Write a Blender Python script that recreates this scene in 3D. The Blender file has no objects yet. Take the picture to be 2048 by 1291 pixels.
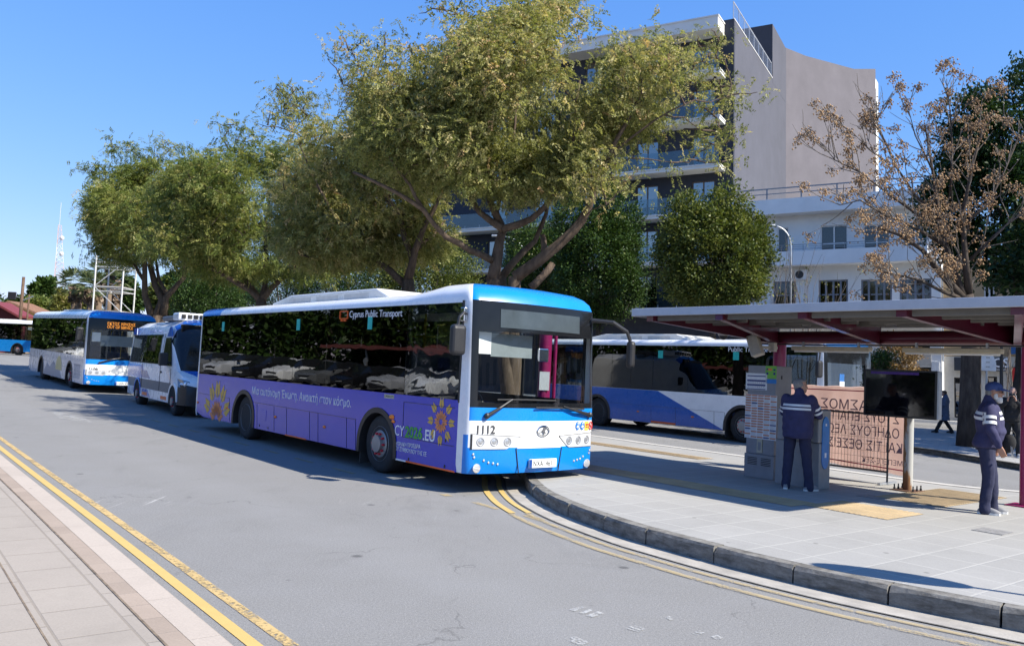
import bpy, bmesh, math, random
import numpy as np
from mathutils import Vector, Matrix
rnd = random.Random(7)
nrs = np.random.RandomState(11)
SC = bpy.context.scene
COL = SC.collection
rad = math.radians

# ---------------------------------------------------------------- camera
FPX, PITCH, ROLL, CAMH = 1680.0, 0.0529, 0.0466, 1.8426
def cam_axes():
    cp, sp = math.cos(PITCH), math.sin(PITCH)
    fw = Vector((0, cp, sp)); up = Vector((0, -sp, cp)); rt = Vector((1, 0, 0))
    c, s = math.cos(ROLL), math.sin(ROLL)
    return fw, c*rt + s*up, -s*rt + c*up
FW, RT, UP = cam_axes()
EYE = Vector((0, 0, CAMH))
cd = bpy.data.cameras.new('camera'); cam = bpy.data.objects.new('camera', cd); COL.objects.link(cam)
cam.matrix_world = Matrix(((RT.x, UP.x, -FW.x, EYE.x), (RT.y, UP.y, -FW.y, EYE.y), (RT.z, UP.z, -FW.z, EYE.z), (0, 0, 0, 1)))
cd.sensor_width = 36.0; cd.lens = FPX/2048*36; cd.clip_start = 0.1; cd.clip_end = 9000
SC.camera = cam
def ray(u, v):
    return FW + (u-1024)/FPX*RT - (v-645.5)/FPX*UP
def G(u, v, z=0.0):                       # pixel of the photograph -> point on the level z
    d = ray(u, v); t = (z-EYE.z)/d.z
    return EYE + d*t
def at(u, v, Y):                          # pixel -> point at distance Y
    d = ray(u, v); return EYE + d*(Y/d.y)

# ---------------------------------------------------------------- light
SUN_EL = rad(43.5); SDIR = Vector((.875, -.484, 0)).normalized()
TOSUN = Vector((SDIR.x*math.cos(SUN_EL), SDIR.y*math.cos(SUN_EL), math.sin(SUN_EL)))
sl = bpy.data.lights.new('sun', 'SUN'); sl.energy = 4.6; sl.angle = rad(0.53); sl.color = (1, .94, .835)
so = bpy.data.objects.new('sun', sl); COL.objects.link(so)
so.rotation_euler = TOSUN.to_track_quat('Z', 'Y').to_euler(); so.location = (10, -10, 30)
W = bpy.data.worlds.new('World'); SC.world = W; W.use_nodes = True
wn = W.node_tree; bg = wn.nodes['Background']
sky = wn.nodes.new('ShaderNodeTexSky'); sky.sky_type = 'NISHITA'; sky.sun_disc = False
sky.sun_elevation = SUN_EL; sky.sun_rotation = math.atan2(SDIR.x, SDIR.y)
sky.air_density = 1.0; sky.dust_density = 0.15; sky.ozone_density = 3.0; sky.altitude = 200
sp_ = wn.nodes.new('ShaderNodeSeparateColor'); cb_ = wn.nodes.new('ShaderNodeCombineColor'); wn.links.new(sky.outputs[0], sp_.inputs[0])
for i_, (g_, k_) in enumerate(((.95, .62), (.64, .560), (.30, .66))):       # the film's response to the bright sky, channel by channel
    m0 = wn.nodes.new('ShaderNodeMath'); m0.operation = 'MULTIPLY'; m0.inputs[1].default_value = .095
    m1 = wn.nodes.new('ShaderNodeMath'); m1.operation = 'POWER'; m1.inputs[1].default_value = g_
    m2 = wn.nodes.new('ShaderNodeMath'); m2.operation = 'MULTIPLY'; m2.inputs[1].default_value = k_*10
    wn.links.new(sp_.outputs[i_], m0.inputs[0]); wn.links.new(m0.outputs[0], m1.inputs[0]); wn.links.new(m1.outputs[0], m2.inputs[0]); wn.links.new(m2.outputs[0], cb_.inputs[i_])
wn.links.new(cb_.outputs[0], bg.inputs[0]); bg.inputs[1].default_value = 0.10
SC.view_settings.view_transform = 'Standard'; SC.view_settings.look = 'None'
SC.view_settings.exposure = 1.0; SC.view_settings.gamma = 1.0
SC.render.engine = 'CYCLES'
SC.cycles.max_bounces = 8; SC.cycles.transparent_max_bounces = 24; SC.cycles.glossy_bounces = 4
SC.cycles.caustics_reflective = False; SC.cycles.caustics_refractive = False

# ---------------------------------------------------------------- helpers
def tag(o, label=None, cat=None, group=None, kind=None):
    if label: o['label'] = label
    if cat: o['category'] = cat
    if group: o['group'] = group
    if kind: o['kind'] = kind
    return o
def empty(name, loc=(0, 0, 0), rz=0, parent=None):
    o = bpy.data.objects.new(name, None); COL.objects.link(o); o.empty_display_size = .2
    o.location = loc; o.rotation_euler = (0, 0, rz)
    if parent: o.parent = parent
    return o
def copy_tree(o, parent=None):
    c = o.copy(); COL.objects.link(c)
    if parent is not None:
        c.parent = parent; c.matrix_parent_inverse = o.matrix_parent_inverse
    for ch in o.children: copy_tree(ch, c)
    return c

class MB:
    def __init__(s): s.v = []; s.f = []; s.m = []
    def add(s, vs, fs, mi=0):
        b = len(s.v); s.v += [tuple(p) for p in vs]
        for f in fs: s.f.append(tuple(b+i for i in f)); s.m.append(mi)
        return s
    def box(s, x0, x1, y0, y1, z0, z1, mi=0):
        if x0 > x1: x0, x1 = x1, x0
        if y0 > y1: y0, y1 = y1, y0
        if z0 > z1: z0, z1 = z1, z0
        return s.add([(x0,y0,z0),(x1,y0,z0),(x1,y1,z0),(x0,y1,z0),(x0,y0,z1),(x1,y0,z1),(x1,y1,z1),(x0,y1,z1)],
                     [(0,3,2,1),(4,5,6,7),(0,1,5,4),(1,2,6,5),(2,3,7,6),(3,0,4,7)], mi)
    def bar(s, p, q, w, h=None, mi=0, up=(0, 0, 1)):
        p, q = Vector(p), Vector(q); h = h or w; d = (q-p).normalized(); u = Vector(up)
        if abs(d.dot(u)) > .98: u = Vector((1, 0, 0))
        x = d.cross(u).normalized()*w/2; y = x.cross(d).normalized()*h/2
        vs = [p-x-y, p+x-y, p+x+y, p-x+y, q-x-y, q+x-y, q+x+y, q-x+y]
        return s.add(vs, [(0,1,2,3),(7,6,5,4),(0,4,5,1),(1,5,6,2),(2,6,7,3),(3,7,4,0)], mi)
    def tube(s, pts, r, n=10, mi=0, cap=True):
        pts = [Vector(p) for p in pts]; k = len(pts)
        rs = r if isinstance(r, (list, tuple)) else [r]*k
        x = None; b = len(s.v)
        for i in range(k):
            d = (pts[min(i+1, k-1)]-pts[max(i-1, 0)])
            d = d.normalized() if d.length > 1e-9 else Vector((0, 0, 1))
            if x is None:
                x = d.orthogonal().normalized()
            else:
                x = x - d*x.dot(d); x = x.normalized() if x.length > 1e-6 else d.orthogonal().normalized()
            y = d.cross(x)
            for j in range(n):
                a = 2*math.pi*j/n; s.v.append(tuple(pts[i]+(x*math.cos(a)+y*math.sin(a))*rs[i]))
        for i in range(k-1):
            for j in range(n):
                s.f.append((b+i*n+j, b+i*n+(j+1) % n, b+(i+1)*n+(j+1) % n, b+(i+1)*n+j)); s.m.append(mi)
        if cap:
            s.f.append(tuple(b+j for j in range(n-1, -1, -1))); s.m.append(mi)
            s.f.append(tuple(b+(k-1)*n+j for j in range(n))); s.m.append(mi)
        return s
    def lathe(s, prof, axis='Z', c=(0, 0, 0), n=24, mi=0, close=False):
        b = len(s.v); c = Vector(c)
        for (r, h) in prof:
            for j in range(n):
                a = 2*math.pi*j/n; p, q = r*math.cos(a), r*math.sin(a)
                o = {'Z': (p, q, h), 'Y': (q, h, p), 'X': (h, p, q)}[axis]
                s.v.append(tuple(c+Vector(o)))
        k = len(prof)
        for i in range(k-1):
            for j in range(n):
                s.f.append((b+i*n+j, b+i*n+(j+1) % n, b+(i+1)*n+(j+1) % n, b+(i+1)*n+j)); s.m.append(mi)
        s.f.append(tuple(b+j for j in range(n-1, -1, -1))); s.m.append(mi)
        s.f.append(tuple(b+(k-1)*n+j for j in range(n))); s.m.append(mi)
        return s
    def prism(s, poly, fn, d0, d1, mi=0):
        """poly: 2-D outline, fn(a, b, d) -> 3-D point, between depths d0 and d1"""
        n = len(poly)
        vs = [fn(a, b, d0) for a, b in poly]+[fn(a, b, d1) for a, b in poly]
        fs = [tuple(range(n-1, -1, -1)), tuple(range(n, 2*n))]+[(i, (i+1) % n, n+(i+1) % n, n+i) for i in range(n)]
        return s.add(vs, fs, mi)
    def ball(s, c, r, n=12, mi=0, k=8):
        c = Vector(c); rx, ry, rz = r if isinstance(r, (tuple, list)) else (r, r, r)
        b = len(s.v)
        for i in range(1, k):
            t = math.pi*i/k
            for j in range(n):
                a = 2*math.pi*j/n
                s.v.append((c.x+rx*math.sin(t)*math.cos(a), c.y+ry*math.sin(t)*math.sin(a), c.z+rz*math.cos(t)))
        s.v.append((c.x, c.y, c.z+rz)); s.v.append((c.x, c.y, c.z-rz)); T, B = len(s.v)-2, len(s.v)-1
        for i in range(k-2):
            for j in range(n):
                s.f.append((b+i*n+j, b+(i+1)*n+j, b+(i+1)*n+(j+1) % n, b+i*n+(j+1) % n)); s.m.append(mi)
        for j in range(n):
            s.f.append((T, b+j, b+(j+1) % n)); s.m.append(mi)
            s.f.append((B, b+(k-2)*n+(j+1) % n, b+(k-2)*n+j)); s.m.append(mi)
        return s
    def build(s, name, mats, parent=None, smooth=False, bevel=0, seg=2, loc=None, tri=False, auto=None, fixn=True):
        me = bpy.data.meshes.new(name); me.from_pydata(s.v, [], s.f)
        if not isinstance(mats, (list, tuple)): mats = [mats]
        for m in mats: me.materials.append(m)
        if len(mats) > 1: me.polygons.foreach_set('material_index', s.m)
        if fixn or tri:
            bm = bmesh.new(); bm.from_mesh(me)
            if fixn: bmesh.ops.recalc_face_normals(bm, faces=bm.faces)
            if tri: bmesh.ops.triangulate(bm, faces=bm.faces)
            bm.to_mesh(me); bm.free()
        if smooth or auto is not None:
            me.polygons.foreach_set('use_smooth', [True]*len(me.polygons))
            if auto is not None: sharp(me, auto)
        me.update()
        o = bpy.data.objects.new(name, me); COL.objects.link(o)
        if parent is not None: o.parent = parent
        if loc is not None: o.location = loc
        if bevel:
            b = o.modifiers.new('bevel', 'BEVEL'); b.width = bevel; b.segments = seg; b.limit_method = 'ANGLE'; b.angle_limit = rad(35)
        return o
def sharp(me, deg):
    bm = bmesh.new(); bm.from_mesh(me); lim = rad(deg)
    for e in bm.edges:
        if len(e.link_faces) == 2 and e.calc_face_angle(0) > lim: e.smooth = False
    bm.to_mesh(me); bm.free()

# ---------------------------------------------------------------- materials
class N:
    """small wrapper for shader node trees"""
    def __init__(s, name):
        s.m = bpy.data.materials.new(name); s.m.use_nodes = True
        s.t = s.m.node_tree; s.t.nodes.clear(); s.out = s.n('OutputMaterial')
    def n(s, typ, **kw):
        nd = s.t.nodes.new('ShaderNode'+typ)
        for k, v in kw.items(): setattr(nd, k, v)
        return nd
    def put(s, sock, v):
        if v is None: return
        if isinstance(v, bpy.types.NodeSocket): s.t.links.new(v, sock)
        elif isinstance(v, (tuple, list)) and len(v) == 3 and sock.type == 'RGBA': sock.default_value = (*v, 1)
        else: sock.default_value = v
    def math(s, op, a, b=None, c=None, clamp=False):
        nd = s.n('Math', operation=op, use_clamp=clamp); s.put(nd.inputs[0], a); s.put(nd.inputs[1], b)
        if c is not None: s.put(nd.inputs[2], c)
        return nd.outputs[0]
    def mix(s, f, a, b, blend='MIX'):
        nd = s.n('Mix', data_type='RGBA', blend_type=blend)
        s.put(nd.inputs[0], f); s.put(nd.inputs[6], a); s.put(nd.inputs[7], b); return nd.outputs[2]
    def ramp(s, f, stops):
        nd = s.n('ValToRGB'); e = nd.color_ramp.elements
        while len(e) < len(stops): e.new(.5)
        for i, (p, c) in enumerate(stops):
            e[i].position = p; e[i].color = (*c, 1) if len(c) == 3 else c
        s.put(nd.inputs[0], f); return nd.outputs[0]
    def coord(s, kind='Object'):
        if kind == 'World': return s.n('NewGeometry').outputs['Position']
        return s.n('TexCoord').outputs[kind]
    def noise(s, co, scale, det=4, rough=.6, dist=0):
        nd = s.n('TexNoise'); s.put(nd.inputs['Vector'], co); nd.inputs['Scale'].default_value = scale
        nd.inputs['Detail'].default_value = det; nd.inputs['Roughness'].default_value = rough; nd.inputs['Distortion'].default_value = dist
        return nd.outputs[0]
    def vor(s, co, scale, feature='F1', out='Distance', rnd_=1.0):
        nd = s.n('TexVoronoi', feature=feature); s.put(nd.inputs['Vector'], co); nd.inputs['Scale'].default_value = scale
        nd.inputs['Randomness'].default_value = rnd_
        return nd.outputs[out]
    def mapping(s, co, sc=(1, 1, 1), loc=(0, 0, 0), rot=(0, 0, 0)):
        nd = s.n('Mapping'); s.put(nd.inputs[0], co); nd.inputs['Scale'].default_value = sc
        nd.inputs['Location'].default_value = loc; nd.inputs['Rotation'].default_value = rot; return nd.outputs[0]
    def sep(s, co):
        nd = s.n('SeparateXYZ'); s.put(nd.inputs[0], co); return nd.outputs
    def bump(s, h, strength=.3, dist=.01):
        nd = s.n('Bump'); s.put(nd.inputs['Height'], h); nd.inputs['Strength'].default_value = strength
        nd.inputs['Distance'].default_value = dist; return nd.outputs[0]
    def pbr(s, col, rough=.6, metal=0, spec=None, normal=None, emis=None, estr=0, coat=0, trans=0, alpha=None):
        p = s.n('BsdfPrincipled'); s.put(p.inputs['Base Color'], col); s.put(p.inputs['Roughness'], rough); s.put(p.inputs['Metallic'], metal)
        if spec is not None: s.put(p.inputs['Specular IOR Level'], spec)
        if normal is not None: s.put(p.inputs['Normal'], normal)
        if emis is not None: s.put(p.inputs['Emission Color'], emis); s.put(p.inputs['Emission Strength'], estr)
        if coat: p.inputs['Coat Weight'].default_value = coat; p.inputs['Coat Roughness'].default_value = .04
        return p.outputs[0]
    def done(s, sh):
        s.t.links.new(sh, s.out.inputs[0]); return s.m
_mc = {}
def mat(name, col, rough=.55, metal=0, var=.12, scale=6, bump=0, bscale=40, spec=None, coat=0, kind='Object', dirt=0, bdist=.004):
    if name in _mc: return _mc[name]
    n = N(name); co = n.coord(kind)
    a = n.noise(co, scale, 5, .65); hi = tuple(min(1, c*(1+var)) for c in col); lo = tuple(c*(1-var) for c in col)
    c = n.ramp(a, [(.3, lo), (.7, hi)])
    if dirt:
        d = n.noise(n.mapping(co, (1, 1, .35)), scale*.6, 6, .7)
        c = n.mix(n.math('MULTIPLY', n.ramp(d, [(.45, (0, 0, 0)), (.75, (1, 1, 1))]), dirt), c, tuple(x*.45+.015 for x in col))
    nm = n.bump(n.noise(co, bscale, 4), bump, bdist) if bump else None
    r = n.math('MULTIPLY_ADD', n.noise(co, scale*2.3, 3), .16, rough-.08, clamp=True)
    _mc[name] = n.done(n.pbr(c, r, metal, spec, nm, coat=coat)); return _mc[name]
def paint(name, col, var=.05, rough=.28):
    return mat(name, col, rough, 0, var, 1.5, coat=.3, spec=.4, dirt=.11)
def glass(name, tint=(.25, .27, .28), refl=.9, wave=0, rough=0.0, wscale=(1, 1, 1), ior=1.6, minr=.03):
    """a real pane: what is behind shows through a tint, the sky and street mirror in it"""
    if name in _mc: return _mc[name]
    n = N(name); nm = None
    if wave:
        co = n.mapping(n.coord(), wscale); nm = n.bump(n.noise(co, 1.6, 2, .5, .6), 1, wave)
    fr = n.n('LayerWeight'); fr.inputs['Blend'].default_value = .5; r0 = ((ior-1)/(ior+1))**2
    if nm is not None: n.put(fr.inputs['Normal'], nm)
    sch = n.math('MULTIPLY_ADD', n.math('POWER', fr.outputs['Facing'], 5.0), 1-r0, r0)
    tr = n.n('BsdfTransparent'); n.put(tr.inputs[0], tint)
    gl = n.n('BsdfGlossy'); gl.inputs['Roughness'].default_value = rough; n.put(gl.inputs[0], (refl, refl, refl))
    if nm is not None: n.put(gl.inputs['Normal'], nm)
    f = n.math('ADD', sch, minr, clamp=True)
    mx = n.n('MixShader'); n.put(mx.inputs[0], f); n.t.links.new(tr.outputs[0], mx.inputs[1]); n.t.links.new(gl.outputs[0], mx.inputs[2])
    _mc[name] = n.done(mx.outputs[0]); return _mc[name]
M_WHITE = paint('white_paint', (.80, .81, .82))
M_BLACK = mat('black_plastic', (.02, .02, .022), .45)
M_RUBBER = mat('rubber', (.022, .022, .023), .8, var=.3, bump=.2)
M_STEEL = mat('galvanised_steel', (.42, .44, .46), .42, .7, var=.15)
M_CHROME = mat('chrome', (.75, .76, .78), .12, 1)
M_LAMPGLASS = mat('lamp_lens', (.75, .76, .78), .08, .6)
M_AMBER = mat('amber_lens', (.85, .22, .02), .25)

_fonts = {}
def text(name, body, size, mats, parent, origin, xdir, ydir, depth=.002, align='LEFT', sx=1.0, bold=0.0, flip=False):
    """lettering as thin solid mesh; xdir/ydir: reading and up direction in the parent's space"""
    cu = bpy.data.curves.new(name, 'FONT'); cu.body = body; cu.size = size; cu.align_x = align; cu.extrude = depth/2
    cu.offset = bold; cu.resolution_u = 3
    to = bpy.data.objects.new('tmp_text', cu); COL.objects.link(to)
    dg = bpy.context.evaluated_depsgraph_get(); dg.update()
    me = bpy.data.meshes.new_from_object(to.evaluated_get(dg)); bpy.data.objects.remove(to); bpy.data.curves.remove(cu)
    x = Vector(xdir).normalized(); y = Vector(ydir).normalized(); z = x.cross(y)
    M = Matrix(((x.x*sx, y.x, z.x, origin[0]), (x.y*sx, y.y, z.y, origin[1]), (x.z*sx, y.z, z.z, origin[2]), (0, 0, 0, 1)))
    me.transform(M); me.name = name; me.materials.clear(); me.materials.append(mats)
    o = bpy.data.objects.new(name, me); COL.objects.link(o)
    if parent is not None: o.parent = parent
    return o
def remesh(mb, voxel, smooth_it=4):
    """one continuous surface out of overlapping pieces"""
    o = mb.build('tmp_body', M_WHITE, fixn=True)
    r = o.modifiers.new('r', 'REMESH'); r.mode = 'VOXEL'; r.voxel_size = voxel
    if smooth_it:
        sm = o.modifiers.new('s', 'SMOOTH'); sm.iterations = smooth_it; sm.factor = .5
    dg = bpy.context.evaluated_depsgraph_get(); dg.update()
    me = bpy.data.meshes.new_from_object(o.evaluated_get(dg)); old = o.data
    bpy.data.objects.remove(o); bpy.data.meshes.remove(old); me.materials.clear()
    return me
def link(name, me, mats, parent=None, smooth=True):
    for m in (mats if isinstance(mats, (list, tuple)) else [mats]): me.materials.append(m)
    if smooth: me.polygons.foreach_set('use_smooth', [True]*len(me.polygons))
    me.name = name; o = bpy.data.objects.new(name, me); COL.objects.link(o)
    if parent is not None: o.parent = parent
    return o

# ================================================================ GROUND
SU = Vector((.625, -.78, 0)).normalized(); SN = Vector((.78, .625, 0)).normalized(); SO = Vector((2.1, 14.45, 0))
def S(s, w, z=0.0): return SO + SU*s + SN*w + Vector((0, 0, z))   # shelter axes: along, across
AX = Vector((-.6258, .78, 0)).normalized(); BX = Vector((.78, .6258, 0)).normalized()   # along the buses / across
BO = Vector((-.468, 11.905, 0))
def gz(x, y):
    k = min(1, max(0, (-9-x)/7)); r = math.hypot(x, y); return min(.90, max(0, .0207*(r-27)))*k if r < 400 else .9*k
def struct(o): o['kind'] = 'structure'; return o
def asphalt():
    n = N('asphalt'); co = n.coord('World')
    big = n.noise(co, .22, 5, .6); med = n.noise(co, 1.3, 6, .7); fine = n.noise(co, 150, 3, .75); grit = n.vor(co, 95)
    c = n.ramp(big, [(.3, (.182, .176, .163)), (.7, (.224, .217, .200))])
    c = n.mix(n.ramp(med, [(.42, (0, 0, 0)), (.72, (.5, .5, .5))]), c, (.25, .248, .244))
    c = n.mix(.30, c, n.ramp(n.noise(co, 52, 3, .8), [(.34, (.06, .058, .055)), (.5, (.205, .20, .19)), (.64, (.44, .43, .41))]))
    c = n.mix(.36, c, n.ramp(fine, [(.30, (.055, .055, .056)), (.52, (.205, .204, .203)), (.75, (.46, .455, .445))]))
    # wheel-worn lighter lanes along the buses
    s = n.sep(n.mapping(co, rot=(0, 0, rad(-128.7)))); lane = n.math('SINE', n.math('MULTIPLY', s[1], 2.6))
    c = n.mix(n.math('MULTIPLY', n.ramp(lane, [(.3, (0, 0, 0)), (1, (1, 1, 1))]), .10), c, (.29, .288, .284))
    # scraped pale scars
    sc = n.noise(n.mapping(co, (9, .7, 1), rot=(0, 0, rad(35))), 1.0, 7, .75, .6)
    patch = n.ramp(n.noise(co, .35, 2), [(.55, (0, 0, 0)), (.66, (1, 1, 1))])
    c = n.mix(n.math('MULTIPLY', n.math('MULTIPLY', n.ramp(sc, [(.60, (0, 0, 0)), (.66, (1, 1, 1))]), patch), .7), c, (.46, .45, .425))
    # cracks
    dco = n.n('VectorMath', operation='ADD'); n.put(dco.inputs[0], co)
    nz = n.n('TexNoise'); n.put(nz.inputs['Vector'], co); nz.inputs['Scale'].default_value = 1.7; nz.inputs['Detail'].default_value = 5
    sc2 = n.n('VectorMath', operation='SCALE'); n.put(sc2.inputs[0], nz.outputs['Color']); sc2.inputs['Scale'].default_value = 1.1
    n.put(dco.inputs[1], sc2.outputs[0])
    cr = n.vor(dco.outputs[0], .33, 'DISTANCE_TO_EDGE')
    cm = n.math('MULTIPLY', n.ramp(cr, [(.0012, (1, 1, 1)), (.0045, (0, 0, 0))]), n.ramp(n.noise(co, .6, 3), [(.47, (0, 0, 0)), (.56, (1, 1, 1))]))
    c = n.mix(n.math('MULTIPLY', cm, .55), c, (.08, .078, .074))
    oil = n.noise(n.mapping(co, (1.0, .35, 1), rot=(0, 0, rad(-38))), .9, 5, .7, .4); c = n.mix(n.math('MULTIPLY', n.ramp(oil, [(.56, (0, 0, 0)), (.74, (1, 1, 1))]), .38), c, (.12, .118, .114))
    # dark spots of oil and gum
    sp = n.vor(n.mapping(co, (1, 1.0, 1)), 1.15); sp2 = n.vor(co, 2.9)
    m1 = n.ramp(sp, [(.04, (1, 1, 1)), (.075, (0, 0, 0))]); m2 = n.ramp(sp2, [(.05, (1, 1, 1)), (.08, (0, 0, 0))])
    m2 = n.math('MULTIPLY', m2, n.ramp(n.noise(co, .8, 2), [(.5, (0, 0, 0)), (.56, (1, 1, 1))]))
    c = n.mix(n.math('MULTIPLY', m1, .72), c, (.07, .069, .068)); c = n.mix(n.math('MULTIPLY', m2, .4), c, (.085, .084, .084))
    h = n.math('ADD', n.math('MULTIPLY', fine, .7), n.math('MULTIPLY', grit, .5))
    return n.done(n.pbr(c, .86, 0, .25, n.bump(h, .55, .006)))
M_ASPH = asphalt()
def slabs(name, base, joint, sx, sy, kind, rot=0, loc=(0, 0, 0), jw=.018, var=.10, off=.5, jointdark=None, ripple=0):
    n = N(name); co0 = n.coord(kind); co = n.mapping(co0, rot=(0, 0, rot), loc=loc)
    br = n.n('TexBrick', offset=off); n.put(br.inputs['Vector'], co); br.inputs['Scale'].default_value = 1
    br.inputs['Brick Width'].default_value = sx; br.inputs['Row Height'].default_value = sy; br.inputs['Mortar Size'].default_value = jw
    br.inputs['Mortar Smooth'].default_value = .3; br.inputs['Bias'].default_value = 0
    n.put(br.inputs['Color1'], tuple(c*(1-var) for c in base)); n.put(br.inputs['Color2'], tuple(c*(1+var) for c in base)); n.put(br.inputs['Mortar'], joint)
    w = n.coord('World'); a = n.noise(w, 1.4, 6, .7); f = n.noise(w, 60, 4, .7)
    c = n.mix(.35, br.outputs[0], n.ramp(a, [(.3, tuple(x*.72 for x in base)), (.7, tuple(min(1, x*1.18) for x in base))]))
    c = n.mix(.22, c, n.ramp(f, [(.3, tuple(x*.55 for x in base)), (.7, tuple(min(1, x*1.3) for x in base))]))
    sp = n.vor(w, 1.6); c = n.mix(n.math('MULTIPLY', n.ramp(sp, [(.03, (1, 1, 1)), (.055, (0, 0, 0))]), .6), c, tuple(x*.35 for x in base))
    st = n.noise(w, .7, 5, .75); c = n.mix(n.math('MULTIPLY', n.ramp(st, [(.52, (0, 0, 0)), (.75, (1, 1, 1))]), .5), c, tuple(x*.58 for x in base))
    h = n.math('ADD', n.math('MULTIPLY', f, .25), n.math('MULTIPLY', br.outputs['Fac'], -1.0))
    return n.done(n.pbr(c, .85, 0, .25, n.bump(h, .5, .006)))

def sheet(name, poly, z, m, th=0, kind=True):
    """flat sheet from an outline (list of x, y), optionally with thickness downwards"""
    b = MB()
    if th: b.prism([(p[0], p[1]) for p in poly], lambda a, c, d: (a, c, d), z-th, z)
    else: b.add([(p[0], p[1], z) for p in poly], [tuple(range(len(poly)))])
    o = b.build(name, m, tri=True)
    # up-facing
    if not th and o.data.polygons[0].normal.z < 0: o.data.flip_normals()
    if kind: struct(o)
    return o
def offs(line, d):
    """polyline offset sideways (left of travel positive)"""
    out = []
    for i, p in enumerate(line):
        a = Vector(line[max(0, i-1)][:2]); c = Vector(line[min(len(line)-1, i+1)][:2]); t = (c-a).normalized()
        out.append((p[0]-t.y*d, p[1]+t.x*d))
    return out
def smooth_line(pts, n=6):
    out = []
    for i in range(len(pts)-1):
        p0 = pts[max(0, i-1)]; p1 = pts[i]; p2 = pts[i+1]; p3 = pts[min(len(pts)-1, i+2)]
        for k in range(n):
            t = k/n
            out.append(tuple(.5*((2*p1[j])+(-p0[j]+p2[j])*t+(2*p0[j]-5*p1[j]+4*p2[j]-p3[j])*t*t+(-p0[j]+3*p1[j]-3*p2[j]+p3[j])*t**3) for j in (0, 1)))
    out.append(tuple(pts[-1][:2])); return out
def ribbon(name, line, d0, d1, z0, m, z1=None, uv=False, kind='structure', zf=None):
    A, B = offs(line, d0), offs(line, d1); z1 = z0 if z1 is None else z1
    b = MB(); vs = []; L = [0]
    for i in range(1, len(line)): L.append(L[-1]+math.hypot(line[i][0]-line[i-1][0], line[i][1]-line[i-1][1]))
    for p, q in zip(A, B): vs += [(p[0], p[1], z0+(zf(*p) if zf else 0)), (q[0], q[1], z1+(zf(*q) if zf else 0))]
    b.add(vs, [(2*i, 2*i+2, 2*i+3, 2*i+1) for i in range(len(line)-1)])
    o = b.build(name, m, fixn=False)
    if o.data.polygons[0].normal.z < -.01: o.data.flip_normals()
    if uv:
        ul = o.data.uv_layers.new(name='UVMap')
        for lp in o.data.loops:
            i = lp.vertex_index//2; ul.data[lp.index].uv = (L[i], d0 if lp.vertex_index % 2 == 0 else d1)
    if kind: o['kind'] = kind
    return o

# --- earth to the horizon and the road sheet
def grid(name, xs, ys, zf, m):
    b = MB(); b.add([(x, y, zf(x, y)) for y in ys for x in xs], [(j*len(xs)+i, j*len(xs)+i+1, (j+1)*len(xs)+i+1, (j+1)*len(xs)+i) for j in range(len(ys)-1) for i in range(len(xs)-1)])
    return struct(b.build(name, m, fixn=False, smooth=True))
far = [-6000, -2500, -1000, -500, -260]
xs = far+list(range(-160, 120, 4))+[160, 300, 700, 1500, 3000, 6000]
grid('ground', xs, [-400, -150]+list(range(-60, 200, 4))+[260, 400, 700, 1200, 2500, 6000], lambda x, y: gz(x, y)-.03,
     mat('dry_earth', (.23, .20, .15), .95, var=.35, scale=.05, kind='World'))
grid('road', list(range(-150, 90, 2)), list(range(-40, 130, 2)), gz, M_ASPH)

# --- pavement on the camera's side (bottom left)
LE = smooth_line([(4.2, -6), (2.6, -1.5), (1.0, 1.55), (-.4, 3.55), (-1.55, 5.07), (-2.42, 6.2), (-3.52, 7.63), (-5.05, 9.60), (-7.8, 13.12), (-12.2, 18.8), (-20, 28.8), (-31, 43)])
M_LSLAB = slabs('beige_paving_slabs', (.33, .29, .245), (.20, .17, .135), .60, .42, 'UV', jw=.010, var=.05)
M_LKERB = slabs('white_kerb_stone', (.43, .37, .31), (.32, .27, .22), .95, .5, 'UV', jw=.006, var=.06)
M_LBLOCK = slabs('tan_block_course', (.33, .265, .21), (.26, .22, .18), .33, .5, 'UV', jw=.006, var=.14)
ribbon('kerb', LE, 0, .19, .12, M_LKERB, uv=True)
ribbon('kerb_face', LE, 0, -.012, .12, M_LKERB, z1=0, uv=True)
ribbon('block_course', LE, .19, .33, .118, M_LBLOCK, uv=True)
ribbon('pavement', LE, .33, 4.5, .116, M_LSLAB, uv=True)
ribbon('pavement_gap', LE, .322, .338, .121, mat('joint_dirt', (.17, .13, .09), .95, var=.5, scale=14, kind='World'))
ribbon('pavement_gap', LE, .885, .897, .119, mat('joint_dirt', (.17, .13, .09)))
M_YEL = None
def yellow(name, col, wear, top=1.0):
    n = N(name); co = n.coord('World'); a = n.noise(co, 26, 6, .8); b_ = n.noise(co, 3.0, 4, .7)
    k = n.math('ADD', n.math('MULTIPLY', a, .62), n.math('MULTIPLY', b_, .42))
    f = n.ramp(k, [(wear-.05, (0, 0, 0)), (wear+.05, (1, 1, 1))])
    c = n.mix(n.noise(co, 5, 4), tuple(x*.88 for x in col), tuple(min(1, x*1.08) for x in col))
    p = n.pbr(c, .8, 0, .25, n.bump(n.noise(co, 150, 3), .4, .004)); tr = n.n('BsdfTransparent'); mx = n.n('MixShader')      # worn through to the asphalt
    n.put(mx.inputs[0], f if top >= 1 else n.math('MULTIPLY', f, top)); n.t.links.new(tr.outputs[0], mx.inputs[1]); n.t.links.new(p, mx.inputs[2]); return n.done(mx.outputs[0])
M_YA = yellow('yellow_road_paint', (.50, .36, .13), .36); M_YB = yellow('worn_yellow_road_paint', (.50, .36, .16), .48)
M_YC = yellow('faded_yellow_road_paint', (.46, .36, .19), .47, .62); M_WR = yellow('worn_white_road_paint', (.48, .48, .46), .53, .7)
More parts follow.
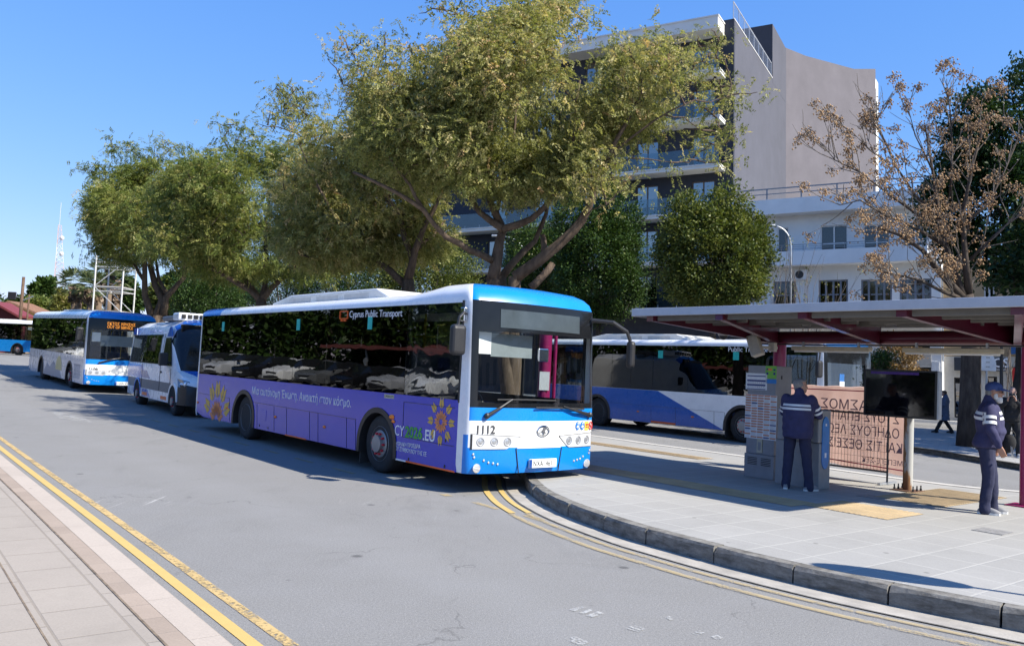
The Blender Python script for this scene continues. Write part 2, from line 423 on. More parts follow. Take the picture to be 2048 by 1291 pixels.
ribbon('road_marking', LE, -.195, -.285, .005, M_YA); ribbon('road_marking', LE, -.40, -.485, .005, M_YB)

# --- bus island
IE = smooth_line([(-22, 44.2), (-12, 31.4), (-6, 23.8), (-2.2, 19.0), (-.75, 17.0), (.0, 15.5), (.27, 14.2), (.33, 12.9), (.46, 11.90), (.63, 11.2), (.93, 10.36), (1.41, 9.40), (1.70, 8.95), (2.32, 8.12), (3.01, 7.37), (3.77, 6.72), (4.6, 6.1), (6.2, 5.1), (9, 3.9), (14, 2.5), (22, 1)])
IF = smooth_line([(22, 7.2), (14, 11.6), (10.2, 13.5), (8.73, 14.2), (7.7, 14.75), (6.5, 16.3), (5.16, 18.3), (3.45, 20.45), (2.39, 21.95), (-3.6, 29.9), (-12, 41.0), (-20, 51)])
M_ISL = slabs('grey_island_slabs', (.318, .310, .290), (.46, .45, .41), .62, .50, 'World', rot=-math.atan2(SN.y, SN.x), jw=.013, var=.085, off=.0)
M_KERB = None
def kerbmat():
    n = N('island_kerb_concrete'); co = n.coord('World'); s = n.sep(co)
    c = n.ramp(n.noise(co, 9, 6, .7), [(.3, (.15, .14, .125)), (.7, (.27, .26, .235))])
    st = n.noise(n.mapping(co, (1, 1, 4)), 5, 6, .7)
    c = n.mix(n.ramp(st, [(.42, (0, 0, 0)), (.66, (.8, .8, .8))]), c, (.07, .064, .055))
    return n.done(n.pbr(c, .9, 0, .2, n.bump(n.noise(co, 45, 4), .6, .006)))
M_KERB = kerbmat()
M_GUT = mat('gutter_concrete', (.34, .315, .275), .9, var=.22, scale=3, bump=.5, bscale=60, kind='World', dirt=.3, bdist=.006)
Itop = offs(IE, -.0)
inner = offs(IE, .16)
isl = [p for p in inner]+[p for p in IF]
sheet('island_pavement', isl, .17, M_ISL)
# kerb stones: separate blocks of one kerb, slightly uneven, chipped arrises
kb = MB(); acc = 0; i = 0
blk = []; cur = [IE[0]]
for i in range(1, len(IE)):
    a, c = Vector(IE[i-1]), Vector(IE[i]); L = (c-a).length
    nst = max(1, int(L/.16))
    for k in range(1, nst+1):
        p = a.lerp(c, k/nst); acc += L/nst; cur.append((p.x, p.y))
        if acc > .78 or (i == len(IE)-1 and k == nst):
            blk.append(cur); cur = [(p.x, p.y)]; acc = 0
for bl in blk:
    if len(bl) < 2: continue
    b0 = offs(bl, 0); b1 = offs(bl, .165); n_ = len(bl); dz = rnd.uniform(-.004, .004); dx = rnd.uniform(-.006, .006)
    vs = []
    for j in range(n_):
        e = Vector((bl[min(j+1, n_-1)][0]-bl[max(j-1, 0)][0], bl[min(j+1, n_-1)][1]-bl[max(j-1, 0)][1])).normalized()
        g = e*((.009 if j == 0 else 0)-(.009 if j == n_-1 else 0))
        chip = rnd.uniform(0, .016)+(.04*rnd.random() if j in (0, n_-1) and rnd.random() < .6 else 0)
        nx, ny = -e.y, e.x
        P = lambda d, z: (bl[j][0]+g.x+nx*(d+dx), bl[j][1]+g.y+ny*(d+dx), z+dz)
        vs += [P(0, -.02), P(.002, .165-.012-chip), P(.012+chip, .172), P(.165, .172)]
    fs = []
    for j in range(n_-1):
        for k in range(3): fs.append((4*j+k, 4*(j+1)+k, 4*(j+1)+k+1, 4*j+k+1))
    fs += [(0, 1, 2, 3), tuple(4*(n_-1)+k for k in (3, 2, 1, 0))]
    kb.add(vs, fs)
struct(kb.build('island_kerb', M_KERB))
ribbon('gutter', IE, .01, -.30, .006, M_GUT, z1=.005)
ribbon('gutter_crack', IE, -.292, -.318, .009, mat('gutter_edge_dirt', (.10, .095, .085), .95, var=.6, scale=9, kind='World'), z1=.009)
i0 = min(range(len(IE)), key=lambda k: abs(IE[k][1]-11.0)+(IE[k][0] < 0)*9); i1 = min(range(len(IE)), key=lambda k: abs(IE[k][1]-14.5)+(IE[k][0] < -1)*9)
ribbon('road_marking', IE[i0:], -.40, -.47, .010, M_YC); ribbon('road_marking', IE[i0:], -.62, -.70, .010, M_YC)
ribbon('road_marking', IE[i1:i0+1], -.36, -.44, .0105, M_YA); ribbon('road_marking', IE[i1:i0+1], -.58, -.67, .0105, M_YA)
ribbon('island_edge_kerb', IF, 0, .22, .178, mat('pale_edge_stone', (.46, .44, .40), .9, var=.12, scale=3, bump=.3, kind='World'))
ribbon('island_edge_face', IF, 0, -.01, .178, mat('pale_edge_stone', (.46, .44, .40)), z1=0)
# tactile paving: ribs of real relief
M_TACT = mat('ochre_tactile_paving', (.42, .32, .19), .85, var=.16, scale=2.2, kind='World', dirt=.25)
def tactile(s0, s1, w0, w1, ribs='s'):
    b = MB(); P = lambda s, w, z: tuple(S(s, w, z))
    b.add([P(s0, w0, .176), P(s1, w0, .176), P(s1, w1, .176), P(s0, w1, .176)], [(0, 1, 2, 3)])
    if ribs:
        st = .075; nr_ = int((w1-w0 if ribs == 's' else s1-s0)/st)
        for k in range(nr_):
            if ribs == 's':
                w = w0+st*(k+.5); b.prism([(s0+.01, .1765), (s1-.01, .1765), (s1-.02, .182), (s0+.02, .182)], lambda a, z, d, w=w: P(a, w+d, z), -.017, .017)
            else:
                s = s0+st*(k+.5); b.prism([(w0+.01, .1765), (w1-.01, .1765), (w1-.02, .182), (w0+.02, .182)], lambda a, z, d, s=s: P(s+d, a, z), -.017, .017)
    struct(b.build('tactile_paving', M_TACT))
tactile(-4.5, 3.55, -.62, -.02, 's'); tactile(3.56, 4.72, -.35, .62, 'w'); tactile(3.52, 4.55, 1.55, 3.75, 's'); tactile(-6.5, -.9, 3.0, 3.5, 's')
b = MB()
for (u0, v0) in [(1745, 993), (1985, 1062)]:
    c = G(u0, v0, .17); b.prism([(-.17, -.17), (.17, -.17), (.17, .17), (-.17, .17)], lambda a, q, d, c=c: tuple(Vector((c.x, c.y, d))+SU*a+SN*q), .171, .177)
o = b.build('manhole_cover', mat('cast_iron_cover', (.22, .215, .21), .8, var=.3, scale=20, bump=.6, bscale=70)); struct(o)

# faded marks on the asphalt
def mark(pts, m, z=.006):
    b = MB(); b.add([tuple(G(u, v, z)) for u, v in pts], [tuple(range(len(pts)))])
    o = b.build('road_marking', m, fixn=False)
    if o.data.polygons[0].normal.z < 0: o.data.flip_normals()
    return struct(o)
for q in [[(1138, 1218), (1160, 1211), (1172, 1213), (1150, 1221)], [(1158, 1224), (1180, 1217), (1186, 1220), (1166, 1227)], [(1172, 1230), (1196, 1221), (1208, 1225), (1186, 1233)],
          [(1246, 1254), (1262, 1247), (1292, 1256), (1276, 1262)], [(1330, 1233), (1338, 1230), (1348, 1237), (1340, 1239)], [(1383, 1264), (1400, 1259), (1410, 1264), (1394, 1269)],
          [(1128, 1276), (1150, 1271), (1178, 1283), (1160, 1290)], [(1420, 1272), (1434, 1268), (1446, 1274), (1436, 1278)]]: mark(q, M_WR)
mark([(98, 818), (108, 817), (150, 832), (183, 842), (160, 838), (118, 836)], M_WR); mark([(120, 836), (165, 833), (186, 845), (150, 841)], M_WR)
mark([(940, 1003), (955, 1003), (1000, 1016), (992, 1018)], M_YC); mark([(1044, 1030), (1060, 1029), (1092, 1038), (1082, 1042)], M_YC)
mark([(878, 987), (895, 987), (907, 991), (890, 991)], M_YC)
for t in range(9):     # worn bay line beside the standing buses
    p = BO+AX*(1.2+t*1.5)-BX*.42
    b = MB(); b.add([tuple(p+AX*a+BX*c+Vector((0, 0, .006))) for a, c in ((0, 0), (.75, 0), (.75, .09), (0, .09))], [(0, 1, 2, 3)])
    struct(b.build('road_marking', M_YC))
# --- far side pavement with the street trees, the street and the shop-side pavement
FK = smooth_line([(26, 8.5), (16.5, 14.4), (12.75, 17.8), (12.14, 19.9), (11.94, 21.6), (11.48, 23.8), (9.6, 26.7), (6.5, 30.8), (1, 38), (-6, 47.2), (-14, 57.6), (-30, 78)])
BK = [(70, 3), (40, 21.0), (26, 29.2), (16.5, 34.7), (8, 39.6), (0, 45), (-10, 54), (-22, 70), (-34, 86)]
M_FSLAB = slabs('grey_far_slabs', (.33, .325, .315), (.24, .235, .22), .5, .5, 'World', rot=.5, jw=.012, var=.07)
sheet('far_pavement', offs(FK, .18)+list(reversed(BK)), .15, M_FSLAB)
ribbon('far_kerb', FK, 0, .18, .154, M_KERB); ribbon('far_kerb_face', FK, 0, -.01, .154, M_KERB, z1=0)
ribbon('far_kerb_face', BK, 0, -.012, .15, M_KERB, z1=0)
ribbon('road_marking', FK, -.45, -.54, .006, M_YC); ribbon('road_marking', FK, -.66, -.74, .006, M_YC)
mid = [(p[0]+2.7, p[1]+5.0) for p in BK]
ribbon('road_marking', mid, 0, .12, .006, M_WR)
FO = Vector((13.25, 49.85, 0)); FE = Vector((.88, -.475, 0)).normalized(); FNo = Vector((-.475, -.88, 0)).normalized()
SK = [tuple((FO+FE*s+FNo*1.6)[:2]) for s in (60, 40, 20, 10, 0, -10, -20, -28)]
sheet('shop_pavement', SK+[tuple((FO+FE*s-FNo*.2)[:2]) for s in (-28, 60)], .14, M_FSLAB)
ribbon('shop_kerb', SK, 0, -.16, .145, mat('white_shop_kerb', (.56, .55, .52), .85, var=.1, kind='World')); ribbon('shop_kerb_face', SK, 0, .012, .145, mat('white_shop_kerb', (.5, .5, .5)), z1=0)

# ================================================================ BUILDINGS
TILT = rad(1.6)        # the street falls sideways against this level ground
class Frame:
    def __init__(s, name, O, e, label, cat, group=None, tilt=TILT):
        U = Vector((-math.sin(tilt), 0, math.cos(tilt))); X = (e-U*e.dot(U)).normalized(); Y = U.cross(X)
        s.O = O; s.X, s.Y, s.Z = X, Y, U
        s.M = Matrix(((X.x, Y.x, U.x, O.x), (X.y, Y.y, U.y, O.y), (X.z, Y.z, U.z, O.z), (0, 0, 0, 1)))
        s.root = bpy.data.objects.new(name, None); COL.objects.link(s.root); s.root.matrix_world = s.M
        tag(s.root, label, cat, group)
    def fp(s, u, v, d=0.0):
        """pixel -> (along, up) on the facade plane moved by d (negative: towards the street)"""
        r = ray(u, v); n = s.Y; P0 = s.O+s.Y*d; t = (P0-EYE).dot(n)/r.dot(n); P = EYE+r*t-s.O
        return P.dot(s.X), P.dot(s.Z)
M_GLASSW = glass('window_pane', (.10, .12, .14), .9, ior=1.9, minr=.22)
M_BALGL = glass('balustrade_glass', (.62, .72, .76), .8, ior=1.5, minr=.05)
M_WINBOX = mat('room_behind_window', (.055, .055, .06), .9)
M_GLASSD = glass('clear_window_pane', (.45, .48, .50), .9, ior=1.5, minr=.03)
def window(fr, x0, x1, z0, z1, fm, d=0.0, mull=1, depth=.14, curtain=None, name='window', fw_=.07, rev=True, trans=0, pane=None):
    """frame proud of nothing: set back inside a reveal box, with pane(s)"""
    b = MB(); y0, y1 = d-.02, d+.06
    b.box(x0, x0+fw_, y0, y1, z0, z1); b.box(x1-fw_, x1, y0, y1, z0, z1)
    b.box(x0+fw_, x1-fw_, y0, y1, z0, z0+fw_); b.box(x0+fw_, x1-fw_, y0, y1, z1-fw_, z1)
    for k in range(mull):
        xm = x0+(x1-x0)*(k+1)/(mull+1); b.box(xm-fw_*.6, xm+fw_*.6, y0, y1, z0+fw_, z1-fw_)
    if trans: 
        for k in range(mull+1):
            xa = x0+fw_+(x1-x0-2*fw_)*k/(mull+1)+fw_*.7; xb = x0+fw_+(x1-x0-2*fw_)*(k+1)/(mull+1)-fw_*.7; zz = z0+(z1-z0)*trans; b.box(xa, xb, y0+.004, y1-.004, zz-fw_*.4, zz+fw_*.4)
    o = b.build(name, fm, fr.root)
    MB().box(x0+fw_*.5, x1-fw_*.5, d+.018, d+.026, z0+fw_*.5, z1-fw_*.5).build('pane', pane or M_GLASSW, o)
    MB().box(x0+.005, x1-.005, d+.10, d+.12, z0+.005, z1-.005).build('blind' if curtain else 'recess', curtain or M_WINBOX, o)
    return o
def wall_with_holes(x0, x1, z0, z1, holes, th=.3, y=0.0, m=0):
    """wall slab (front at y) cut by rectangular openings"""
    b = MB(); xs_ = sorted({x0, x1, *[h[0] for h in holes], *[h[1] for h in holes]}); zs = sorted({z0, z1, *[h[2] for h in holes], *[h[3] for h in holes]})
    xs_ = [x for x in xs_ if x0 <= x <= x1]; zs = [z for z in zs if z0 <= z <= z1]
    ix = {}
    def vid(x, z, k):
        key = (x, z, k)
        if key not in ix: ix[key] = len(b.v); b.v.append((x, y+(th if k else 0), z))
        return ix[key]
    def solid(i, j):
        if i < 0 or j < 0 or i >= len(xs_)-1 or j >= len(zs)-1: return False
        cx, cz = (xs_[i]+xs_[i+1])/2, (zs[j]+zs[j+1])/2
        return not any(h[0] < cx < h[1] and h[2] < cz < h[3] for h in holes)
    for i in range(len(xs_)-1):
        for j in range(len(zs)-1):
            if not solid(i, j): continue
            a, c, p, q = xs_[i], xs_[i+1], zs[j], zs[j+1]
            b.f.append((vid(a,p,0), vid(c,p,0), vid(c,q,0), vid(a,q,0))); b.f.append((vid(a,p,1), vid(a,q,1), vid(c,q,1), vid(c,p,1))); b.m += [m, m]
            for (di, dj, e0, e1) in ((-1,0,(a,p),(a,q)), (1,0,(c,q),(c,p)), (0,-1,(c,p),(a,p)), (0,1,(a,q),(c,q))):
                if not solid(i+di, j+dj): b.f.append((vid(*e0,0), vid(*e1,0), vid(*e1,1), vid(*e0,1))); b.m.append(m)
    return b

# ---- dark apartment block
M_DARKW = mat('charcoal_render', (.030, .034, .048), .85, var=.10, scale=1.2, bump=.25, bscale=30)
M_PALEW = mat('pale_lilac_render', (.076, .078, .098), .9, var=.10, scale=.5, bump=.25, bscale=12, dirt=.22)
M_CONC = mat('white_slab_paint', (.70, .69, .66), .8, var=.06, scale=1)
M_BROWNF = mat('bronze_window_frame', (.12, .085, .06), .45)
fd = Frame('apartment_block', FO, FE, 'tall charcoal apartment block with glass balconies and a pale blank side wall', 'building')
ztop = fd.fp(1470, 37)[1]
zk = [fd.fp(1440, v, -1.35)[1] for v in (143, 237, 333, 428)]      # slab undersides, top to bottom
FLH = (zk[0]-zk[3])/3
zk += [zk[3]-FLH, zk[3]-2*FLH, zk[3]-3*FLH]
cols = [(fd.fp(1383, 450)[0], fd.fp(1429, 450)[0]), (fd.fp(1272, 400)[0], fd.fp(1316, 400)[0])]
wc = cols[0][0]-cols[1][0]
cols += [(cols[1][0]-wc*k, cols[1][1]-wc*k) for k in (1, 2, 3)]
XL = -21.5; DEEP = 17.2
holes = [(a, c, z+.22, z+.22+2.15) for z in zk[:6] for a, c in cols if a > XL+.3]
wall_with_holes(XL, 0, -1, ztop, holes, .28).build('wall', M_DARKW, fd.root)
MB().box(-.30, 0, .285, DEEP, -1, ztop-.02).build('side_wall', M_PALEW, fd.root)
MB().box(XL, -.31, .29, DEEP, ztop-.9, ztop-.6).box(XL, XL+.3, .285, DEEP, -1, ztop-.9).box(XL, -.31, DEEP-.3, DEEP, -1, ztop-.9).build('roof', M_CONC, fd.root)
MB().box(-9.5, -.42, .30, .6, 0, ztop-1).build('core', M_WINBOX, fd.root)
for z in zk[:6]:
    for a, c in cols:
        if a > XL+.3: window(fd, a, c, z+.22, z+2.37, M_BROWNF, .12, 1, trans=.35)
tz0 = fd.fp(1438, 54, -1.5)[1]; tz1 = fd.fp(1434, 29, -1.5)[1]; tx = fd.fp(1436, 40, -1.5)[0]
cb = MB().box(-14, tx, -1.5, -.003, tz0, tz1-.08).box(-14.03, tx+.05, -1.55, -.003, tz1-.08, tz1)
co_ = cb.build('roof_canopy', M_CONC, fd.root)
MB().lathe([(.22, 0), (.24, -.04), (.2, -.05)], 'Z', (tx-2.4, -.75, tz0), 14).build('downlight', M_STEEL, co_)
short = {0: -2.6, 1: -5.2}
for k, z in enumerate(zk[:6]):
    xl = short.get(k, -7.2 if k == 2 else XL+1); xr = fd.fp(1440, 333, -1.35)[0]-.05
    bo = MB().box(xl, xr, -1.35, -.003, z, z+.17).box(xl-.03, xr+.04, -1.40, -.003, z+.17, z+.24).build('balcony', M_CONC, fd.root)
    g = MB().box(xl+.03, xr-.03, -1.33, -1.315, z+.26, z+1.22).box(xr-.045, xr-.03, -1.30, -.02, z+.26, z+1.22)
    g.build('balustrade', M_BALGL, bo)
    c = MB(); q = xl+.2
    while q < xr: c.box(q, q+.03, -1.345, -1.30, z+.24, z+.42); q += 1.15
    c.build('clamp', M_STEEL, bo)
ph0, ph1 = 8.4, 13.8
zph = fd.fp(1545, 48, 8.5)[1]
# penthouse seen over the side parapet, at its depth behind the corner
rr = ray(1545, 48); d_side = lambda u, v: (lambda r: (lambda t: (EYE+r*t-fd.O))( (fd.O-EYE).dot(fd.X)/r.dot(fd.X)))(ray(u, v))
Pp = d_side(1545, 48); Pq = d_side(1572, 78); Pm = d_side(1540, 124)
MB().box(-4.2, -.004, Pp.dot(fd.Y), DEEP, ztop-.02, Pp.dot(fd.Z)).build('penthouse', [M_DARKW], fd.root)
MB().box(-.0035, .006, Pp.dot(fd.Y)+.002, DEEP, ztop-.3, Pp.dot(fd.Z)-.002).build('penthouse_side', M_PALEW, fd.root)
rb = MB(); ya, yb = .05, Pp.dot(fd.Y)-.1; zr = ztop+1.15
Pt = d_side(1470, 5); zr = Pt.dot(fd.Z)
for k in range(9):
    y = ya+(yb-ya)*k/8; rb.bar((-.06, y, ztop-.05), (-.06, y, zr), .04)
rb.bar((-.06, ya, zr), (-.06, yb, zr), .05)
for k in range(60):
    y = ya+(yb-ya)*(k+.5)/60; rb.bar((-.06, y, ztop), (-.06, y, zr), .012)
rb.build('roof_railing', mat('grey_railing', (.45, .46, .48), .5, .3), fd.root)
MB().box(.001, .03, -.02, yb+.1, ztop-.02, ztop+.03).build('parapet_cap', M_CONC, fd.root)

# ---- blank walled building behind
P1 = FO+fd.Y*16.9*1.0; P1 = Vector((FO.x+.475*16.9, FO.y+.88*16.9, 0))
e2 = Vector((.8, .6, 0)).normalized()
fb = Frame('blank_walled_block', P1, e2, 'tall building behind the white flats showing a windowless mauve wall', 'building')
def bz(u, v, d=0): return fb.fp(u, v, d)
s0, z0 = bz(1577, 112); s1, z1 = bz(1612, 112); s2, z2 = bz(1708, 138); s3, z3 = bz(1751, 138)
M_MAUVE = mat('mauve_render', (.125, .116, .130), .9, var=.12, scale=.4, bump=.25, bscale=8, dirt=.25)
b = MB().prism([(s0-3, -1), (s3, -1), (s3, z3), (s2, z2), (s1, z1), (s0-3, z1)], lambda a, c, d: (a, d, c), 0, .3)
b.build('wall', M_MAUVE, fb.root)
hs = [(1.0, 3.0, z3-3.0-k*3.3, z3-.9-k*3.3) for k in range(6)]
b = wall_with_holes(.0, 4.2, -1, z3-.004, hs, .3)
me_o = b.build('street_wall', mat('cream_white_render', (.74, .72, .66), .85, var=.05), fb.root)
me_o.matrix_local = Matrix.Translation((s3-.302, .302, 0)) @ Matrix.Rotation(rad(21), 4, 'Z')
for h in hs:
    w = MB().box(h[0]+.02, h[1]-.02, .14, .18, h[2]+.02, h[3]-.02).build('window', M_GLASSW, me_o)
    MB().box(h[0]+.02, h[0]+.1, .10, .139, h[2]+.02, h[3]-.02).box(h[1]-.1, h[1]-.02, .10, .139, h[2]+.02, h[3]-.02).build('frame', M_BROWNF, w)
MB().box(s0-3, s3-.31, .301, 9, z2-1, z2-.7).box(s0-3, s3-2, 8.7, 9, -1, z2-1).build('roof', M_CONC, fb.root)

# ---- white three-storey flats over shops
xw0 = 0.0
tmp = Vector(FO); swl = fd.fp(1492, 420)[0]
WO = FO+FE*swl; WO.z = 0
fw_ = Frame('white_flats', WO, FE, 'white three storey flats with long balcony bands and grey rails above shops', 'building')
f = lambda u, v, d=0: fw_.fp(u, v, d)
M_WHT = mat('white_wall_paint', (.74, .74, .73), .85, var=.06, scale=.8, dirt=.16)
M_SHUT = mat('grey_blue_shutter', (.17, .19, .23), .7, var=.1)
M_WF = mat('white_window_frame', (.72, .72, .72), .5)
M_CURT = mat('net_curtain', (.42, .43, .45), .9, var=.25, scale=9)
M_OCHC = mat('ochre_curtain', (.32, .22, .07), .9, var=.25, scale=9)
XR = f(1882, 560)[0]
zA1 = f(1500, 402, -1.0)[1]; zA0 = f(1504, 431, -1.0)[1]
zB1 = f(1560, 503, -1.0)[1]; zB0 = f(1560, 531, -1.0)[1]
zC = f(1700, 607, -1.0)[1]-.15
w2 = []; 
for (u0, u1, v0, v1, cur, mu) in [(1641, 1695, 452, 502, M_CURT, 1), (1727, 1780, 450, 500, M_CURT, 1), (1806, 1856, 448, 498, None, 1), (1555, 1577, 456, 506, M_CURT, 0)]:
    a, t = f(u0, v0); c, q = f(u1, v1); w2.append((a, c, max(q, zB1-.6), t, cur, mu))
w1 = []
for (u0, u1, v0, v1, cur, mu) in [(1637, 1696, 560, 612, M_OCHC, 3), (1722, 1784, 559, 612, M_SHUT, 3), (1799, 1863, 558, 612, None, 3), (1547, 1592, 563, 612, M_CURT, 1)]:
    a, t = f(u0, v0); c, q = f(u1, v1); w1.append((a, c, q, t, cur, mu))
zS = w1[0][2]-1.0         # slab over the shops
sh = []                   # shop openings below
for (u0, u1) in [(1752, 1778), (1795, 1862)]:
    a, _ = f(u0, 700); c, _ = f(u1, 700); sh.append((a, c))
shz = f(1800, 733)[1]
hl = [w[:4] for w in w2+w1]+[(a, c, .12, shz) for a, c in sh]+[(f(1795, 695)[0], f(1860, 695)[0], f(1800, 706)[1], f(1800, 690)[1])]
wall_with_holes(0, XR, -1, zA1-.3, hl, .3).build('wall', M_WHT, fw_.root)
MB().box(0, .3, .301, 11, -1, zA1-.3).box(XR-.3, XR, .301, 11, -1, zA1-.3).box(.3, XR-.3, 10.7, 11, -1, zA1-.3).box(.3, XR-.3, .302, 10.69, zA1-.7, zA1-.4).build('shell', M_WHT, fw_.root)
MB().box(.3, XR-.3, .9, .95, 0, zA1-.8).build('core', M_WINBOX, fw_.root)
for w in w2: window(fw_, w[0], w[1], w[2], w[3], M_WF, .12, w[5], curtain=w[4], fw_=.06, trans=.32 if w[5] else 0, pane=M_GLASSD)
for w in w1: window(fw_, w[0], w[1], w[2], w[3], M_SHUT, .12, w[5], curtain=w[4], fw_=.09, trans=.45, pane=M_GLASSD)
for (z0_, z1_, xr_) in [(zA0, zA1, XR+1.0), (zB0, zB1, XR-.6), (zS-.25, zS+.02, XR-.3)]:
    MB().box(-.6, xr_, -1.0, -.004, z0_, z0_+.16).box(-.6, xr_, -1.0, -.85, z0_+.16, z1_).box(-.6, -.45, -.849, -.004, z0_+.16, z1_).box(xr_-.15, xr_, -.849, -.004, z0_+.16, z1_).build('balcony_band', M_WHT, fw_.root)
M_RAIL = mat('blue_grey_rail', (.20, .22, .25), .5, .3)
def rail(parent, x0, x1, y, z, hs_, step, t=.05, name='railing'):
    b = MB(); 
    for h in hs_: b.bar((x0, y, z+h), (x1, y, z+h), t if h == hs_[-1] else t*.7)
    q = x0
    while q <= x1+.01: b.bar((q, y, z), (q, y, z+hs_[-1]), t); q += step
    return b.build(name, M_RAIL, parent)
rail(fw_.root, -.5, XR+.9, -.92, zA1, (.32, .62), 1.9, .07); rail(fw_.root, .2, XR+.9, 5.5, zA1, (.4, .8), 2.4, .06)
rail(fw_.root, 1.2, XR-1, -.92, zB1, (.12, .24, .36), 2.2, .03); rail(fw_.root, .2, XR-.6, -.92, zS+.02, (.4, .7, 1.0), 1.7, .04)
MB().box(.4, .9, -.9, -.2, zA1-.1, zA1).build('gutter', M_STEEL, fw_.root)
# raised panel leaning on the roof
MB().add([(2.0, 1.0, zA1+.25), (6.4, 1.0, zA1+.25), (6.2, 2.6, zA1+.65), (2.3, 2.6, zA1+.65), (2.0, 1.0, zA1+.20), (6.4, 1.0, zA1+.20), (6.2, 2.6, zA1+.60), (2.3, 2.6, zA1+.60)],
         [(0,1,2,3),(7,6,5,4),(0,4,5,1),(1,5,6,2),(2,6,7,3),(3,7,4,0)]).build('roof_panel', M_STEEL, fw_.root)
# air conditioner on the wall
a, t = f(1592, 541); c, q = f(1617, 559)
ac = MB().box(a, c, -.34, -.006, q, t).build('air_conditioner', M_WHT, bevel=.02); ac.matrix_world = fw_.M
tag(ac, 'white air conditioner unit hanging under the balcony of the white flats', 'air conditioner')
MB().lathe([(.05, -.36), ((t-q)*.42, -.36), ((t-q)*.42, -.342), (.05, -.342)], 'Y', ((a+c)/2-.1, 0, (q+t)/2), 18).build('fan_grille', M_BLACK, ac)
# shop interiors: door frames, lamp, shelf
M_TIMB = mat('pale_timber', (.42, .30, .18), .6, var=.2)
for i, (a, c) in enumerate(sh):
    window(fw_, a+.02, c-.02, .14, shz-.02, M_BLACK, .16, 1 if i else 0, name='shop_door', fw_=.08)
MB().box(f(1796, 718)[0], f(1862, 718)[0], -.03, -.004, f(1800, 731)[1], f(1800, 708)[1]).build('fascia', mat('cream_stone_panel', (.50, .46, .40), .8, var=.1), fw_.root)
MB().box(f(1864, 718)[0], f(1878, 718)[0], -.06, -.004, -.2, f(1800, 722)[1]).box(f(1780, 718)[0], f(1794, 718)[0], -.05, -.004, -.2, f(1800, 690)[1]).build('pilaster', M_WHT, fw_.root)
# arrow board standing out beside the shops
a, t = f(1752, 686, -.3); c, q = f(1776, 737, -.3)
sg = MB().box(a, c+.15, -.34, -.28, q, t).build('direction_sign', M_WHT, bevel=.01); sg.matrix_world = fw_.M
tag(sg, 'white board with a black arrow pointing right beside the shop doors', 'sign')
zc = (q+t)/2-.05; xm = (a+c)/2+.07
MB().prism([(-.30, -.05), (.06, -.05), (.06, -.15), (.30, 0), (.06, .15), (.06, .05), (-.30, .05)], lambda p, r, d: (xm+p*.8, d, zc+r), -.347, -.341).build('arrow', M_BLACK, sg)
for k, sxx in ((.60, .5), (.40, .42), (.24, .42), (-.32, .44), (-.52, .46)):
    text('lettering', 'ΝΕΟΣ ΣΤΑΘΜΟΣ'[:9], .15, M_BLACK, sg, (xm, -.343, zc+k), (1, 0, 0), (0, 0, 1), .004, 'CENTER', sx=.7)

# ---- sandstone house right of the flats, shops with signs
e3 = FE
HO = WO+FE*(XR+1.2)+FNo*-.4; HO.z = 0
fh = Frame('sandstone_house', HO, e3, 'sandstone fronted house behind the dark tree with a dark sign over its shop', 'building')
M_STONE = slabs('sandstone_blocks', (.40, .29, .17), (.28, .20, .12), .9, .38, 'Object', rot=0, jw=.012, var=.10)
n_ = M_STONE.node_tree
h = lambda u, v, d=0: fh.fp(u, v, d)
ztopS = h(1950, 520)[1]
hx1 = h(2120, 600)[0]
cs = h(1888, 715); ce = h(2012, 742)
hol = [(h(1975, 790)[0], h(1995, 790)[0], .1, h(1975, 752)[1]), (h(1908, 790)[0], h(1955, 790)[0], .3, h(1930, 754)[1]), (h(1968, 600)[0], h(1990, 600)[0], h(1980, 600)[1], h(1980, 565)[1])]
b = wall_with_holes(-1.1, hx1, -1, h(1950, 712)[1], hol[:2], .3); b.build('shop_wall', mat('cream_shop_wall', (.55, .52, .46), .85, var=.08), fh.root)
b = wall_with_holes(-1.1, hx1, h(1950, 712)[1]+.002, ztopS, hol[2:], .32, y=-.02); w_ = b.build('wall', M_STONE, fh.root)
MB().box(-1.1, hx1, .31, 9, ztopS-.5, ztopS-.3).box(-1.1, hx1, 2.0, 2.1, -.5, ztopS-.5).build('roof', M_CONC, fh.root)
for hh in hol[:2]: window(fh, hh[0]+.01, hh[1]-.01, hh[2]+.01, hh[3]-.01, M_BLACK, .14, 0, name='shop_window')
window(fh, hol[2][0]+.01, hol[2][1]-.01, hol[2][2]+.01, hol[2][3]-.01, M_WF, .14, 1)
def shop_sign(name, fr, u0, v0, u1, v1, d, col, label):
    a, t = fr.fp(u0, v0, d); c, q = fr.fp(u1, v1, d)
    o = MB().box(a, c, d, d+.10, q, t).build(name, mat(name+'_face', col, .5), bevel=.01); o.matrix_world = fr.M
    tag(o, label, 'sign'); return o, a, c, q, t
o, a, c, q, t = shop_sign('shop_sign', fh, 1908, 714, 2013, 742, -.25, (.045, .05, .06), 'dark grey shop sign with two big white letters over the shop')
text('lettering', 'CS', (t-q)*.95, M_WHITE, o, (fh.fp(1985, 733, -.25)[0], -.258, q+(t-q)*.30), (1, 0, 0), (0, 0, 1), .01, 'LEFT', bold=.01)
text('lettering', 'Social Innovation', (t-q)*.26, M_WHITE, o, (c-.05, -.258, q+(t-q)*.05), (1, 0, 0), (0, 0, 1), .01, 'RIGHT', sx=.85)
o, a, c, q, t = shop_sign('advert_board', fh, 2023, 733, 2070, 812, -.3, (.03, .012, .013), 'tall red and black poster board with white letters beside the dark sign')
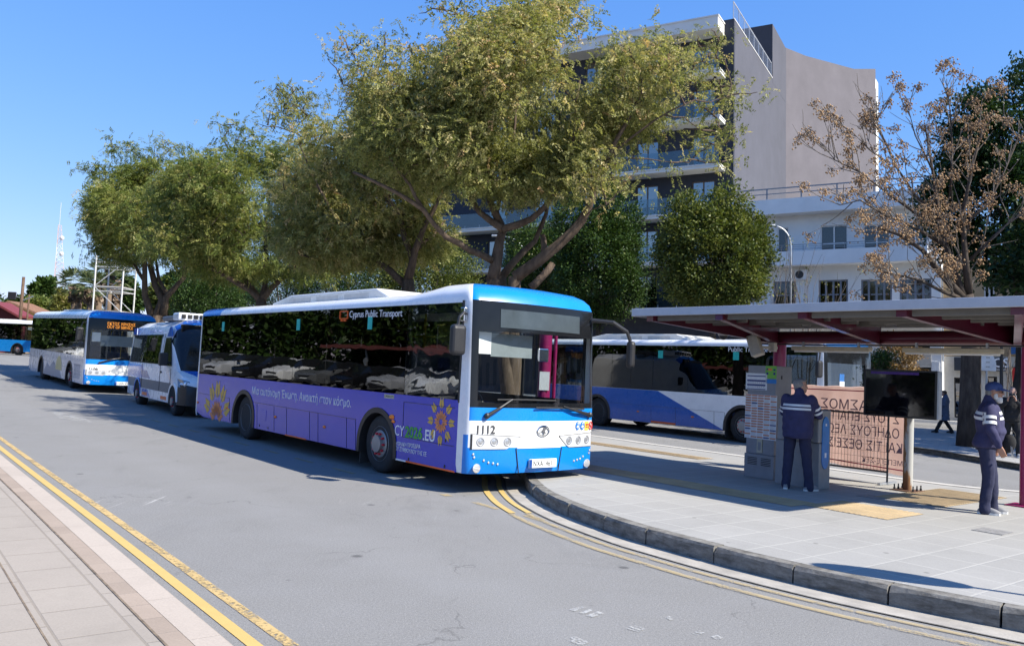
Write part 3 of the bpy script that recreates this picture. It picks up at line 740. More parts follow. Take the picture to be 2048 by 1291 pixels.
MB().prism([(a+.03, t-.05)]+[(a+.03+(c-a-.06)*k/10, q+(t-q)*.62-.22*math.sin(math.pi*k/10)) for k in range(11)]+[(c-.03, t-.05)], lambda x, z, d: (x, d, z), -.312, -.302).build('red_panel', mat('sign_red', (.55, .02, .015), .5), o)
for k in range(6): MB().box(a+.25+.35*(k % 3), a+.42+.35*(k % 3), -.31, -.302, q+.6+.3*(k//3), q+.75+.3*(k//3)).build('red_square', mat('sign_red', (.55, .02, .015)), o)
text('lettering', 'ΤΑΣΤΙ', .30, M_WHITE, o, (a+.22, -.318, q+(t-q)*.78), (1, 0, 0), (0, 0, 1), .01); text('lettering', 'ΚΟΡ.', .40, M_WHITE, o, (a+.18, -.318, q+(t-q)*.60), (1, 0, 0), (0, 0, 1), .01, bold=.01)
o, a, c, q, t = shop_sign('blue_sign', fh, 2022, 690, 2075, 708, -.3, (.02, .10, .28), 'small blue sign under the canopy beam above the poster board')

# ================================================================ VEHICLES
M_GL_SIDE = glass('tinted_side_glass', (.13, .14, .15), .92, wave=.0017, wscale=(.5, 1, 1.1), ior=1.62, minr=.03)
M_GL_FRONT = glass('windscreen_glass', (.86, .89, .89), .85, ior=1.5, minr=.015)
M_GL_DRV = glass('driver_window_glass', (.60, .64, .66), .92, wave=.003, ior=1.6, minr=.05)
M_FRIT = mat('black_glass_border', (.010, .011, .013), .08, spec=.35)
M_BLUE = paint('bus_blue', (.004, .205, .66))
M_DKBLUE = paint('livery_dark_blue', (.010, .060, .26))
M_PURP = paint('purple_wrap', (.018, .034, .45), rough=.22)
M_FRONTW = paint('front_white', (.80, .80, .78))
M_INT = mat('bus_interior_grey', (.16, .165, .175), .7)
M_SEAT = mat('seat_fabric', (.035, .05, .12), .9, var=.3)
M_POLE = mat('yellow_pole', (.55, .38, .02), .4)
M_ORANGE = mat('orange_reflector', (.75, .12, .02), .35)
M_TEAL = mat('teal_sticker', (.02, .42, .38), .4)
M_PAPER = mat('paper', (.72, .73, .72), .8, var=.08, scale=14)
M_RIM = mat('painted_rim', (.30, .31, .32), .4, .5)
M_ROOFU = paint('roof_unit_cream', (.76, .75, .70))
M_RED = mat('red_nut_cap', (.55, .02, .04), .45)
M_DARKIN = mat('wheel_arch_liner', (.012, .012, .012), .9)
WB = 2.5

class VF:
    """vehicle frame: X from the front to the rear, Y out of the side we see, Z up"""
    def __init__(s, name, O, xdir, label, cat, group=None, W_=WB):
        X = Vector((xdir[0], xdir[1], 0)).normalized(); Z = Vector((0, 0, 1)); Y = Z.cross(X)
        s.O, s.X, s.Y, s.Z = Vector(O), X, Y, Z
        s.M = Matrix(((X.x, Y.x, 0, O[0]), (X.y, Y.y, 0, O[1]), (0, 0, 1, O[2]), (0, 0, 0, 1)))
        s.root = bpy.data.objects.new(name, None); COL.objects.link(s.root); s.root.matrix_world = s.M
        tag(s.root, label, cat, group)
    def hit(s, u, v, P0, n):
        r = ray(u, v); t = (P0-EYE).dot(n)/r.dot(n); P = EYE+r*t-s.O
        return P.dot(s.X), P.dot(s.Y), P.z
    def side(s, u, v, y=0.0):
        a, _, c = s.hit(u, v, s.O+s.Y*y, s.Y); return a, c
    def front(s, u, v, x=0.0):
        _, b, c = s.hit(u, v, s.O+s.X*x, s.X); return b, c

RC = .13
def xf0(y): t = (y+WB/2)/(WB/2); return .15*t*t
def xf(y):
    if y > -RC: xc = xf0(-RC)+RC; return xc-math.sqrt(max(0, RC*RC-(y+RC)**2))
    if y < -WB+RC: xc = xf0(-RC)+RC; return xc-math.sqrt(max(0, RC*RC-(y+WB-RC)**2))
    return xf0(y)
def setb(z): return max(0, z-1.25)*.045
def fs(y, z, off=0): return Vector((xf(y)+setb(z)-off, y, z))
def ftan(y): d = .02; return (fs(y-d, 1)-fs(y+d, 1)).normalized()
def fpatch(b, y0, y1, zb, zt, off, th=.012, n=8, mi=0):
    """raised patch lying on the curved front between y0 and y1"""
    vs = []
    for k in range(n+1):
        y = y0+(y1-y0)*k/n; a, c = zb(y) if callable(zb) else zb, zt(y) if callable(zt) else zt
        vs += [fs(y, a, off), fs(y, c, off), fs(y, a, off-th), fs(y, c, off-th)]
    fs_ = []
    for k in range(n):
        i, j = 4*k, 4*(k+1); fs_ += [(i, j, j+1, i+1), (i+2, i+3, j+3, j+2), (i, i+2, j+2, j), (i+1, j+1, j+3, i+3)]
    fs_ += [(0, 1, 3, 2), (4*n, 4*n+2, 4*n+3, 4*n+1)]
    return b.add(vs, fs_, mi)
def fit_text(vf, body, p0, p1, h, m, y=.004, name='lettering', bold=0.0):
    """text on the vehicle's side from local (x, z) p0 to p1 with cap height h"""
    o = text(name, body, h/.70, m, vf.root, (0, 0, 0), (1, 0, 0), (0, 1, 0), .003, bold=bold)
    me = o.data; co = np.empty(len(me.vertices)*3); me.vertices.foreach_get('co', co); co = co.reshape(-1, 3)
    w = co[:, 0].max(); L = math.hypot(p1[0]-p0[0], p1[1]-p0[1]); dx, dz = (p1[0]-p0[0])/L, (p1[1]-p0[1])/L
    k = L/w; out = np.empty_like(co)
    out[:, 0] = p0[0]+dx*co[:, 0]*k; out[:, 2] = p0[1]+dz*co[:, 0]*k+co[:, 1]; out[:, 1] = y+co[:, 2]
    me.vertices.foreach_set('co', out.ravel()); me.update(); return o

def wheel(vf, x, y, r, wdt, style='convex', sgn=1, nuts=10):
    """sgn +1: outer face towards +Y"""
    w = wdt
    pr = [(r*.62, 0), (r*.66, .0), (r*.80, .015), (r*.93, .0), (r*.985, -.03), (r, -.06), (r, -w+.06), (r*.985, -w+.03), (r*.9, -w), (r*.6, -w)]
    t = MB().lathe([(a, c*sgn) for a, c in pr], 'Y', (x, y, r), 40).build('wheel', M_RUBBER, vf.root, auto=40)
    if style == 'convex':
        pr = [(r*.63, -.012), (r*.60, .004), (r*.57, -.02), (r*.52, -.05), (r*.50, -.012), (r*.44, .012), (r*.30, .02), (r*.29, .075), (r*.12, .085), (r*.01, .086)]
    else:
        pr = [(r*.63, -.012), (r*.60, .004), (r*.57, -.03), (r*.54, -.14), (r*.42, -.16), (r*.40, -.15), (r*.24, -.14), (r*.22, -.05), (r*.1, -.045), (r*.01, -.044)]
    rim = MB().lathe([(a, c*sgn) for a, c in pr], 'Y', (x, y, r), 36).build('rim', M_RIM, t, auto=30)
    h = MB()
    for k in range(10):
        a = 2*math.pi*(k+.5)/10; h.ball((x+math.cos(a)*r*.50, y+(-.035 if style == 'convex' else -.145)*sgn, r+math.sin(a)*r*.50), (.038, .006, .038), 8, k=5)
    h.build('hand_hole', M_DARKIN, rim)
    nb = MB()
    for k in range(nuts):
        a = 2*math.pi*k/nuts; c = (x+math.cos(a)*r*.355, y+(.018 if style == 'convex' else -.145)*sgn, r+math.sin(a)*r*.355)
        nb.lathe([(.02, -.01*sgn), (.02, .03*sgn), (.012, .042*sgn)], 'Y', c, 8)
    nb.build('wheel_nuts', M_RED if style == 'convex' else M_RIM, rim, smooth=False)
    return t

def bus(vf, L, liv, xw, name_no=None, plate=None, detail=True, xs_w=(), hump=True, unit=(3.1, 8.2), rear_hid=False):
    root = vf.root; r = .48; ZA = .62
    LV = [.30, .42, .675, .86, 1.06, 1.25, 1.33, 2.36, 2.76, 2.80, 2.90, 2.98, 3.045, 3.085, 3.105]
    INS = [.02, 0, 0, 0, 0, 0, .002, .010, .014, .018, .045, .105, .21, .38, .65]
    FIN = [.03, 0, 0, 0, 0, 0, 0, 0, 0, .01, .045, .125, .26, .46, .85]
    xs = [.40, 1.0, 1.5, 2.0, 2.5, 3.2, 4.2, 5.2, 6.2, 7.2, 8.2, 9.2, L-1.35, L-.55, L-.14]
    ys = [0, -.006, -.03, -.07, -.13, -.25, -.55, -.9, -WB/2]; ys = ys+[-WB-y for y in ys[-2::-1]]
    plan = [('vs', x, 0) for x in reversed(xs)]+[('f', None, y) for y in ys]+[('fs', x, -WB) for x in xs]+[('r', L, -WB+.02), ('r', L, -WB/2), ('r', L, -.02)]
    nP = len(plan); V = []
    for li, z in enumerate(LV):
        for (k, x, y) in plan:
            i = INS[li]
            yy = -WB/2+(y+WB/2)*(WB/2-i)/(WB/2)
            if k == 'f': xx = xf(y)+setb(z)+FIN[li]
            elif k == 'r': xx = x-(i*.7 if li > 8 else 0)
            else: xx = x+(FIN[li]*max(0, 1-(x-.4)/2.0) if li > 8 else 0)
            zz = z
            if li > 8 and hump:
                t = min(1, max(0, (xx-1.25)/.7)); t = t*t*(3-2*t); zz = 2.80+(z-2.80)*(1-.40*t)
            V.append((xx, yy, zz))
    f0 = len(xs); f1 = f0+len(ys)-1       # indices of first and last front point
    mats = [liv['roof'], liv['front'], liv['bumper'], liv['band'], liv['pillar'], liv['rearroof'], M_BLACK, M_FRIT]
    sh = MB(); sh.v = V; glassF = []; fritF = []
    for li in range(len(LV)-1):
        for k in range(nP):
            k2 = (k+1) % nP; a, c = plan[k], plan[k2]
            face = (li*nP+k, li*nP+k2, (li+1)*nP+k2, (li+1)*nP+k)
            kinds = {a[0], c[0]}; z = (LV[li]+LV[li+1])/2
            side = (a[0] == c[0] == 'vs') or (a[0] == c[0] == 'fs')
            if side:
                if z < 1.33: continue
                if 1.33 < z < 2.76: continue
                xm = (a[1]+c[1])/2
                mi = 0 if z < 2.8 or True else 0
                if xm > L-1.36: mi = 5
                if xm < 1.0 and z > 2.95: mi = 0
            elif 'f' in kinds and len(kinds) == 1:
                near = f0+3 <= k < f1-3
                if 1.25 < z < 2.8 and f0+2 <= k < f1-2:
                    (glassF if (1.33 < z < 2.36 and f0+4 <= k < f1-4) else fritF).append(face); continue
                if z < .675: mi = 2
                elif z < 1.06: mi = 3 if f0+2 <= k < f1-2 else (2 if z < .86 else 4)
                elif z < 1.25: mi = 1 if f0+2 <= k < f1-2 else 4
                elif z < 2.8: mi = 4
                else: mi = 1 if k >= f0+2 else 0
            elif kinds == {'f', 'vs'} or kinds == {'f', 'fs'}:
                mi = 4 if z < 2.8 else 0
            else:
                if kinds == {'r'} and 1.5 < z < 2.7: mi = 7
                else: mi = 4 if z > 1 else 2
                if 'vs' in kinds or 'fs' in kinds: mi = 4
            sh.f.append(face); sh.m.append(mi)
    top = (len(LV)-1)*nP; sh.f.append(tuple(top+k for k in range(nP))); sh.m.append(0)
    body = sh.build('body', mats, root, auto=38)
    def sub(faces, nm, m):
        b = MB(); ix = {}
        for f in faces:
            g = []
            for i in f:
                if i not in ix: ix[i] = len(b.v); b.v.append(V[i])
                g.append(ix[i])
            b.f.append(tuple(g)); b.m.append(0)
        return b.build(nm, m, root, auto=60)
    ws = sub(glassF, 'windscreen', M_GL_FRONT); sub(fritF, 'windscreen_border', M_FRIT)
    # side skirts with wheel arches, both sides
    xa0, xa1 = .40, L-.14
    def arch_poly():
        p = [(xa0, 1.332), (xa0, .30)]
        for xc in xw:
            p.append((xc-ZA, .30))
            for k in range(1, 16):
                t = math.pi*(1-k/16); p.append((xc+ZA*math.cos(t), .44+ZA*.98*math.sin(t)))
            p.append((xc+ZA, .30))
        return p+[(xa1-.5, .30), (xa1, .40), (xa1, 1.332)]
    AP = arch_poly()
    sk = MB().prism(AP, lambda a, c, d: (a, d, c), -.035, -.0005).build('side_panel', liv['side'], root, tri=True)
    MB().prism(AP, lambda a, c, d: (a, d, c), -WB+.035, -WB+.0005).build('side_panel', liv['side'], root, tri=True)
    for yb, sg in ((0, 1), (-WB, -1)):
        for xc in xw:
            b = MB(); n = 18; vs = []
            for k in range(n+1):
                t = math.pi*(1-k/n); c, s_ = math.cos(t), math.sin(t)
                for (rr_, yy) in ((ZA-.055, .012), (ZA+.035, .012), (ZA+.035, -.01), (ZA-.055, -.6)):
                    vs.append((xc+rr_*c, yb+yy*sg, .44+rr_*.98*s_-(.14 if k in (0, n) else 0)))
            b.add(vs, [(4*k+a, 4*(k+1)+a, 4*(k+1)+(a+1) % 4, 4*k+(a+1) % 4) for k in range(n) for a in range(4)])
            b.build('wheel_arch', M_BLACK, root, auto=30)
            MB().box(xc-.6, xc+.6, yb-.62*sg, yb-.60*sg, .3, 1.05).build('arch_liner', M_DARKIN, root)
    for j, xc in enumerate(xw):
        wheel(vf, xc, -.07, r, .30, 'convex' if j == 0 else 'concave', 1)
        wheel(vf, xc, -WB+.07, r, .30, 'convex' if j == 0 else 'concave', -1)
        if j == 0: MB().box(xc+.60, xc+.63, -.42, -.05, .10, .5).build('mudflap', M_RUBBER, root)
    # glazing: panes in a row, mirrored on the far side
    def pane(x0, x1, z0, z1, m, yb, nm='side_window'):
        e0, e1 = (.004, .008) if yb == 0 else (-.004, -.008)
        b = MB().add([(x0, yb-e0, z0), (x1, yb-e0, z0), (x1, yb-e1, z1), (x0, yb-e1, z1), (x0, yb-e0*3, z0), (x1, yb-e0*3, z0), (x1, yb-e1*1.8, z1), (x0, yb-e1*1.8, z1)],
                     [(0,1,2,3),(7,6,5,4),(0,4,5,1),(1,5,6,2),(2,6,7,3),(3,7,4,0)])
        return b.build(nm, m, root)
    cuts = [.40]+list(xs_w)+[L-.14]
    for i in range(len(cuts)-1):
        g = .006
        pane(cuts[i]+g, cuts[i+1]-g, 1.335, 2.755, M_GL_DRV if i == 0 else M_GL_SIDE, 0)
        pane(cuts[i]+g, cuts[i+1]-g, 1.335, 2.755, M_GL_SIDE if i > 2 else M_GL_FRONT, -WB)
    b = MB()
    for yb, sg in ((0, 1), (-WB, -1)):
        for c in cuts[1:-1]: b.box(c-.03, c+.03, yb-.075*sg, yb-.05*sg, 1.33, 2.76)
        b.box(.40, L-.14, yb-.09*sg, yb-.06*sg, 2.62, 2.78); b.box(.40, L-.14, yb-.09*sg, yb-.06*sg, 1.20, 1.36)
        b.box(.385, .42, yb-.05*sg, yb+.004*sg, 1.30, 2.79)
    b.build('window_frame', M_BLACK, root)
    # inside
    MB().box(.45, L-.2, -WB+.66, -.66, .33, .36).build('cabin_floor', M_INT, root)
    MB().box(.8, L-.2, -WB+.12, -.12, 2.70, 2.76).build('cabin_ceiling', mat('cabin_ceiling_white', (.45, .46, .47), .7), root)
    MB().box(L-.30, L-.2, -WB+.1, -.1, .36, 2.7).build('cabin_rear', M_INT, root)
    if detail:
        for x in np.arange(3.3, L-1.2, .86):
            for y in (-.36, -.82, -1.72, -2.16):
                s = MB().box(x-.22, x+.22, y-.21, y+.21, .74, .86).box(x+.17, x+.25, y-.21, y+.21, .86, 1.46).box(x-.05, x+.05, y-.05, y+.05, .36, .74)
                s.build('seat', M_SEAT, root, bevel=.03)
        b = MB()
        for x in (2.5, 4.2, 6.0, 7.8): b.tube([(x, -.72, .36), (x, -.72, 2.7)], .018, 8); b.tube([(x, -1.8, .36), (x, -1.8, 2.7)], .018, 8)
        b.tube([(2.2, -.72, 2.3), (9, -.72, 2.3)], .016, 6); b.build('grab_pole', M_POLE, root)
        MB().box(.42, .86, -WB+.35, -.18, .9, 1.14).box(.30, .46, -WB+.35, -.18, 1.0, 1.20).build('dashboard', M_BLACK, root, bevel=.04)
        sw = MB(); c = Vector((.95, -.62, 1.30)); ring = []
        for k in range(25):
            a = 2*math.pi*k/24; ring.append(c+Vector((.08*math.sin(a), .22*math.cos(a), .20*math.sin(a))))
        sw.tube(ring, .016, 6); sw.bar(ring[0], ring[12], .03); sw.bar(c, c+Vector((-.2, 0, -.25)), .05)
        sw.build('steering_wheel', M_BLACK, root)
        MB().box(1.25, 1.75, -.85, -.40, .8, .95).box(1.68, 1.80, -.85, -.40, .95, 1.75).box(1.70, 1.79, -.74, -.51, 1.75, 1.95).build('driver_seat', M_SEAT, root, bevel=.05)
        MB().box(1.9, 1.95, -1.05, -.12, .36, 2.1).build('cab_partition', M_INT, root)
    # roof equipment
    ux0, ux1 = unit
    zr = 2.955
    pr = [(ux0, zr), (ux0+.55, zr+.19), (ux1-.9, zr+.20), (ux1, zr+.06), (ux1+.02, zr)]
    ru = MB().prism(pr, lambda a, c, d: (a, d, c), -WB+.38, -.38).build('roof_unit', M_ROOFU, root, bevel=.05, seg=3)
    b = MB()
    for k in range(int((ux1-ux0-1.4)/1.2)):
        x = ux0+.8+k*1.2; b.box(x, x+.95, -.45, -.376, zr+.03, zr+.12)
    b.build('unit_vent', mat('vent_cream', (.55, .54, .50), .6), ru)
    if liv.get('slots'):
        b = MB()
        for k in range(6): x = ux1-2.2+k*.26; b.box(x, x+.16, -1.2, -.5, zr+.196, zr+.21)
        b.build('unit_slot', M_BLACK, ru)
    return body

def headlights(vf, detail=True):
    for sg in (0, 1):
        Y = (lambda y: y) if sg == 0 else (lambda y: -WB-y)
        b = MB()
        n = 14; vs = []
        for k in range(n+1):
            y = -.075-.78*k/n; t = k/n
            zt = .865-.035*t; zb = .655+(.17*max(0, (t-.72)/.28)**1.2)
            for off in (.010, -.01):
                vs += [fs(Y(y), zb, off), fs(Y(y), zt, off)]
        b.add(vs, [f for k in range(n) for f in ((4*k, 4*k+4, 4*k+5, 4*k+1), (4*k+2, 4*k+3, 4*k+7, 4*k+6), (4*k, 4*k+2, 4*k+6, 4*k+4), (4*k+1, 4*k+5, 4*k+7, 4*k+3))])
        g = MB(); fpatch(g, Y(-.055), Y(-.870), lambda y: .647 if abs((y if sg == 0 else -WB-y)) < .64 else .647+.17*(abs((y if sg == 0 else -WB-y))-.64)/.22, lambda y: .873-.035*max(0, abs((y if sg == 0 else -WB-y))-.075)/.78, .005, .006, 12); g.build('headlight_surround', M_BLACK, vf.root, auto=40)
        hl = b.build('headlight', mat('headlight_silver', (.60, .61, .63), .35, .25), vf.root, auto=40)
        for y in (-.20, -.42, -.64):
            c = fs(Y(y), .760, .012); b = MB(); t = ftan(Y(y)); nrm = Vector((0, 0, 1)).cross(t)
            R = Matrix((( t.x, nrm.x, 0, c.x), (t.y, nrm.y, 0, c.y), (0, 0, 1, c.z), (0, 0, 0, 1)))
            nn = Vector((-t.y, t.x, 0)); sgn = 1 if nrm.x < 0 else -1
            b.lathe([(.060, -.01*sgn), (.062, .005*sgn), (.052, .006*sgn), (.046, -.004*sgn), (.026, .003*sgn), (.004, .006*sgn)], 'Y', (0, 0, 0), 20)
            o = b.build('lamp', [mat('lamp_reflector', (.46, .47, .49), .25, .6)], hl, auto=30); o.matrix_local = R
        c = fs(Y(-.16), .385, .010)
        b = MB().lathe([(.062, .02), (.066, 0), (.05, -.006), (.01, -.012)], 'X', c, 18); b.build('fog_lamp', M_LAMPGLASS, vf.root, auto=30)
        b = MB()
        for k in range(6):
            y = -.12-.075*k if k > 1 else -.10-.015*k
            z = .585-.045*k if k < 3 else .475-.012*(k-2)
            p = fs(Y(y), z, .006); b.ball(p, (.012, .018, .018), 8, k=5)
        b.build('led_row', M_LAMPGLASS, vf.root)

LIV_A = dict(roof=M_WHITE, front=M_BLUE, bumper=M_BLUE, band=M_FRONTW, pillar=M_WHITE, rearroof=M_BLUE, side=M_PURP)
M_BUSBLUE2 = paint('bus_side_blue', (.006, .10, .42))
LIV_B = dict(roof=M_WHITE, front=M_BLUE, bumper=M_BLUE, band=M_FRONTW, pillar=M_WHITE, rearroof=M_WHITE, side=M_WHITE, slots=True)
M_CSIDE = paint('grey_white_wrap', (.62, .61, .64))
LIV_C = dict(roof=M_WHITE, front=M_BLUE, bumper=M_BLUE, band=M_FRONTW, pillar=M_WHITE, rearroof=M_WHITE, side=M_CSIDE)
LIV_D = dict(roof=M_WHITE, front=M_BLUE, bumper=M_BLUE, band=M_FRONTW, pillar=M_BLUE, rearroof=M_WHITE, side=paint('far_bus_blue', (.01, .24, .66)))

# ---------------------------------------------------------------- A: the purple bus
vA = VF('city_bus', BO, AX, 'purple wrapped bus with blue and white front numbered 1112 beside the island kerb', 'bus', 'buses in the station')
LA = 11.72
sidex = lambda u, v: vA.side(u, v)
cutsA = [vA.side(u, 700)[0] for u in (812, 721, 652, 587, 549, 511, 470)]
bus(vA, LA, LIV_A, (2.7, 8.55), xs_w=cutsA)
headlights(vA)
root = vA.root
def seam(vf, p0, p1, w=.012, m=None, y=.0015, nm='panel_gap'):
    a, c = vf.side(*p0), vf.side(*p1); return MB().bar((a[0], y-.002, a[1]), (c[0], y-.002, c[1]), w, .006, up=(0, 1, 0))
b = MB()
def seams(vf, L):
    b = MB()
    for p0, p1 in L:
        a, c = vf.side(*p0), vf.side(*p1); b.bar((a[0], 0, a[1]), (c[0], 0, c[1]), .006, .010, up=(0, 1, 0))
    return b.build('panel_gap', M_BLACK, vf.root)
seams(vA, [((397, 785), (460, 796)), ((504, 803), (712, 838)), ((514, 806), (514, 857)), ((548, 812), (548, 862)), ((573, 816), (573, 868)), ((619, 823), (619, 878)), ((636, 826), (636, 884)), ((693, 835), (693, 895)),
           ((711, 838), (711, 899)), ((808, 803), (910, 815)), ((808, 803), (805, 873)), ((805, 873), (907, 892)), ((459, 796), (459, 842))])
for xa_, xb_ in ((.43, 1.75), (5.35, 6.3)): MB().box(xa_, xb_, -.02, .004, .29, .315).build('orange_strip', M_ORANGE, root)
MB().box(1.75, 2.06, -.02, .004, .29, .315).build('sill_strip', M_WHITE, root)
for (u, v) in [(784, 833), (787, 842), (649, 853), (551, 833), (454, 815), (396, 804)]:
    x, z = vA.side(u, v); k = 1.5 if u == 784 else 1
    MB().ball((x, .004, z), (.055*k, .022, .028*k), 12, k=6).build('side_marker', M_AMBER, root, smooth=True)
for (u, v) in [(817, 917.5), (889, 932), (819, 866), (891, 880), (507, 848), (519, 850), (536, 855)]:
    x, z = vA.side(u, v); MB().ball((x, .001, z), (.022, .008, .028), 8, k=5).build('catch', M_BLACK, root)
x, z = vA.side(527.5, 830); MB().box(x-.13, x+.13, -.001, .006, z-.11, z+.11).build('fuel_flap', M_PURP, root, bevel=.004)
M_TXW = mat('white_lettering', (.78, .78, .80), .5); M_GREEN = mat('green_lettering', (.06, .32, .05), .5)
sd = vA.side
fit_text(vA, 'Μια αυτόνομη Ένωση. Ανοικτή στον κόσμο.', sd(504, 787), sd(702, 814), .155, M_TXW)
fit_text(vA, 'CY', sd(789, 869), sd(808, 872.2), .165, M_TXW); fit_text(vA, '2026', sd(810, 872.4), sd(844.4, 877.6), .165, M_GREEN, bold=.008)
fit_text(vA, '.EU', sd(845.5, 879), sd(869.5, 882.6), .165, M_TXW, bold=.004)
fit_text(vA, 'ΚΥΠΡΙΑΚΗ ΠΡΟΕΔΡΙΑ', sd(788, 889.4), sd(841, 897), .062, M_TXW); fit_text(vA, 'ΤΟΥ ΣΥΜΒΟΥΛΙΟΥ ΤΗΣ ΕΕ', sd(788, 898.5), sd(853, 912), .062, M_TXW)
fit_text(vA, 'Cyprus Public Transport', sd(699, 634.5), sd(805, 632.5), .12, M_TXW, y=.006)
x0, z0 = sd(680, 637); x1, z1 = sd(696, 622)
MB().bar((x0, .002, z0), (x1, .002, z0), .018).bar((x0, .002, z1), (x1, .002, z1), .018).bar((x0, .002, z0), (x0, .002, z1), .018).bar((x1, .002, z0), (x1, .002, z1), .018).bar((x0-.06, .002, z0-.035), (x0-.12, .002, z0-.035), .03).bar((x1+.06, .002, z0-.035), (x1+.12, .002, z0-.035), .03).build('bus_symbol', M_ORANGE, root)
M_PLATEY = mat('plate_cream', (.60, .58, .42), .5)
a, z = sd(769, 790); c, q = sd(788, 797); pl = MB().box(c, a, .0, .004, min(z, q), min(z, q)+.06).build('code_label', M_PLATEY, root)
fit_text(vA, 'LWDK1273', (a-.01, min(z, q)+.012), (c+.01, min(z, q)+.012), .038, M_BLACK, y=.006)
M_PET1 = mat('petal_yellow', (.62, .40, .07), .5); M_PET2 = mat('petal_orange', (.66, .24, .08), .5)
def petals(vf, c, s, angs, y=.004):
    for nm, m, r0, r1, wd in (('petal', M_PET2, .10, .50, .125), ('petal', M_PET1, .54, 1.0, .14)):
        b = MB()
        for a in angs:
            d = Vector((math.sin(a), 0, math.cos(a))); p = Vector((d.z, 0, -d.x))
            for sg in (-1, 1):
                e = .11*(1 if r0 > .3 else .8)*sg*(.6+.4*r0)
                pts = [d*r0+p*e*.25, d*(r0+(r1-r0)*.3)+p*(e*.2+wd*sg*1.1), d*r1+p*e*.35+p*wd*sg*.5, d*(r0+(r1-r0)*.72)+p*e*.08]
                b.add([(c[0]+q.x*s, y, c[1]+q.z*s) for q in pts], [(0, 1, 2, 3)])
        b.build('petal_emblem', m, vf.root)
petals(vA, sd(882, 843), .36, [k*math.pi/4 for k in range(8)])
petals(vA, sd(432, 838), .92, [-1.15, -.55, 0, .55, 1.15], .0035)
for u in (450, 600, 743):
    a, z = sd(u-3, 642); MB().box(a-.075, a+.075, -.004, .001, 2.38, 2.60).build('window_sticker', M_TEAL, root)
# front furniture
fr = vA.front
b = MB()
def on_front(u, v, off=.02):
    y, z = fr(u, v, .05)
    y, z = fr(u, v, xf(max(-WB+.01, min(-.01, y)))+setb(z)-off); return fs(max(-WB+.01, min(-.01, y)), z, off)
for p, a, l0, l1 in [((974, 831), (1026, 798), (995, 799), (1111, 801)), ((1180, 829), (1126, 812), (1072, 815), (1168, 818))]:
    w = MB().tube([on_front(*p, .03), on_front((p[0]+a[0])/2, (p[1]+a[1])/2+1, .06), on_front(*a, .05)], [.03, .02, .012], 8)
    w.ball(on_front(*p, .03), .045, 10)
    wo = w.build('wiper', M_BLACK, root)
    MB().tube([on_front(*l0, .035), on_front((l0[0]+l1[0])/2, (l0[1]+l1[1])/2-1, .04), on_front(*l1, .035)], .013, 6).build('wiper_blade', M_RUBBER, wo)
def ftext(vf, body, u, v, h, m, bold=0.0, sx=1.0, off=.008, nm='lettering'):
    y, z = vf.front(u, v, .12)
    o = text(nm, body, h/.70, m, vf.root, (0, 0, 0), (1, 0, 0), (0, 1, 0), .003, bold=bold, sx=sx)
    for q in o.data.vertices: q.co = fs(y-q.co.x*.97, z+q.co.y, off+q.co.z)
    o.data.update(); return o
ftext(vA, '1112', 950, 866, .115, mat('dark_lettering', (.06, .06, .065), .5), bold=.004)
y, z = fr(1086, 861, 0)
em = MB(); ring = [fs(y, z, .012)+Vector((0, .115*math.cos(2*math.pi*k/28), .075*math.sin(2*math.pi*k/28))) for k in range(29)]
em.tube(ring, .012, 6)
em.prism([(.07, -.02), (.0, .05), (-.07, .035), (-.02, .01), (-.045, -.045), (-.01, -.04), (.02, -.005)], lambda a, c, d: tuple(fs(y, z, .012+d)+Vector((0, a, c))), 0, .012)
em.build('oval_emblem', M_CHROME, root)
def numberplate(vf, u0, v0, u1, v1, body, x=-.01):
    y0_, za = vf.front(u0, v0, .0); y1_, zb = vf.front(u1, v1, .0); zm = (za+zb)/2; hh = .065
    pl = MB().box(-.035, -.012, y0_, y1_, zm-hh, zm+hh).build('number_plate', M_PAPER, vf.root, bevel=.004)
    MB().box(-.038, -.0352, y0_, y0_-.05, zm-hh+.004, zm+hh-.004).build('plate_band', M_DKBLUE, pl)
    text('lettering', body, .115, M_BLACK, pl, (-.037, y0_-.07, zm-.04), (0, -1, 0), (0, 0, 1), .003, sx=(y0_-y1_-.09)/(.115*len(body)*.60)*.98)
numberplate(vA, 1056, 925, 1110, 925, 'NXA  461')
for u, col, sh_ in ((1151.5, (.02, .16, .52), 'o'), (1162.5, (.02, .16, .52), 'o'), (1173, (.75, .55, .08), 's'), (1182.5, (.62, .05, .05), 'r')):
    y, z = fr(u, 850.5, .1); p = fs(y, z, .006); m = mat('sticker_%d' % int(u), col, .5)
    b = MB(); t = ftan(y); c = lambda a, q, d: tuple(p+t*a+Vector((0, 0, q))+Vector((-t.y*d*-1, 0, 0))*0+Vector((-1, 0, 0))*d)
    if sh_ == 'o': b.prism([(.052*math.cos(k*math.pi/8), .066*math.sin(k*math.pi/8)) for k in range(16)], c, 0, .003)
    elif sh_ == 's': b.prism([(-.05, -.07), (.05, -.07), (.05, .07), (-.05, .07)], c, 0, .003)
    else: b.tube([c(.045*math.cos(k*math.pi/8), .06*math.sin(k*math.pi/8), 0) for k in range(17)], .008, 6); b.bar(c(-.035, .04, 0), c(.035, -.04, 0), .012)
    so_ = b.build('pictogram', m, root)
    if sh_ == 'o': MB().tube([c(-.005, -.035, .005), c(0, .01, .005)], .013, 6).ball(c(0, .036, .005), .013, 8, k=5).tube([c(-.03, -.02, .005), c(.028, -.008, .005)], .007, 5).build('figure', M_TXW, so_)
    if sh_ == 's': MB().bar(c(-.03, .02, .005), c(.03, .02, .005), .02).bar(c(-.03, -.02, .005), c(.03, -.02, .005), .012).build('figure', M_RED, so_)
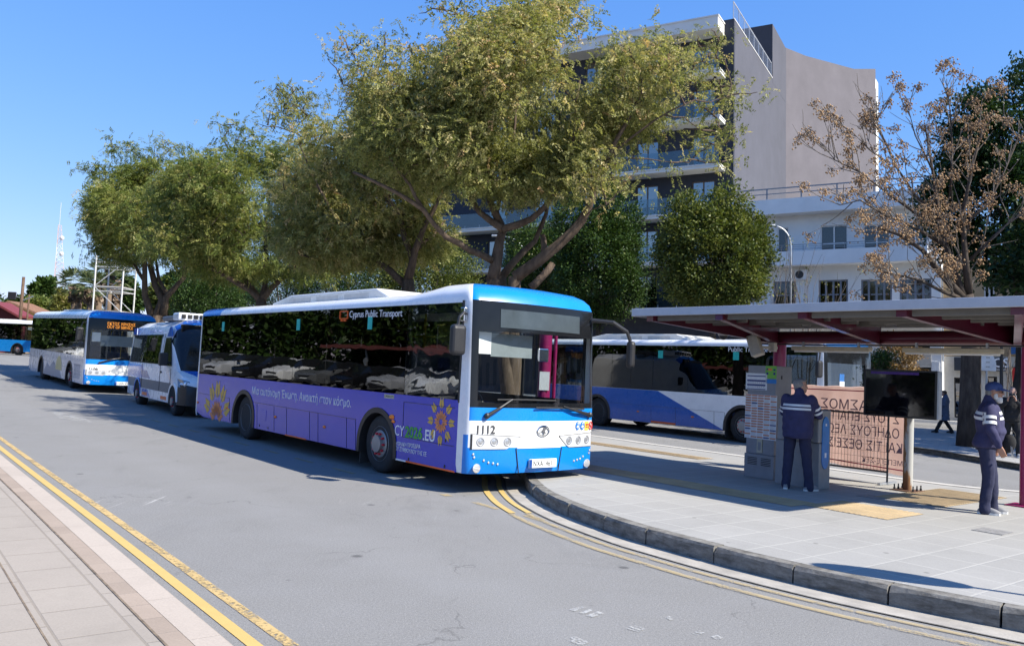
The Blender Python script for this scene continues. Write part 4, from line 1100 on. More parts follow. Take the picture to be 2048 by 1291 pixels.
# bumper seams and lower lip
MB().bar(fs(-.80, .66, .004), fs(-.86, .30, .004), .012).bar(fs(-WB+.80, .66, .004), fs(-WB+.86, .30, .004), .012).build('bumper_gap', M_BLACK, root)
b = MB(); fpatch(b, -.82, -WB+.82, .66, .755, .006, .008); b.build('grille_strip', mat('front_light_grey', (.66, .67, .68), .4), root)
# destination display, blind, paper in the windscreen
b = MB(); y0_, za = fr(1002, 648, .1); y1_, zb = fr(1160, 668, .1); fpatch(b, y0_, y1_, 2.42, 2.69, .006, .006)
b.build('destination_display', mat('display_grey', (.055, .07, .08), .12, spec=.5), root, auto=30)
def inside(u, v, d=.12): y, z = fr(u, v, .15); return y, z
ya, za = fr(949, 706, .25); yb, zb = fr(978, 664, .25)
MB().box(.26, .266, -.19, -.19-(ya-yb), za, zb).build('paper_sheet', M_PAPER, root)
ya, za = fr(978, 712, .3); yb, zb = fr(1062, 672, .3)
MB().box(.26, .275, ya, yb, za, zb).build('sun_blind', mat('blind_grey', (.20, .23, .24), .6), root)
MB().box(.22, .26, fr(1075, 700, .25)[0], fr(1096, 700, .25)[0], 1.95, 2.16).build('inner_mirror', M_CHROME, root, bevel=.02)
# mirrors
mo = MB().tube([(.34, -.03, 2.58), (.24, .10, 2.60), (.20, .20, 2.52), (.20, .22, 2.40)], .022, 8).build('mirror_arm', M_BLACK, root)
MB().box(.12, .26, .10, .34, 1.98, 2.42).build('mirror', M_BLACK, mo, bevel=.06, seg=3)
MB().box(.30, .40, -.01, .05, 2.48, 2.68).build('mirror_bracket', M_CHROME, mo, bevel=.01)
mo = MB().tube([(.16, -WB+.12, 2.66), (-.10, -WB-.10, 2.64), (-.22, -WB-.30, 2.50), (-.24, -WB-.36, 2.36)], [.035, .03, .028, .03], 8).build('mirror_arm', M_BLACK, root)
MB().box(-.31, -.17, -WB-.45, -WB-.32, 1.92, 2.36).build('mirror', M_BLACK, mo, bevel=.06, seg=3)

# ---------------------------------------------------------------- B: blue and white bus behind the shelter
pB = G(1487, 885); oB = pB-AX*2.7-BX*.10
vB = VF('city_bus', oB, AX, 'white and blue diagonally striped bus standing behind the shelter', 'bus', 'buses in the station')
bus(vB, 11.72, LIV_B, (2.7, 8.6), xs_w=[vB.side(u, 730)[0] for u in (1543, 1455, 1376, 1306, 1262, 1224)], unit=(5.0, 9.6))
sdB = vB.side
x0, x1, x2 = sdB(1315, 779)[0], sdB(1448, 855)[0], 11.56
pol = [(x0, 1.325), (x1, .305)]
for xc in (8.6,):
    pol.append((xc-.655, .305))
    for k in range(1, 16):
        t = math.pi*(1-k/16); pol.append((xc+.655*math.cos(t), .44+.645*math.sin(t)))
    pol.append((xc+.655, .305))
pol += [(x2-.4, .305), (x2, .42), (x2, 1.325)]
MB().prism(pol, lambda a, c, d: (a, d, c), .0, .003).build('blue_wrap', M_BUSBLUE2, vB.root, tri=True)
fit_text(vB, 'Public Transport', sdB(1456, 702.5), sdB(1542, 704), .14, M_TXW, y=.006)
for u in (1321, 1472): a, z = sdB(u, 712); MB().box(a-.10, a+.10, -.004, .001, 2.36, 2.60).build('window_sticker', M_TEAL, vB.root)
seams(vB, [((1217, 804), (1449, 824)), ((1302, 811), (1302, 843)), ((1351, 815), (1351, 851)), ((1428, 822), (1428, 852)), ((1449, 824), (1449, 856))])
a, z = sdB(1302, 845); c, q = sdB(1351, 850); MB().box(c, a, .002, .006, .31, .37).build('orange_strip', M_ORANGE, vB.root)
for u, v in ((1276, 822), (1385, 833)): x, z = sdB(u, v); MB().ball((x, .004, z), (.06, .02, .025), 10, k=5).build('side_marker', M_AMBER, vB.root)
headlights(vB)
ya, za = vB.front(1650, 748, .25); MB().box(.05, .056, -.55, -.78, 1.72, 2.08).build('window_notice', mat('blue_notice', (.03, .13, .36), .5), vB.root)
MB().box(.043, .0495, -.55, -.78, 1.72, 1.88).build('window_notice', M_PAPER, vB.root)
mo = MB().tube([(.34, -.03, 2.62), (.22, .14, 2.62), (.20, .22, 2.40)], .022, 8).build('mirror_arm', M_BLACK, vB.root)
MB().box(.12, .26, .12, .34, 1.95, 2.40).build('mirror', M_BLACK, mo, bevel=.06, seg=3)

# ---------------------------------------------------------------- C: bus 1108 in the distance
pC = G(141, 775.5, .2)
for _ in range(6): pC = G(141, 775.5, gz(pC.x, pC.y))
oC = pC-AX*2.7-BX*.10; oC.z = pC.z
vC = VF('city_bus', oC, AX, 'grey and white wrapped bus numbered 1108 waiting behind the white minibus', 'bus', 'buses in the station')
bus(vC, 11.72, LIV_C, (2.7, 8.6), xs_w=[1.9, 3.0, 4.5, 6.0, 7.5, 9.0, 10.4], unit=(2.6, 7.5), hump=False)
vC.root.matrix_world = vC.M @ Matrix.Translation((2.7, 0, 0)) @ Matrix.Rotation(rad(-1.05), 4, 'Y') @ Matrix.Translation((-2.7, 0, 0))
headlights(vC)
ftext(vC, '1108', 176, 738, .115, mat('dark_lettering', (.06, .06, .065)), bold=.004)
numberplate(vC, 230, 764, 262, 764, 'NXA 457')
b = MB(); fpatch(b, -.62, -1.95, 2.40, 2.70, .006, .006); dsp = b.build('destination_display', mat('led_black', (.01, .01, .01), .3), vC.root)
n = N('amber_led'); M_LED = n.done(n.pbr((.9, .3, .02), .5, emis=(1, .36, .05), estr=.55))
for bd_, zz_, sx_ in (('ΕΚΤΟΣ ΧΡΗΣΗΣ', 2.57, .86), ('OUT OF SERVICE', 2.44, .80)):
    o = text('lettering', bd_, .15, M_LED, dsp, (0, 0, 0), (1, 0, 0), (0, 1, 0), .003, sx=sx_)
    for q in o.data.vertices: q.co = fs(-.66-q.co.x, zz_+q.co.y, .014+q.co.z)
    o.data.update()
M_CGREY = mat('wrap_grey', (.36, .36, .40), .4); M_CYEL = mat('wrap_yellow', (.66, .56, .26), .4)
sdC = vC.side
b = MB(); b.prism([(4.05, .31), (4.7, .75), (5.2, .62), (5.8, .98), (6.6, .66), (7.2, .84), (7.9, .31)], lambda a, c, d: (a, d, c), .0, .003); b.build('wrap_hills', M_CGREY, vC.root, tri=True)
b = MB(); b.prism([(4.75+.62*math.cos(k*math.pi/12), .62+.58*math.sin(k*math.pi/12)) for k in range(13)], lambda a, c, d: (a, d, c), .0031, .005); b.build('wrap_sun', M_CYEL, vC.root, tri=True)
b = MB()
for k in range(7): b.bar((.85+.16*k, .003, .45), (.85+.16*k, .003, 1.0), .035, .01, up=(0, 1, 0))
b.bar((.8, .003, .62), (1.9, .003, .62), .035, .01, up=(0, 1, 0)); b.bar((.8, .003, .98), (1.9, .003, .98), .06, .01, up=(0, 1, 0)); b.build('wrap_facade', M_CGREY, vC.root)
seams(vC, [((60, 716), (163, 742))])
mo = MB().tube([(.34, -.03, 2.60), (.22, .14, 2.62), (.20, .22, 2.40)], .022, 8).build('mirror_arm', M_BLACK, vC.root)
MB().box(.12, .28, .10, .36, 1.90, 2.42).build('mirror', M_BLACK, mo, bevel=.06, seg=3)
MB().box(.24, .25, -.2, -.50, 1.92, 2.26).build('paper_sheet', M_PAPER, vC.root)
MB().box(.26, .27, -.52, -1.65, 1.76, 2.16).build('sun_blind', mat('blind_grey', (.2, .2, .2)), vC.root)
w = MB().tube([fs(-.45, 1.13, .03), fs(-.9, 1.28, .06), fs(-1.3, 1.36, .05)], [.03, .02, .012], 8).build('wiper', M_BLACK, vC.root)

# ---------------------------------------------------------------- D: far blue bus
cD = at(35, 709, 74); dD = Vector((-1, .22, 0)).normalized(); nD = Vector((0, 0, 1)).cross(dD)
oD = Vector((cD.x, cD.y, gz(cD.x, cD.y)))-dD*2.7+nD*.1
vD = VF('city_bus', oD, dD, 'plain blue bus with a white roof at the far end of the yard', 'bus', 'buses in the station')
bus(vD, 11.7, LIV_D, (2.7, 8.6), xs_w=[2.4, 4.0, 5.6, 7.2, 9.0], detail=False, hump=False)

# ---------------------------------------------------------------- lofted bodies: minibus and cars
def loft_body(root, st, W_, mats, mfn, name='body', auto=34):
    """st: list of (x, [(half width, z) ...]) stations from front to rear; mirrored about the middle"""
    b = MB(); k = len(st[0][1]); n = 2*k
    for x, pr in st:
        for (hw, z) in pr: b.v.append((x if not isinstance(x, (list, tuple)) else x[0], -W_/2+hw, z))
        for (hw, z) in reversed(pr): b.v.append((x, -W_/2-hw, z))
    for i in range(len(st)-1):
        for j in range(n-1):
            b.f.append((i*n+j, i*n+j+1, (i+1)*n+j+1, (i+1)*n+j)); jj = j if j < k else n-2-j
            b.m.append(mfn(i, jj))
        b.f.append((i*n+n-1, i*n, (i+1)*n, (i+1)*n+n-1)); b.m.append(mfn(i, -1))
    b.f.append(tuple(range(n-1, -1, -1))); b.m.append(mfn(0, 0)); b.f.append(tuple((len(st)-1)*n+j for j in range(n))); b.m.append(mfn(len(st)-2, 0))
    return b.build(name, mats, root, auto=auto)
pV = G(348, 830.5)-AX*1.02-BX*.08
pVr = G(268, 807); dV = (pVr-G(348, 830.5)).normalized()
vV = VF('minibus', G(348, 830.5)-dV*1.02-Vector((-dV.y, dV.x, 0))*-.08, dV, 'white and blue high roofed minibus parked between two buses', 'minibus')
WV = 2.02; wbv = 4.75; LVn = 7.5
M_VWHITE = paint('minibus_white', (.76, .77, .79)); M_VBLUE = paint('minibus_blue', (.006, .11, .46)); M_VGREY = mat('rubbing_strip_grey', (.16, .16, .17), .5)
zs_ = [.34, .62, .92, 1.34, 1.44, 2.10, 2.24, 2.62, 2.80, 2.84]
def stn(x, top, hw, cap, ks=.42):
    """cap: clamp heights for the bonnet"""
    pr = []
    for z in zs_:
        zz = min(z*top, cap) if cap else z*top
        w = hw-(0 if z < 1.4 else (z-1.4)*.10)-(.10 if z >= 2.6 else 0)-(.28 if z >= 2.79 else 0)-(.25 if z >= 2.83 else 0)
        if cap and z*top > cap: w = hw-.06-(z*top-cap)*ks
        pr.append((max(.05, w), zz))
    return (x, pr)
stV = [stn(-.02, 1, .70, .86), stn(.04, 1, .88, .95), stn(.22, 1, .97, 1.06), stn(.55, 1, 1.0, 1.16, .30), stn(.98, 1, 1.01, 1.30, .12)]
full = [(hw, z) for hw, z in stn(0, 1, 1.01, None)[1]]
def blend(t, x):
    a = stV[4][1]; return (x, [(a[j][0]+(full[j][0]-a[j][0])*t, a[j][1]+(full[j][1]-a[j][1])*t) for j in range(len(full))])
stV += [blend(.72, 1.62), blend(.90, 1.95), (2.25, full), (2.4, full), (2.55, full), (3.4, full), (4.4, full), (5.4, full), (6.6, full), (LVn-.08, [(hw-.02, z) for hw, z in full]), (LVn, [(hw-.08, z-.03*(z > 2.5)) for hw, z in full])]
def mV(i, j):
    if j == -1: return 3
    if i < 3 and j <= 1: return 3
    if i >= 4 and j == 1: return 2
    if i in (4, 5) and j >= 6: return 5
    if i < 4 and j >= 7: return 1
    if i == 6 and j >= 7: return 1
    if i >= 4 and i <= 5 and j >= 3 and j <= 4: return 0
    return 0
vb = loft_body(vV.root, stV, WV, [M_VWHITE, M_VBLUE, M_VGREY, M_BLACK, M_GL_SIDE, M_FRIT], mV)
rootV = vV.root
def vpatch(x0, x1, z0, z1, m, nm, x0t=None, x1t=None, y=.004, par=rootV):
    g = lambda z: 0-(0 if z < 1.4 else (z-1.4)*.10)
    x0t = x0 if x0t is None else x0t; x1t = x1 if x1t is None else x1t
    vs = [(x0, g(z0)+y, z0), (x1, g(z0)+y, z0), (x1t, g(z1)+y, z1), (x0t, g(z1)+y, z1)]
    vs += [(a, c-.02, d) for a, c, d in vs]
    return MB().add(vs, [(0,1,2,3),(7,6,5,4),(0,4,5,1),(1,5,6,2),(2,6,7,3),(3,7,4,0)]).build(nm, m, par)
M_VGL = glass('minibus_glass', (.12, .13, .14), .95, wave=.006, ior=1.8, minr=.12)
vpatch(3.0, LVn-.25, 1.44, 2.36, M_FRIT, 'window_band', 3.05, LVn-.35)
vpatch(3.05, 4.9, 1.48, 2.33, M_VGL, 'side_window', 3.1, 4.9, .010); vpatch(4.93, LVn-.32, 1.48, 2.33, M_VGL, 'side_window', 4.93, LVn-.42, .010)
dr = vpatch(1.42, 2.62, 1.42, 2.26, M_FRIT, 'door_window', 1.98, 2.58, .006)
vpatch(4.6, LVn-.05, .95, 1.36, M_VBLUE, 'blue_stripe', 5.2, LVn-.05, .004)
vpatch(2.2+1.6, 5.05, .36, .60, M_VBLUE, 'blue_stripe', 4.3, 5.05, .004)
vpatch(4.0, 5.1, .96, 1.20, M_DKBLUE, 'grey_stripe', 4.55, 5.4, .0045)
vpatch(LVn-.65, LVn-.06, 2.38, 2.60, M_VBLUE, 'blue_stripe', LVn-.55, LVn-.08, .006)
vpatch(1.85, 2.45, 2.30, 2.60, M_VBLUE, 'blue_stripe', 2.12, 2.30, .006)
vpatch(1.75, 2.45, .40, .50, M_ORANGE, 'orange_strip', y=.008); vpatch(4.3, 5.0, .40, .50, M_ORANGE, 'orange_strip', y=.008)
o = fit_text(vV, 'Cyprus Public Transport', (4.9, 2.44), (3.1, 2.44), .10, mat('pale_blue_lettering', (.25, .33, .6), .5), y=-.085)
MB().bar((2.72, .004, .64), (2.72, .004, 1.40), .012).bar((2.72, .002, 1.40), (2.74, -.10, 2.4), .012).bar((1.40, .006, .9), (1.40, .006, 1.35), .012).bar((5.2, .004, .64), (5.2, .004, 1.40), .012).build('door_gap', M_BLACK, rootV)
MB().box(2.50, 2.66, .0, .03, 1.18, 1.24).build('door_handle', M_BLACK, rootV, bevel=.01)
b = MB().box(1.55, 1.72, .06, .30, 1.42, 1.80); b.bar((1.62, -.03, 1.5), (1.62, .1, 1.55), .06); b.build('mirror', M_BLACK, rootV, bevel=.05)
b = MB().box(1.55, 1.72, -WV-.30, -WV-.06, 1.42, 1.80).build('mirror', M_BLACK, rootV, bevel=.05)
for sgy in (0, 1):
    Yv = (lambda y: y) if sgy == 0 else (lambda y: -WV-y)
    hl = MB().add([(.10, Yv(-.12), .80), (.42, Yv(.012), .86), (.60, Yv(.0), 1.08), (.25, Yv(-.06), 1.06), (.03, Yv(-.26), .84), (.12, Yv(-.22), 1.02), (.25, Yv(-.2), .82), (.5, Yv(-.2), 1.0)],
                  [(0, 1, 2, 3), (4, 0, 3, 5), (4, 6, 1, 0), (3, 2, 7, 5), (1, 6, 7, 2), (4, 5, 7, 6)]).build('headlight', mat('headlight_dark', (.22, .24, .27), .12, .5), rootV)
    MB().ball((.12, Yv(-.12), .94), (.05, .07, .075), 12, k=8).build('lamp', M_LAMPGLASS, hl, smooth=True)
    for j, x in enumerate((1.02, 1.02+wbv)):
        wheel(vV, x, Yv(-.04), .40, .26, 'convex', 1 if sgy == 0 else -1, 6)
        b = MB(); n = 14
        for k in range(n+1):
            t = math.pi*(1-k/n)
            for rr_, yy in ((.45, .02), (.52, .022), (.52, -.01), (.45, -.3)): b.v.append((x+rr_*math.cos(t), Yv(yy), .42+rr_*math.sin(t)))
        for k in range(n):
            for a in range(4): b.f.append((4*k+a, 4*k+4+a, 4*k+4+(a+1) % 4, 4*k+(a+1) % 4)); b.m.append(0)
        b.build('wheel_arch', M_VWHITE if j == 0 else M_VBLUE, rootV, auto=30)
        b = MB().prism([(x+.45*math.cos(math.pi*k/12), .42+.45*math.sin(math.pi*k/12)) for k in range(13)]+[(x-.45, .3), (x+.45, .3)], lambda a, c, d: (a, Yv(d), c), -.2, .006); b.build('arch_liner', M_DARKIN, rootV, tri=True)
MB().box(-.035, .06, -WV+.45, -.45, .55, .85).build('grille', M_BLACK, rootV, bevel=.03)
MB().box(1.80, 1.92, -WV+.30, -.32, 2.42, 2.68).build('destination_display', M_FRIT, rootV, bevel=.02)
ru = MB().box(2.4, 3.1, -WV+.35, -.35, 2.82, 3.06).build('roof_unit', M_VWHITE, rootV, bevel=.05)
b = MB()
for k in range(7): b.box(2.37, 2.401, -.45-k*.18, -.57-k*.18, 2.88, 3.01)
b.build('unit_slot', M_BLACK, ru)
MB().box(3.3, 4.9, -WV+.45, -.45, 2.83, 3.0).build('roof_box', M_VGREY, rootV, bevel=.05)

# ================================================================ TREES
def leafmat(name, stops, trans=.35, rough=.5, spec=.3):
    n = N(name); at_ = n.n('Attribute'); at_.attribute_name = 'tone'
    c = n.ramp(at_.outputs['Fac'], stops)
    p = n.pbr(c, rough, 0, spec); t = n.n('BsdfTranslucent'); n.put(t.inputs[0], n.mix(1, c, (1.0, 1.0, .55), 'MULTIPLY'))
    mx = n.n('MixShader'); mx.inputs[0].default_value = trans; n.t.links.new(p, mx.inputs[1]); n.t.links.new(t.outputs[0], mx.inputs[2])
    return n.done(mx.outputs[0])
def barkmat(name, a, b_, sc=7):
    n = N(name); co = n.coord('World'); w = n.mapping(co, (1, 1, .28)); k = n.noise(w, sc, 6, .7); k2 = n.noise(co, 1.2, 3)
    c = n.ramp(k, [(.32, a), (.68, b_)]); c = n.mix(n.math('MULTIPLY', k2, .35), c, tuple(x*.6 for x in a))
    return n.done(n.pbr(c, .9, 0, .2, n.bump(k, .9, .04)))
M_TIPU = leafmat('olive_pinnate_leaves', [(0, (.085, .105, .030)), (.30, (.20, .215, .065)), (.58, (.335, .335, .125)), (.84, (.55, .46, .23)), (1, (.52, .34, .18))], .45)
M_TIPU2 = leafmat('green_pinnate_leaves', [(0, (.075, .105, .028)), (.4, (.17, .215, .055)), (.75, (.31, .315, .10)), (1, (.46, .39, .16))], .45)
M_FICUS = leafmat('dark_glossy_leaves', [(0, (.020, .044, .010)), (.5, (.046, .088, .018)), (.85, (.090, .135, .030)), (1, (.17, .19, .05))], .25, .48, .28)
M_FICUSY = leafmat('yellow_green_leaves', [(0, (.040, .062, .012)), (.4, (.095, .125, .026)), (.8, (.20, .21, .055)), (1, (.30, .28, .08))], .32, .5, .28)
M_LAUREL_SHADE = leafmat('laurel_and_shaded_leaves', [(0, (.012, .032, .008)), (.6, (.030, .062, .015)), (1, (.07, .11, .028))], .2, .48, .28)  # dark broadleaf foliage; on the clipped row it paints in the canopy's shade
M_BARK = barkmat('brown_fissured_bark', (.055, .038, .028), (.155, .115, .085))
M_BARKS = barkmat('shaded_row_bark', (.055, .040, .031), (.15, .112, .085))
M_BARKD = barkmat('dark_bark', (.035, .028, .024), (.10, .08, .066))
M_BARKG = barkmat('grey_twig_bark', (.10, .085, .075), (.24, .21, .185), 11)

def mesh_np(name, V, F, mats, parent, tone=None, smooth=False):
    me = bpy.data.meshes.new(name); nv = len(V); nf = len(F); k = F.shape[1]
    me.vertices.add(nv); me.vertices.foreach_set('co', np.asarray(V, np.float32).ravel())
    me.loops.add(nf*k); me.loops.foreach_set('vertex_index', np.asarray(F, np.int32).ravel())
    me.polygons.add(nf); me.polygons.foreach_set('loop_start', np.arange(0, nf*k, k, dtype=np.int32))
    if smooth: me.polygons.foreach_set('use_smooth', np.ones(nf, bool))
    me.materials.append(mats); me.update(calc_edges=True)
    if tone is not None:
        a = me.attributes.new('tone', 'FLOAT', 'POINT'); a.data.foreach_set('value', np.asarray(tone, np.float32))
    o = bpy.data.objects.new(name, me); COL.objects.link(o)
    if parent is not None: o.parent = parent
    return o
def unit(a): return a/np.maximum(1e-9, np.linalg.norm(a, axis=-1, keepdims=True))
def spray(P, D, tmpl, scale, tone, jit=0.0):
    """leaf templates (quads given in along / side / up) set at points P along directions D"""
    n = len(P); s = unit(np.cross(D, nrs.normal(size=(n, 3))*.6+np.array([0, 0, 1.0]))); u = np.cross(s, D)
    T = np.asarray(tmpl, float); m = len(T)
    V = nrs.normal(size=(n, m, 3))*jit+P[:, None, :]+(T[None, :, 0:1]*D[:, None, :]+T[None, :, 1:2]*s[:, None, :]+T[None, :, 2:3]*u[:, None, :])*scale[:, None, None]
    F = np.arange(n*m).reshape(-1, 4); return V.reshape(-1, 3), F, np.repeat(tone, m)
def pinnate(pairs=7, L=.30, ll=.072, lw=.026, droop=.45):
    T = []
    for k in range(pairs):
        a = L*(.18+.82*k/pairs); z = -droop*a*a/L
        for sg in (-1, 1):
            x0, y0 = a, .004*sg; x1, y1 = a+ll*.45, sg*ll*.9
            T += [(x0, y0, z), (x0+lw*.5+ll*.2, y0+sg*ll*.35, z+.008), (x1, y1, z-.012), (x0-lw*.3+ll*.15, y0+sg*ll*.5, z+.006)]
    return T
LEAF = [(0, 0, 0), (.45, .28, .05), (1, 0, -.04), (.45, -.28, .05)]
def vnoise(P, f, seed):
    r = np.random.RandomState(seed); out = np.zeros(len(P))
    for k in range(7):
        d = unit(r.normal(size=3))*f*r.uniform(.6, 1.7); out += np.sin(P@d+r.uniform(0, 6.28))
    return out/7
def crown_points(blobs, n, seed, shell=.55, gap=.0, fq=1.6):
    """points in a union of ellipsoids, denser towards the outside, thinned where a noise is low"""
    r = np.random.RandomState(seed); vol = np.array([b[1][0]*b[1][1]*b[1][2] for b in blobs])**.8; cnt = (vol/vol.sum()*n*2.2).astype(int)
    P = []; O = []
    for (c, rr), k in zip(blobs, cnt):
        d = unit(r.normal(size=(k, 3))); rad_ = (1-shell)+shell*r.uniform(0, 1, k)**.5 if False else r.uniform(shell, 1.0, k)**.7
        bump_ = 1+.16*vnoise(d*3.0, 1.6, seed+3)+r.normal(size=k)*.035
        P.append(np.array(c)+d*np.array(rr)*(rad_*bump_)[:, None]); O.append(d)
    P = np.concatenate(P); O = np.concatenate(O)
    # drop points deep inside another blob
    deep = np.zeros(len(P), bool)
    for c, rr in blobs: deep |= (((P-np.array(c))/np.array(rr))**2).sum(1) < .30
    keep = ~deep & (vnoise(P, fq, seed+9) > gap-.0+r.normal(size=len(P))*.06)
    P, O = P[keep], O[keep]
    if len(P) > n: idx = r.permutation(len(P))[:n]; P, O = P[idx], O[idx]
    return P, O
def limb_mesh(strokes, m, name, parent, n=9):
    b = MB()
    for pts, r0, r1 in strokes:
        k = len(pts); pp = []
        # finer, slightly wandering
        P = [Vector(p) for p in pts]
        for i in range(k-1):
            for t in (0, .5):
                q = P[i].lerp(P[i+1], t)
                if t: q = q+Vector((rnd.uniform(-1, 1), rnd.uniform(-1, 1), rnd.uniform(-.5, .5)))*.05*(P[i+1]-P[i]).length
                pp.append(q)
        pp.append(P[-1]); q = len(pp)
        b.tube(pp, [(r0+(r1-r0)*(i/(q-1))**.8)*(1+rnd.uniform(-.06, .06)) for i in range(q)], n)
    return b.build(name, m, parent, smooth=True, fixn=False)
def twigs(strokes, targets, m, parent, r=.012, name='twigs'):
    """thin branches from the limbs to the leaf clusters"""
    nodes = []
    for pts, r0, r1 in strokes:
        for i in range(len(pts)-1):
            for t in np.linspace(.25, 1, 4): nodes.append(np.array(pts[i])*(1-t)+np.array(pts[i+1])*t)
    nodes = np.array(nodes); b = MB()
    order = np.argsort(((targets[:, None, :]-nodes[None])**2).sum(2).min(1))
    for t in targets[order]:
        d = ((nodes-t)**2).sum(1)+np.maximum(0, nodes[:, 2]-t[2])*3; j = d.argmin(); p = nodes[j]; L = np.linalg.norm(t-p)
        if L < .15 or L > 4.5: continue
        mid_ = (p+t)/2+nrs.normal(size=3)*.10*L+np.array([0, 0, .06*L])
        b.tube([p, (p*.55+mid_*.45)+nrs.normal(size=3)*.02, mid_, mid_*.45+t*.55+nrs.normal(size=3)*.03, t], [r*1.9, r*1.6, r*1.25, r, r*.5], 5, cap=False)
        nodes = np.vstack([nodes, mid_, mid_*.5+t*.5, t])
    return b.build(name, m, parent, smooth=True, fixn=False)
def pinnate_tree(name, strokes, blobs, label, n_cl, per, lm, seed, leafscale=1.0, gap=-.12, bark=None, group='feathery trees along the bus island', stray=()):
    base = strokes[0][0][0]
    root = empty(name, (base[0], base[1], base[2])); tag(root, label, 'tree', group)
    S_ = [([tuple(np.array(p)-np.array(base)) for p in pts], a, c) for pts, a, c in strokes]
    B_ = [(tuple(np.array(c)-np.array(base)), rr) for c, rr in blobs]
    tr = limb_mesh(S_, bark or M_BARK, 'trunk', root)
    C, O = crown_points(B_, n_cl, seed, .45, gap)
    nst = len(C)
    for st in stray:
        st = np.array(st)-np.array(base); k = 7; C = np.vstack([C, st+nrs.normal(size=(k, 3))*np.array([.42, .4, .25])]); O = np.vstack([O, unit(nrs.normal(size=(k, 3)))])
    twigs(S_, np.vstack([C[nrs.permutation(nst)[:min(nst, 420)]], C[nst:]]), bark or M_BARK, tr)
    r = np.random.RandomState(seed+1); m = len(C); K = per
    P = np.repeat(C, K, 0)+r.normal(size=(m*K, 3))*np.array([.24, .24, .15])
    D = unit(np.repeat(O, K, 0)*np.array([1, 1, .4])+r.normal(size=(m*K, 3))*.75+np.array([.10, .0, -.28]))
    # tone: a clump value plus each leaf's own
    cl = np.repeat(r.uniform(-.20, .20, m)+.22*vnoise(C, .9, seed+5), K)
    tone = np.clip(.46+cl+r.normal(size=m*K)*.16, 0, 1)
    V, F, T = spray(P, D, pinnate(), leafscale*r.uniform(.7, 1.35, m*K), tone, .010)
    mesh_np('crown', V, F, lm, root, T)
    return root

def atp(u, v, Y): return tuple(at(u, v, Y))
def px_stroke(pts, Y, dY, r0, r1):
    k = len(pts); return ([atp(u, v, Y+dY*i/(k-1)) for i, (u, v) in enumerate(pts)], r0, r1)
def px_blob(u, v, Y, ru, rv, ry): s = Y/FPX; return (atp(u, v, Y), (ru*s, ry, rv*s))
# tree by the big bus
Y1 = 19.9; b1 = (.25, Y1, .17)
st1 = [([b1, atp(1010, 720, Y1), atp(1000, 620, Y1), atp(985, 558, Y1)], .24, .20),
       px_stroke([(985, 560), (995, 507), (1006, 458), (981, 404), (968, 330)], Y1, .5, .20, .08), px_stroke([(1006, 458), (960, 425), (925, 380), (880, 300), (860, 220)], Y1, 1.6, .12, .035),
       px_stroke([(1006, 458), (1064, 437), (1100, 400), (1130, 350), (1150, 260), (1160, 160)], Y1, -1.0, .12, .03),
       px_stroke([(983, 520), (939, 500), (892, 474), (846, 418), (795, 386), (706, 344)], Y1, -1.5, .115, .045), px_stroke([(846, 418), (820, 370), (770, 300), (740, 230)], Y1-.8, -.6, .06, .02),
       ([b1, atp(1025, 700, Y1), atp(1020, 610, Y1), atp(1030, 553, Y1-.1)], .22, .19),
       px_stroke([(1030, 555), (1078, 521), (1148, 460), (1176, 418), (1190, 372), (1208, 321), (1236, 274), (1270, 210)], Y1-.1, -1.2, .19, .045), px_stroke([(1190, 372), (1230, 300), (1310, 240), (1390, 200)], Y1-.7, -.8, .05, .02),
       ([b1, atp(1035, 690, Y1+.4), atp(1010, 590, Y1+.5), atp(1004, 553, Y1+.5)], .15, .13), px_stroke([(1004, 553), (1040, 510), (1069, 483), (1092, 428), (1110, 340), (1120, 230)], Y1+.5, 1.2, .13, .03),
       px_stroke([(1062, 575), (1085, 552), (1105, 527)], Y1-.3, .1, .12, .10), px_stroke([(995, 420), (1010, 350), (1030, 250), (1050, 120), (1070, 40)], Y1+.3, .5, .07, .02), px_stroke([(1090, 520), (1088, 490), (1085, 470)], Y1-.15, .2, .11, .08)]
st1 = [([tuple(p) for p in a], b_, c) for a, b_, c in st1]
st1 = [(a, b_*.80, c*.8) for a, b_, c in st1]
bl1 = [px_blob(1040, 205, Y1-.3, 215, 150, 2.8), px_blob(845, 195, Y1+.2, 140, 105, 2.0), px_blob(1245, 175, Y1-.4, 115, 95, 1.9), px_blob(1375, 185, Y1-.4, 48, 42, .8), px_blob(1110, 65, Y1+.2, 100, 62, 1.6), px_blob(955, 85, Y1, 80, 64, 1.4),
       px_blob(850, 300, Y1-.2, 145, 62, 2.1), px_blob(1030, 330, Y1-.6, 110, 60, 2.0), px_blob(1215, 95, Y1, 66, 42, 1.2), px_blob(1130, 345, Y1-1.3, 60, 50, 1.0), px_blob(990, 300, Y1-1.2, 140, 90, 1.6), px_blob(760, 170, Y1+.2, 55, 50, 1.0)]
pinnate_tree('feathery_tree', st1, bl1, 'broad olive feathery tree rising right behind the purple bus', 2300, 12, M_TIPU, 21, .82, -.06,
             stray=[atp(930, 25, Y1), atp(1080, 5, Y1), atp(745, 100, Y1), atp(705, 140, Y1), atp(1440, 160, Y1-.4), atp(1435, 215, Y1-.4), atp(1130, 8, Y1), atp(1205, 355, Y1-1.4), atp(1270, 345, Y1-1.2), atp(1400, 300, Y1-.6), atp(960, 30, Y1), atp(1420, 130, Y1-.3), atp(1380, 110, Y1-.3), atp(1415, 250, Y1-.5)])
Y2 = 23.9; b2 = (-3.05, Y2, .17)
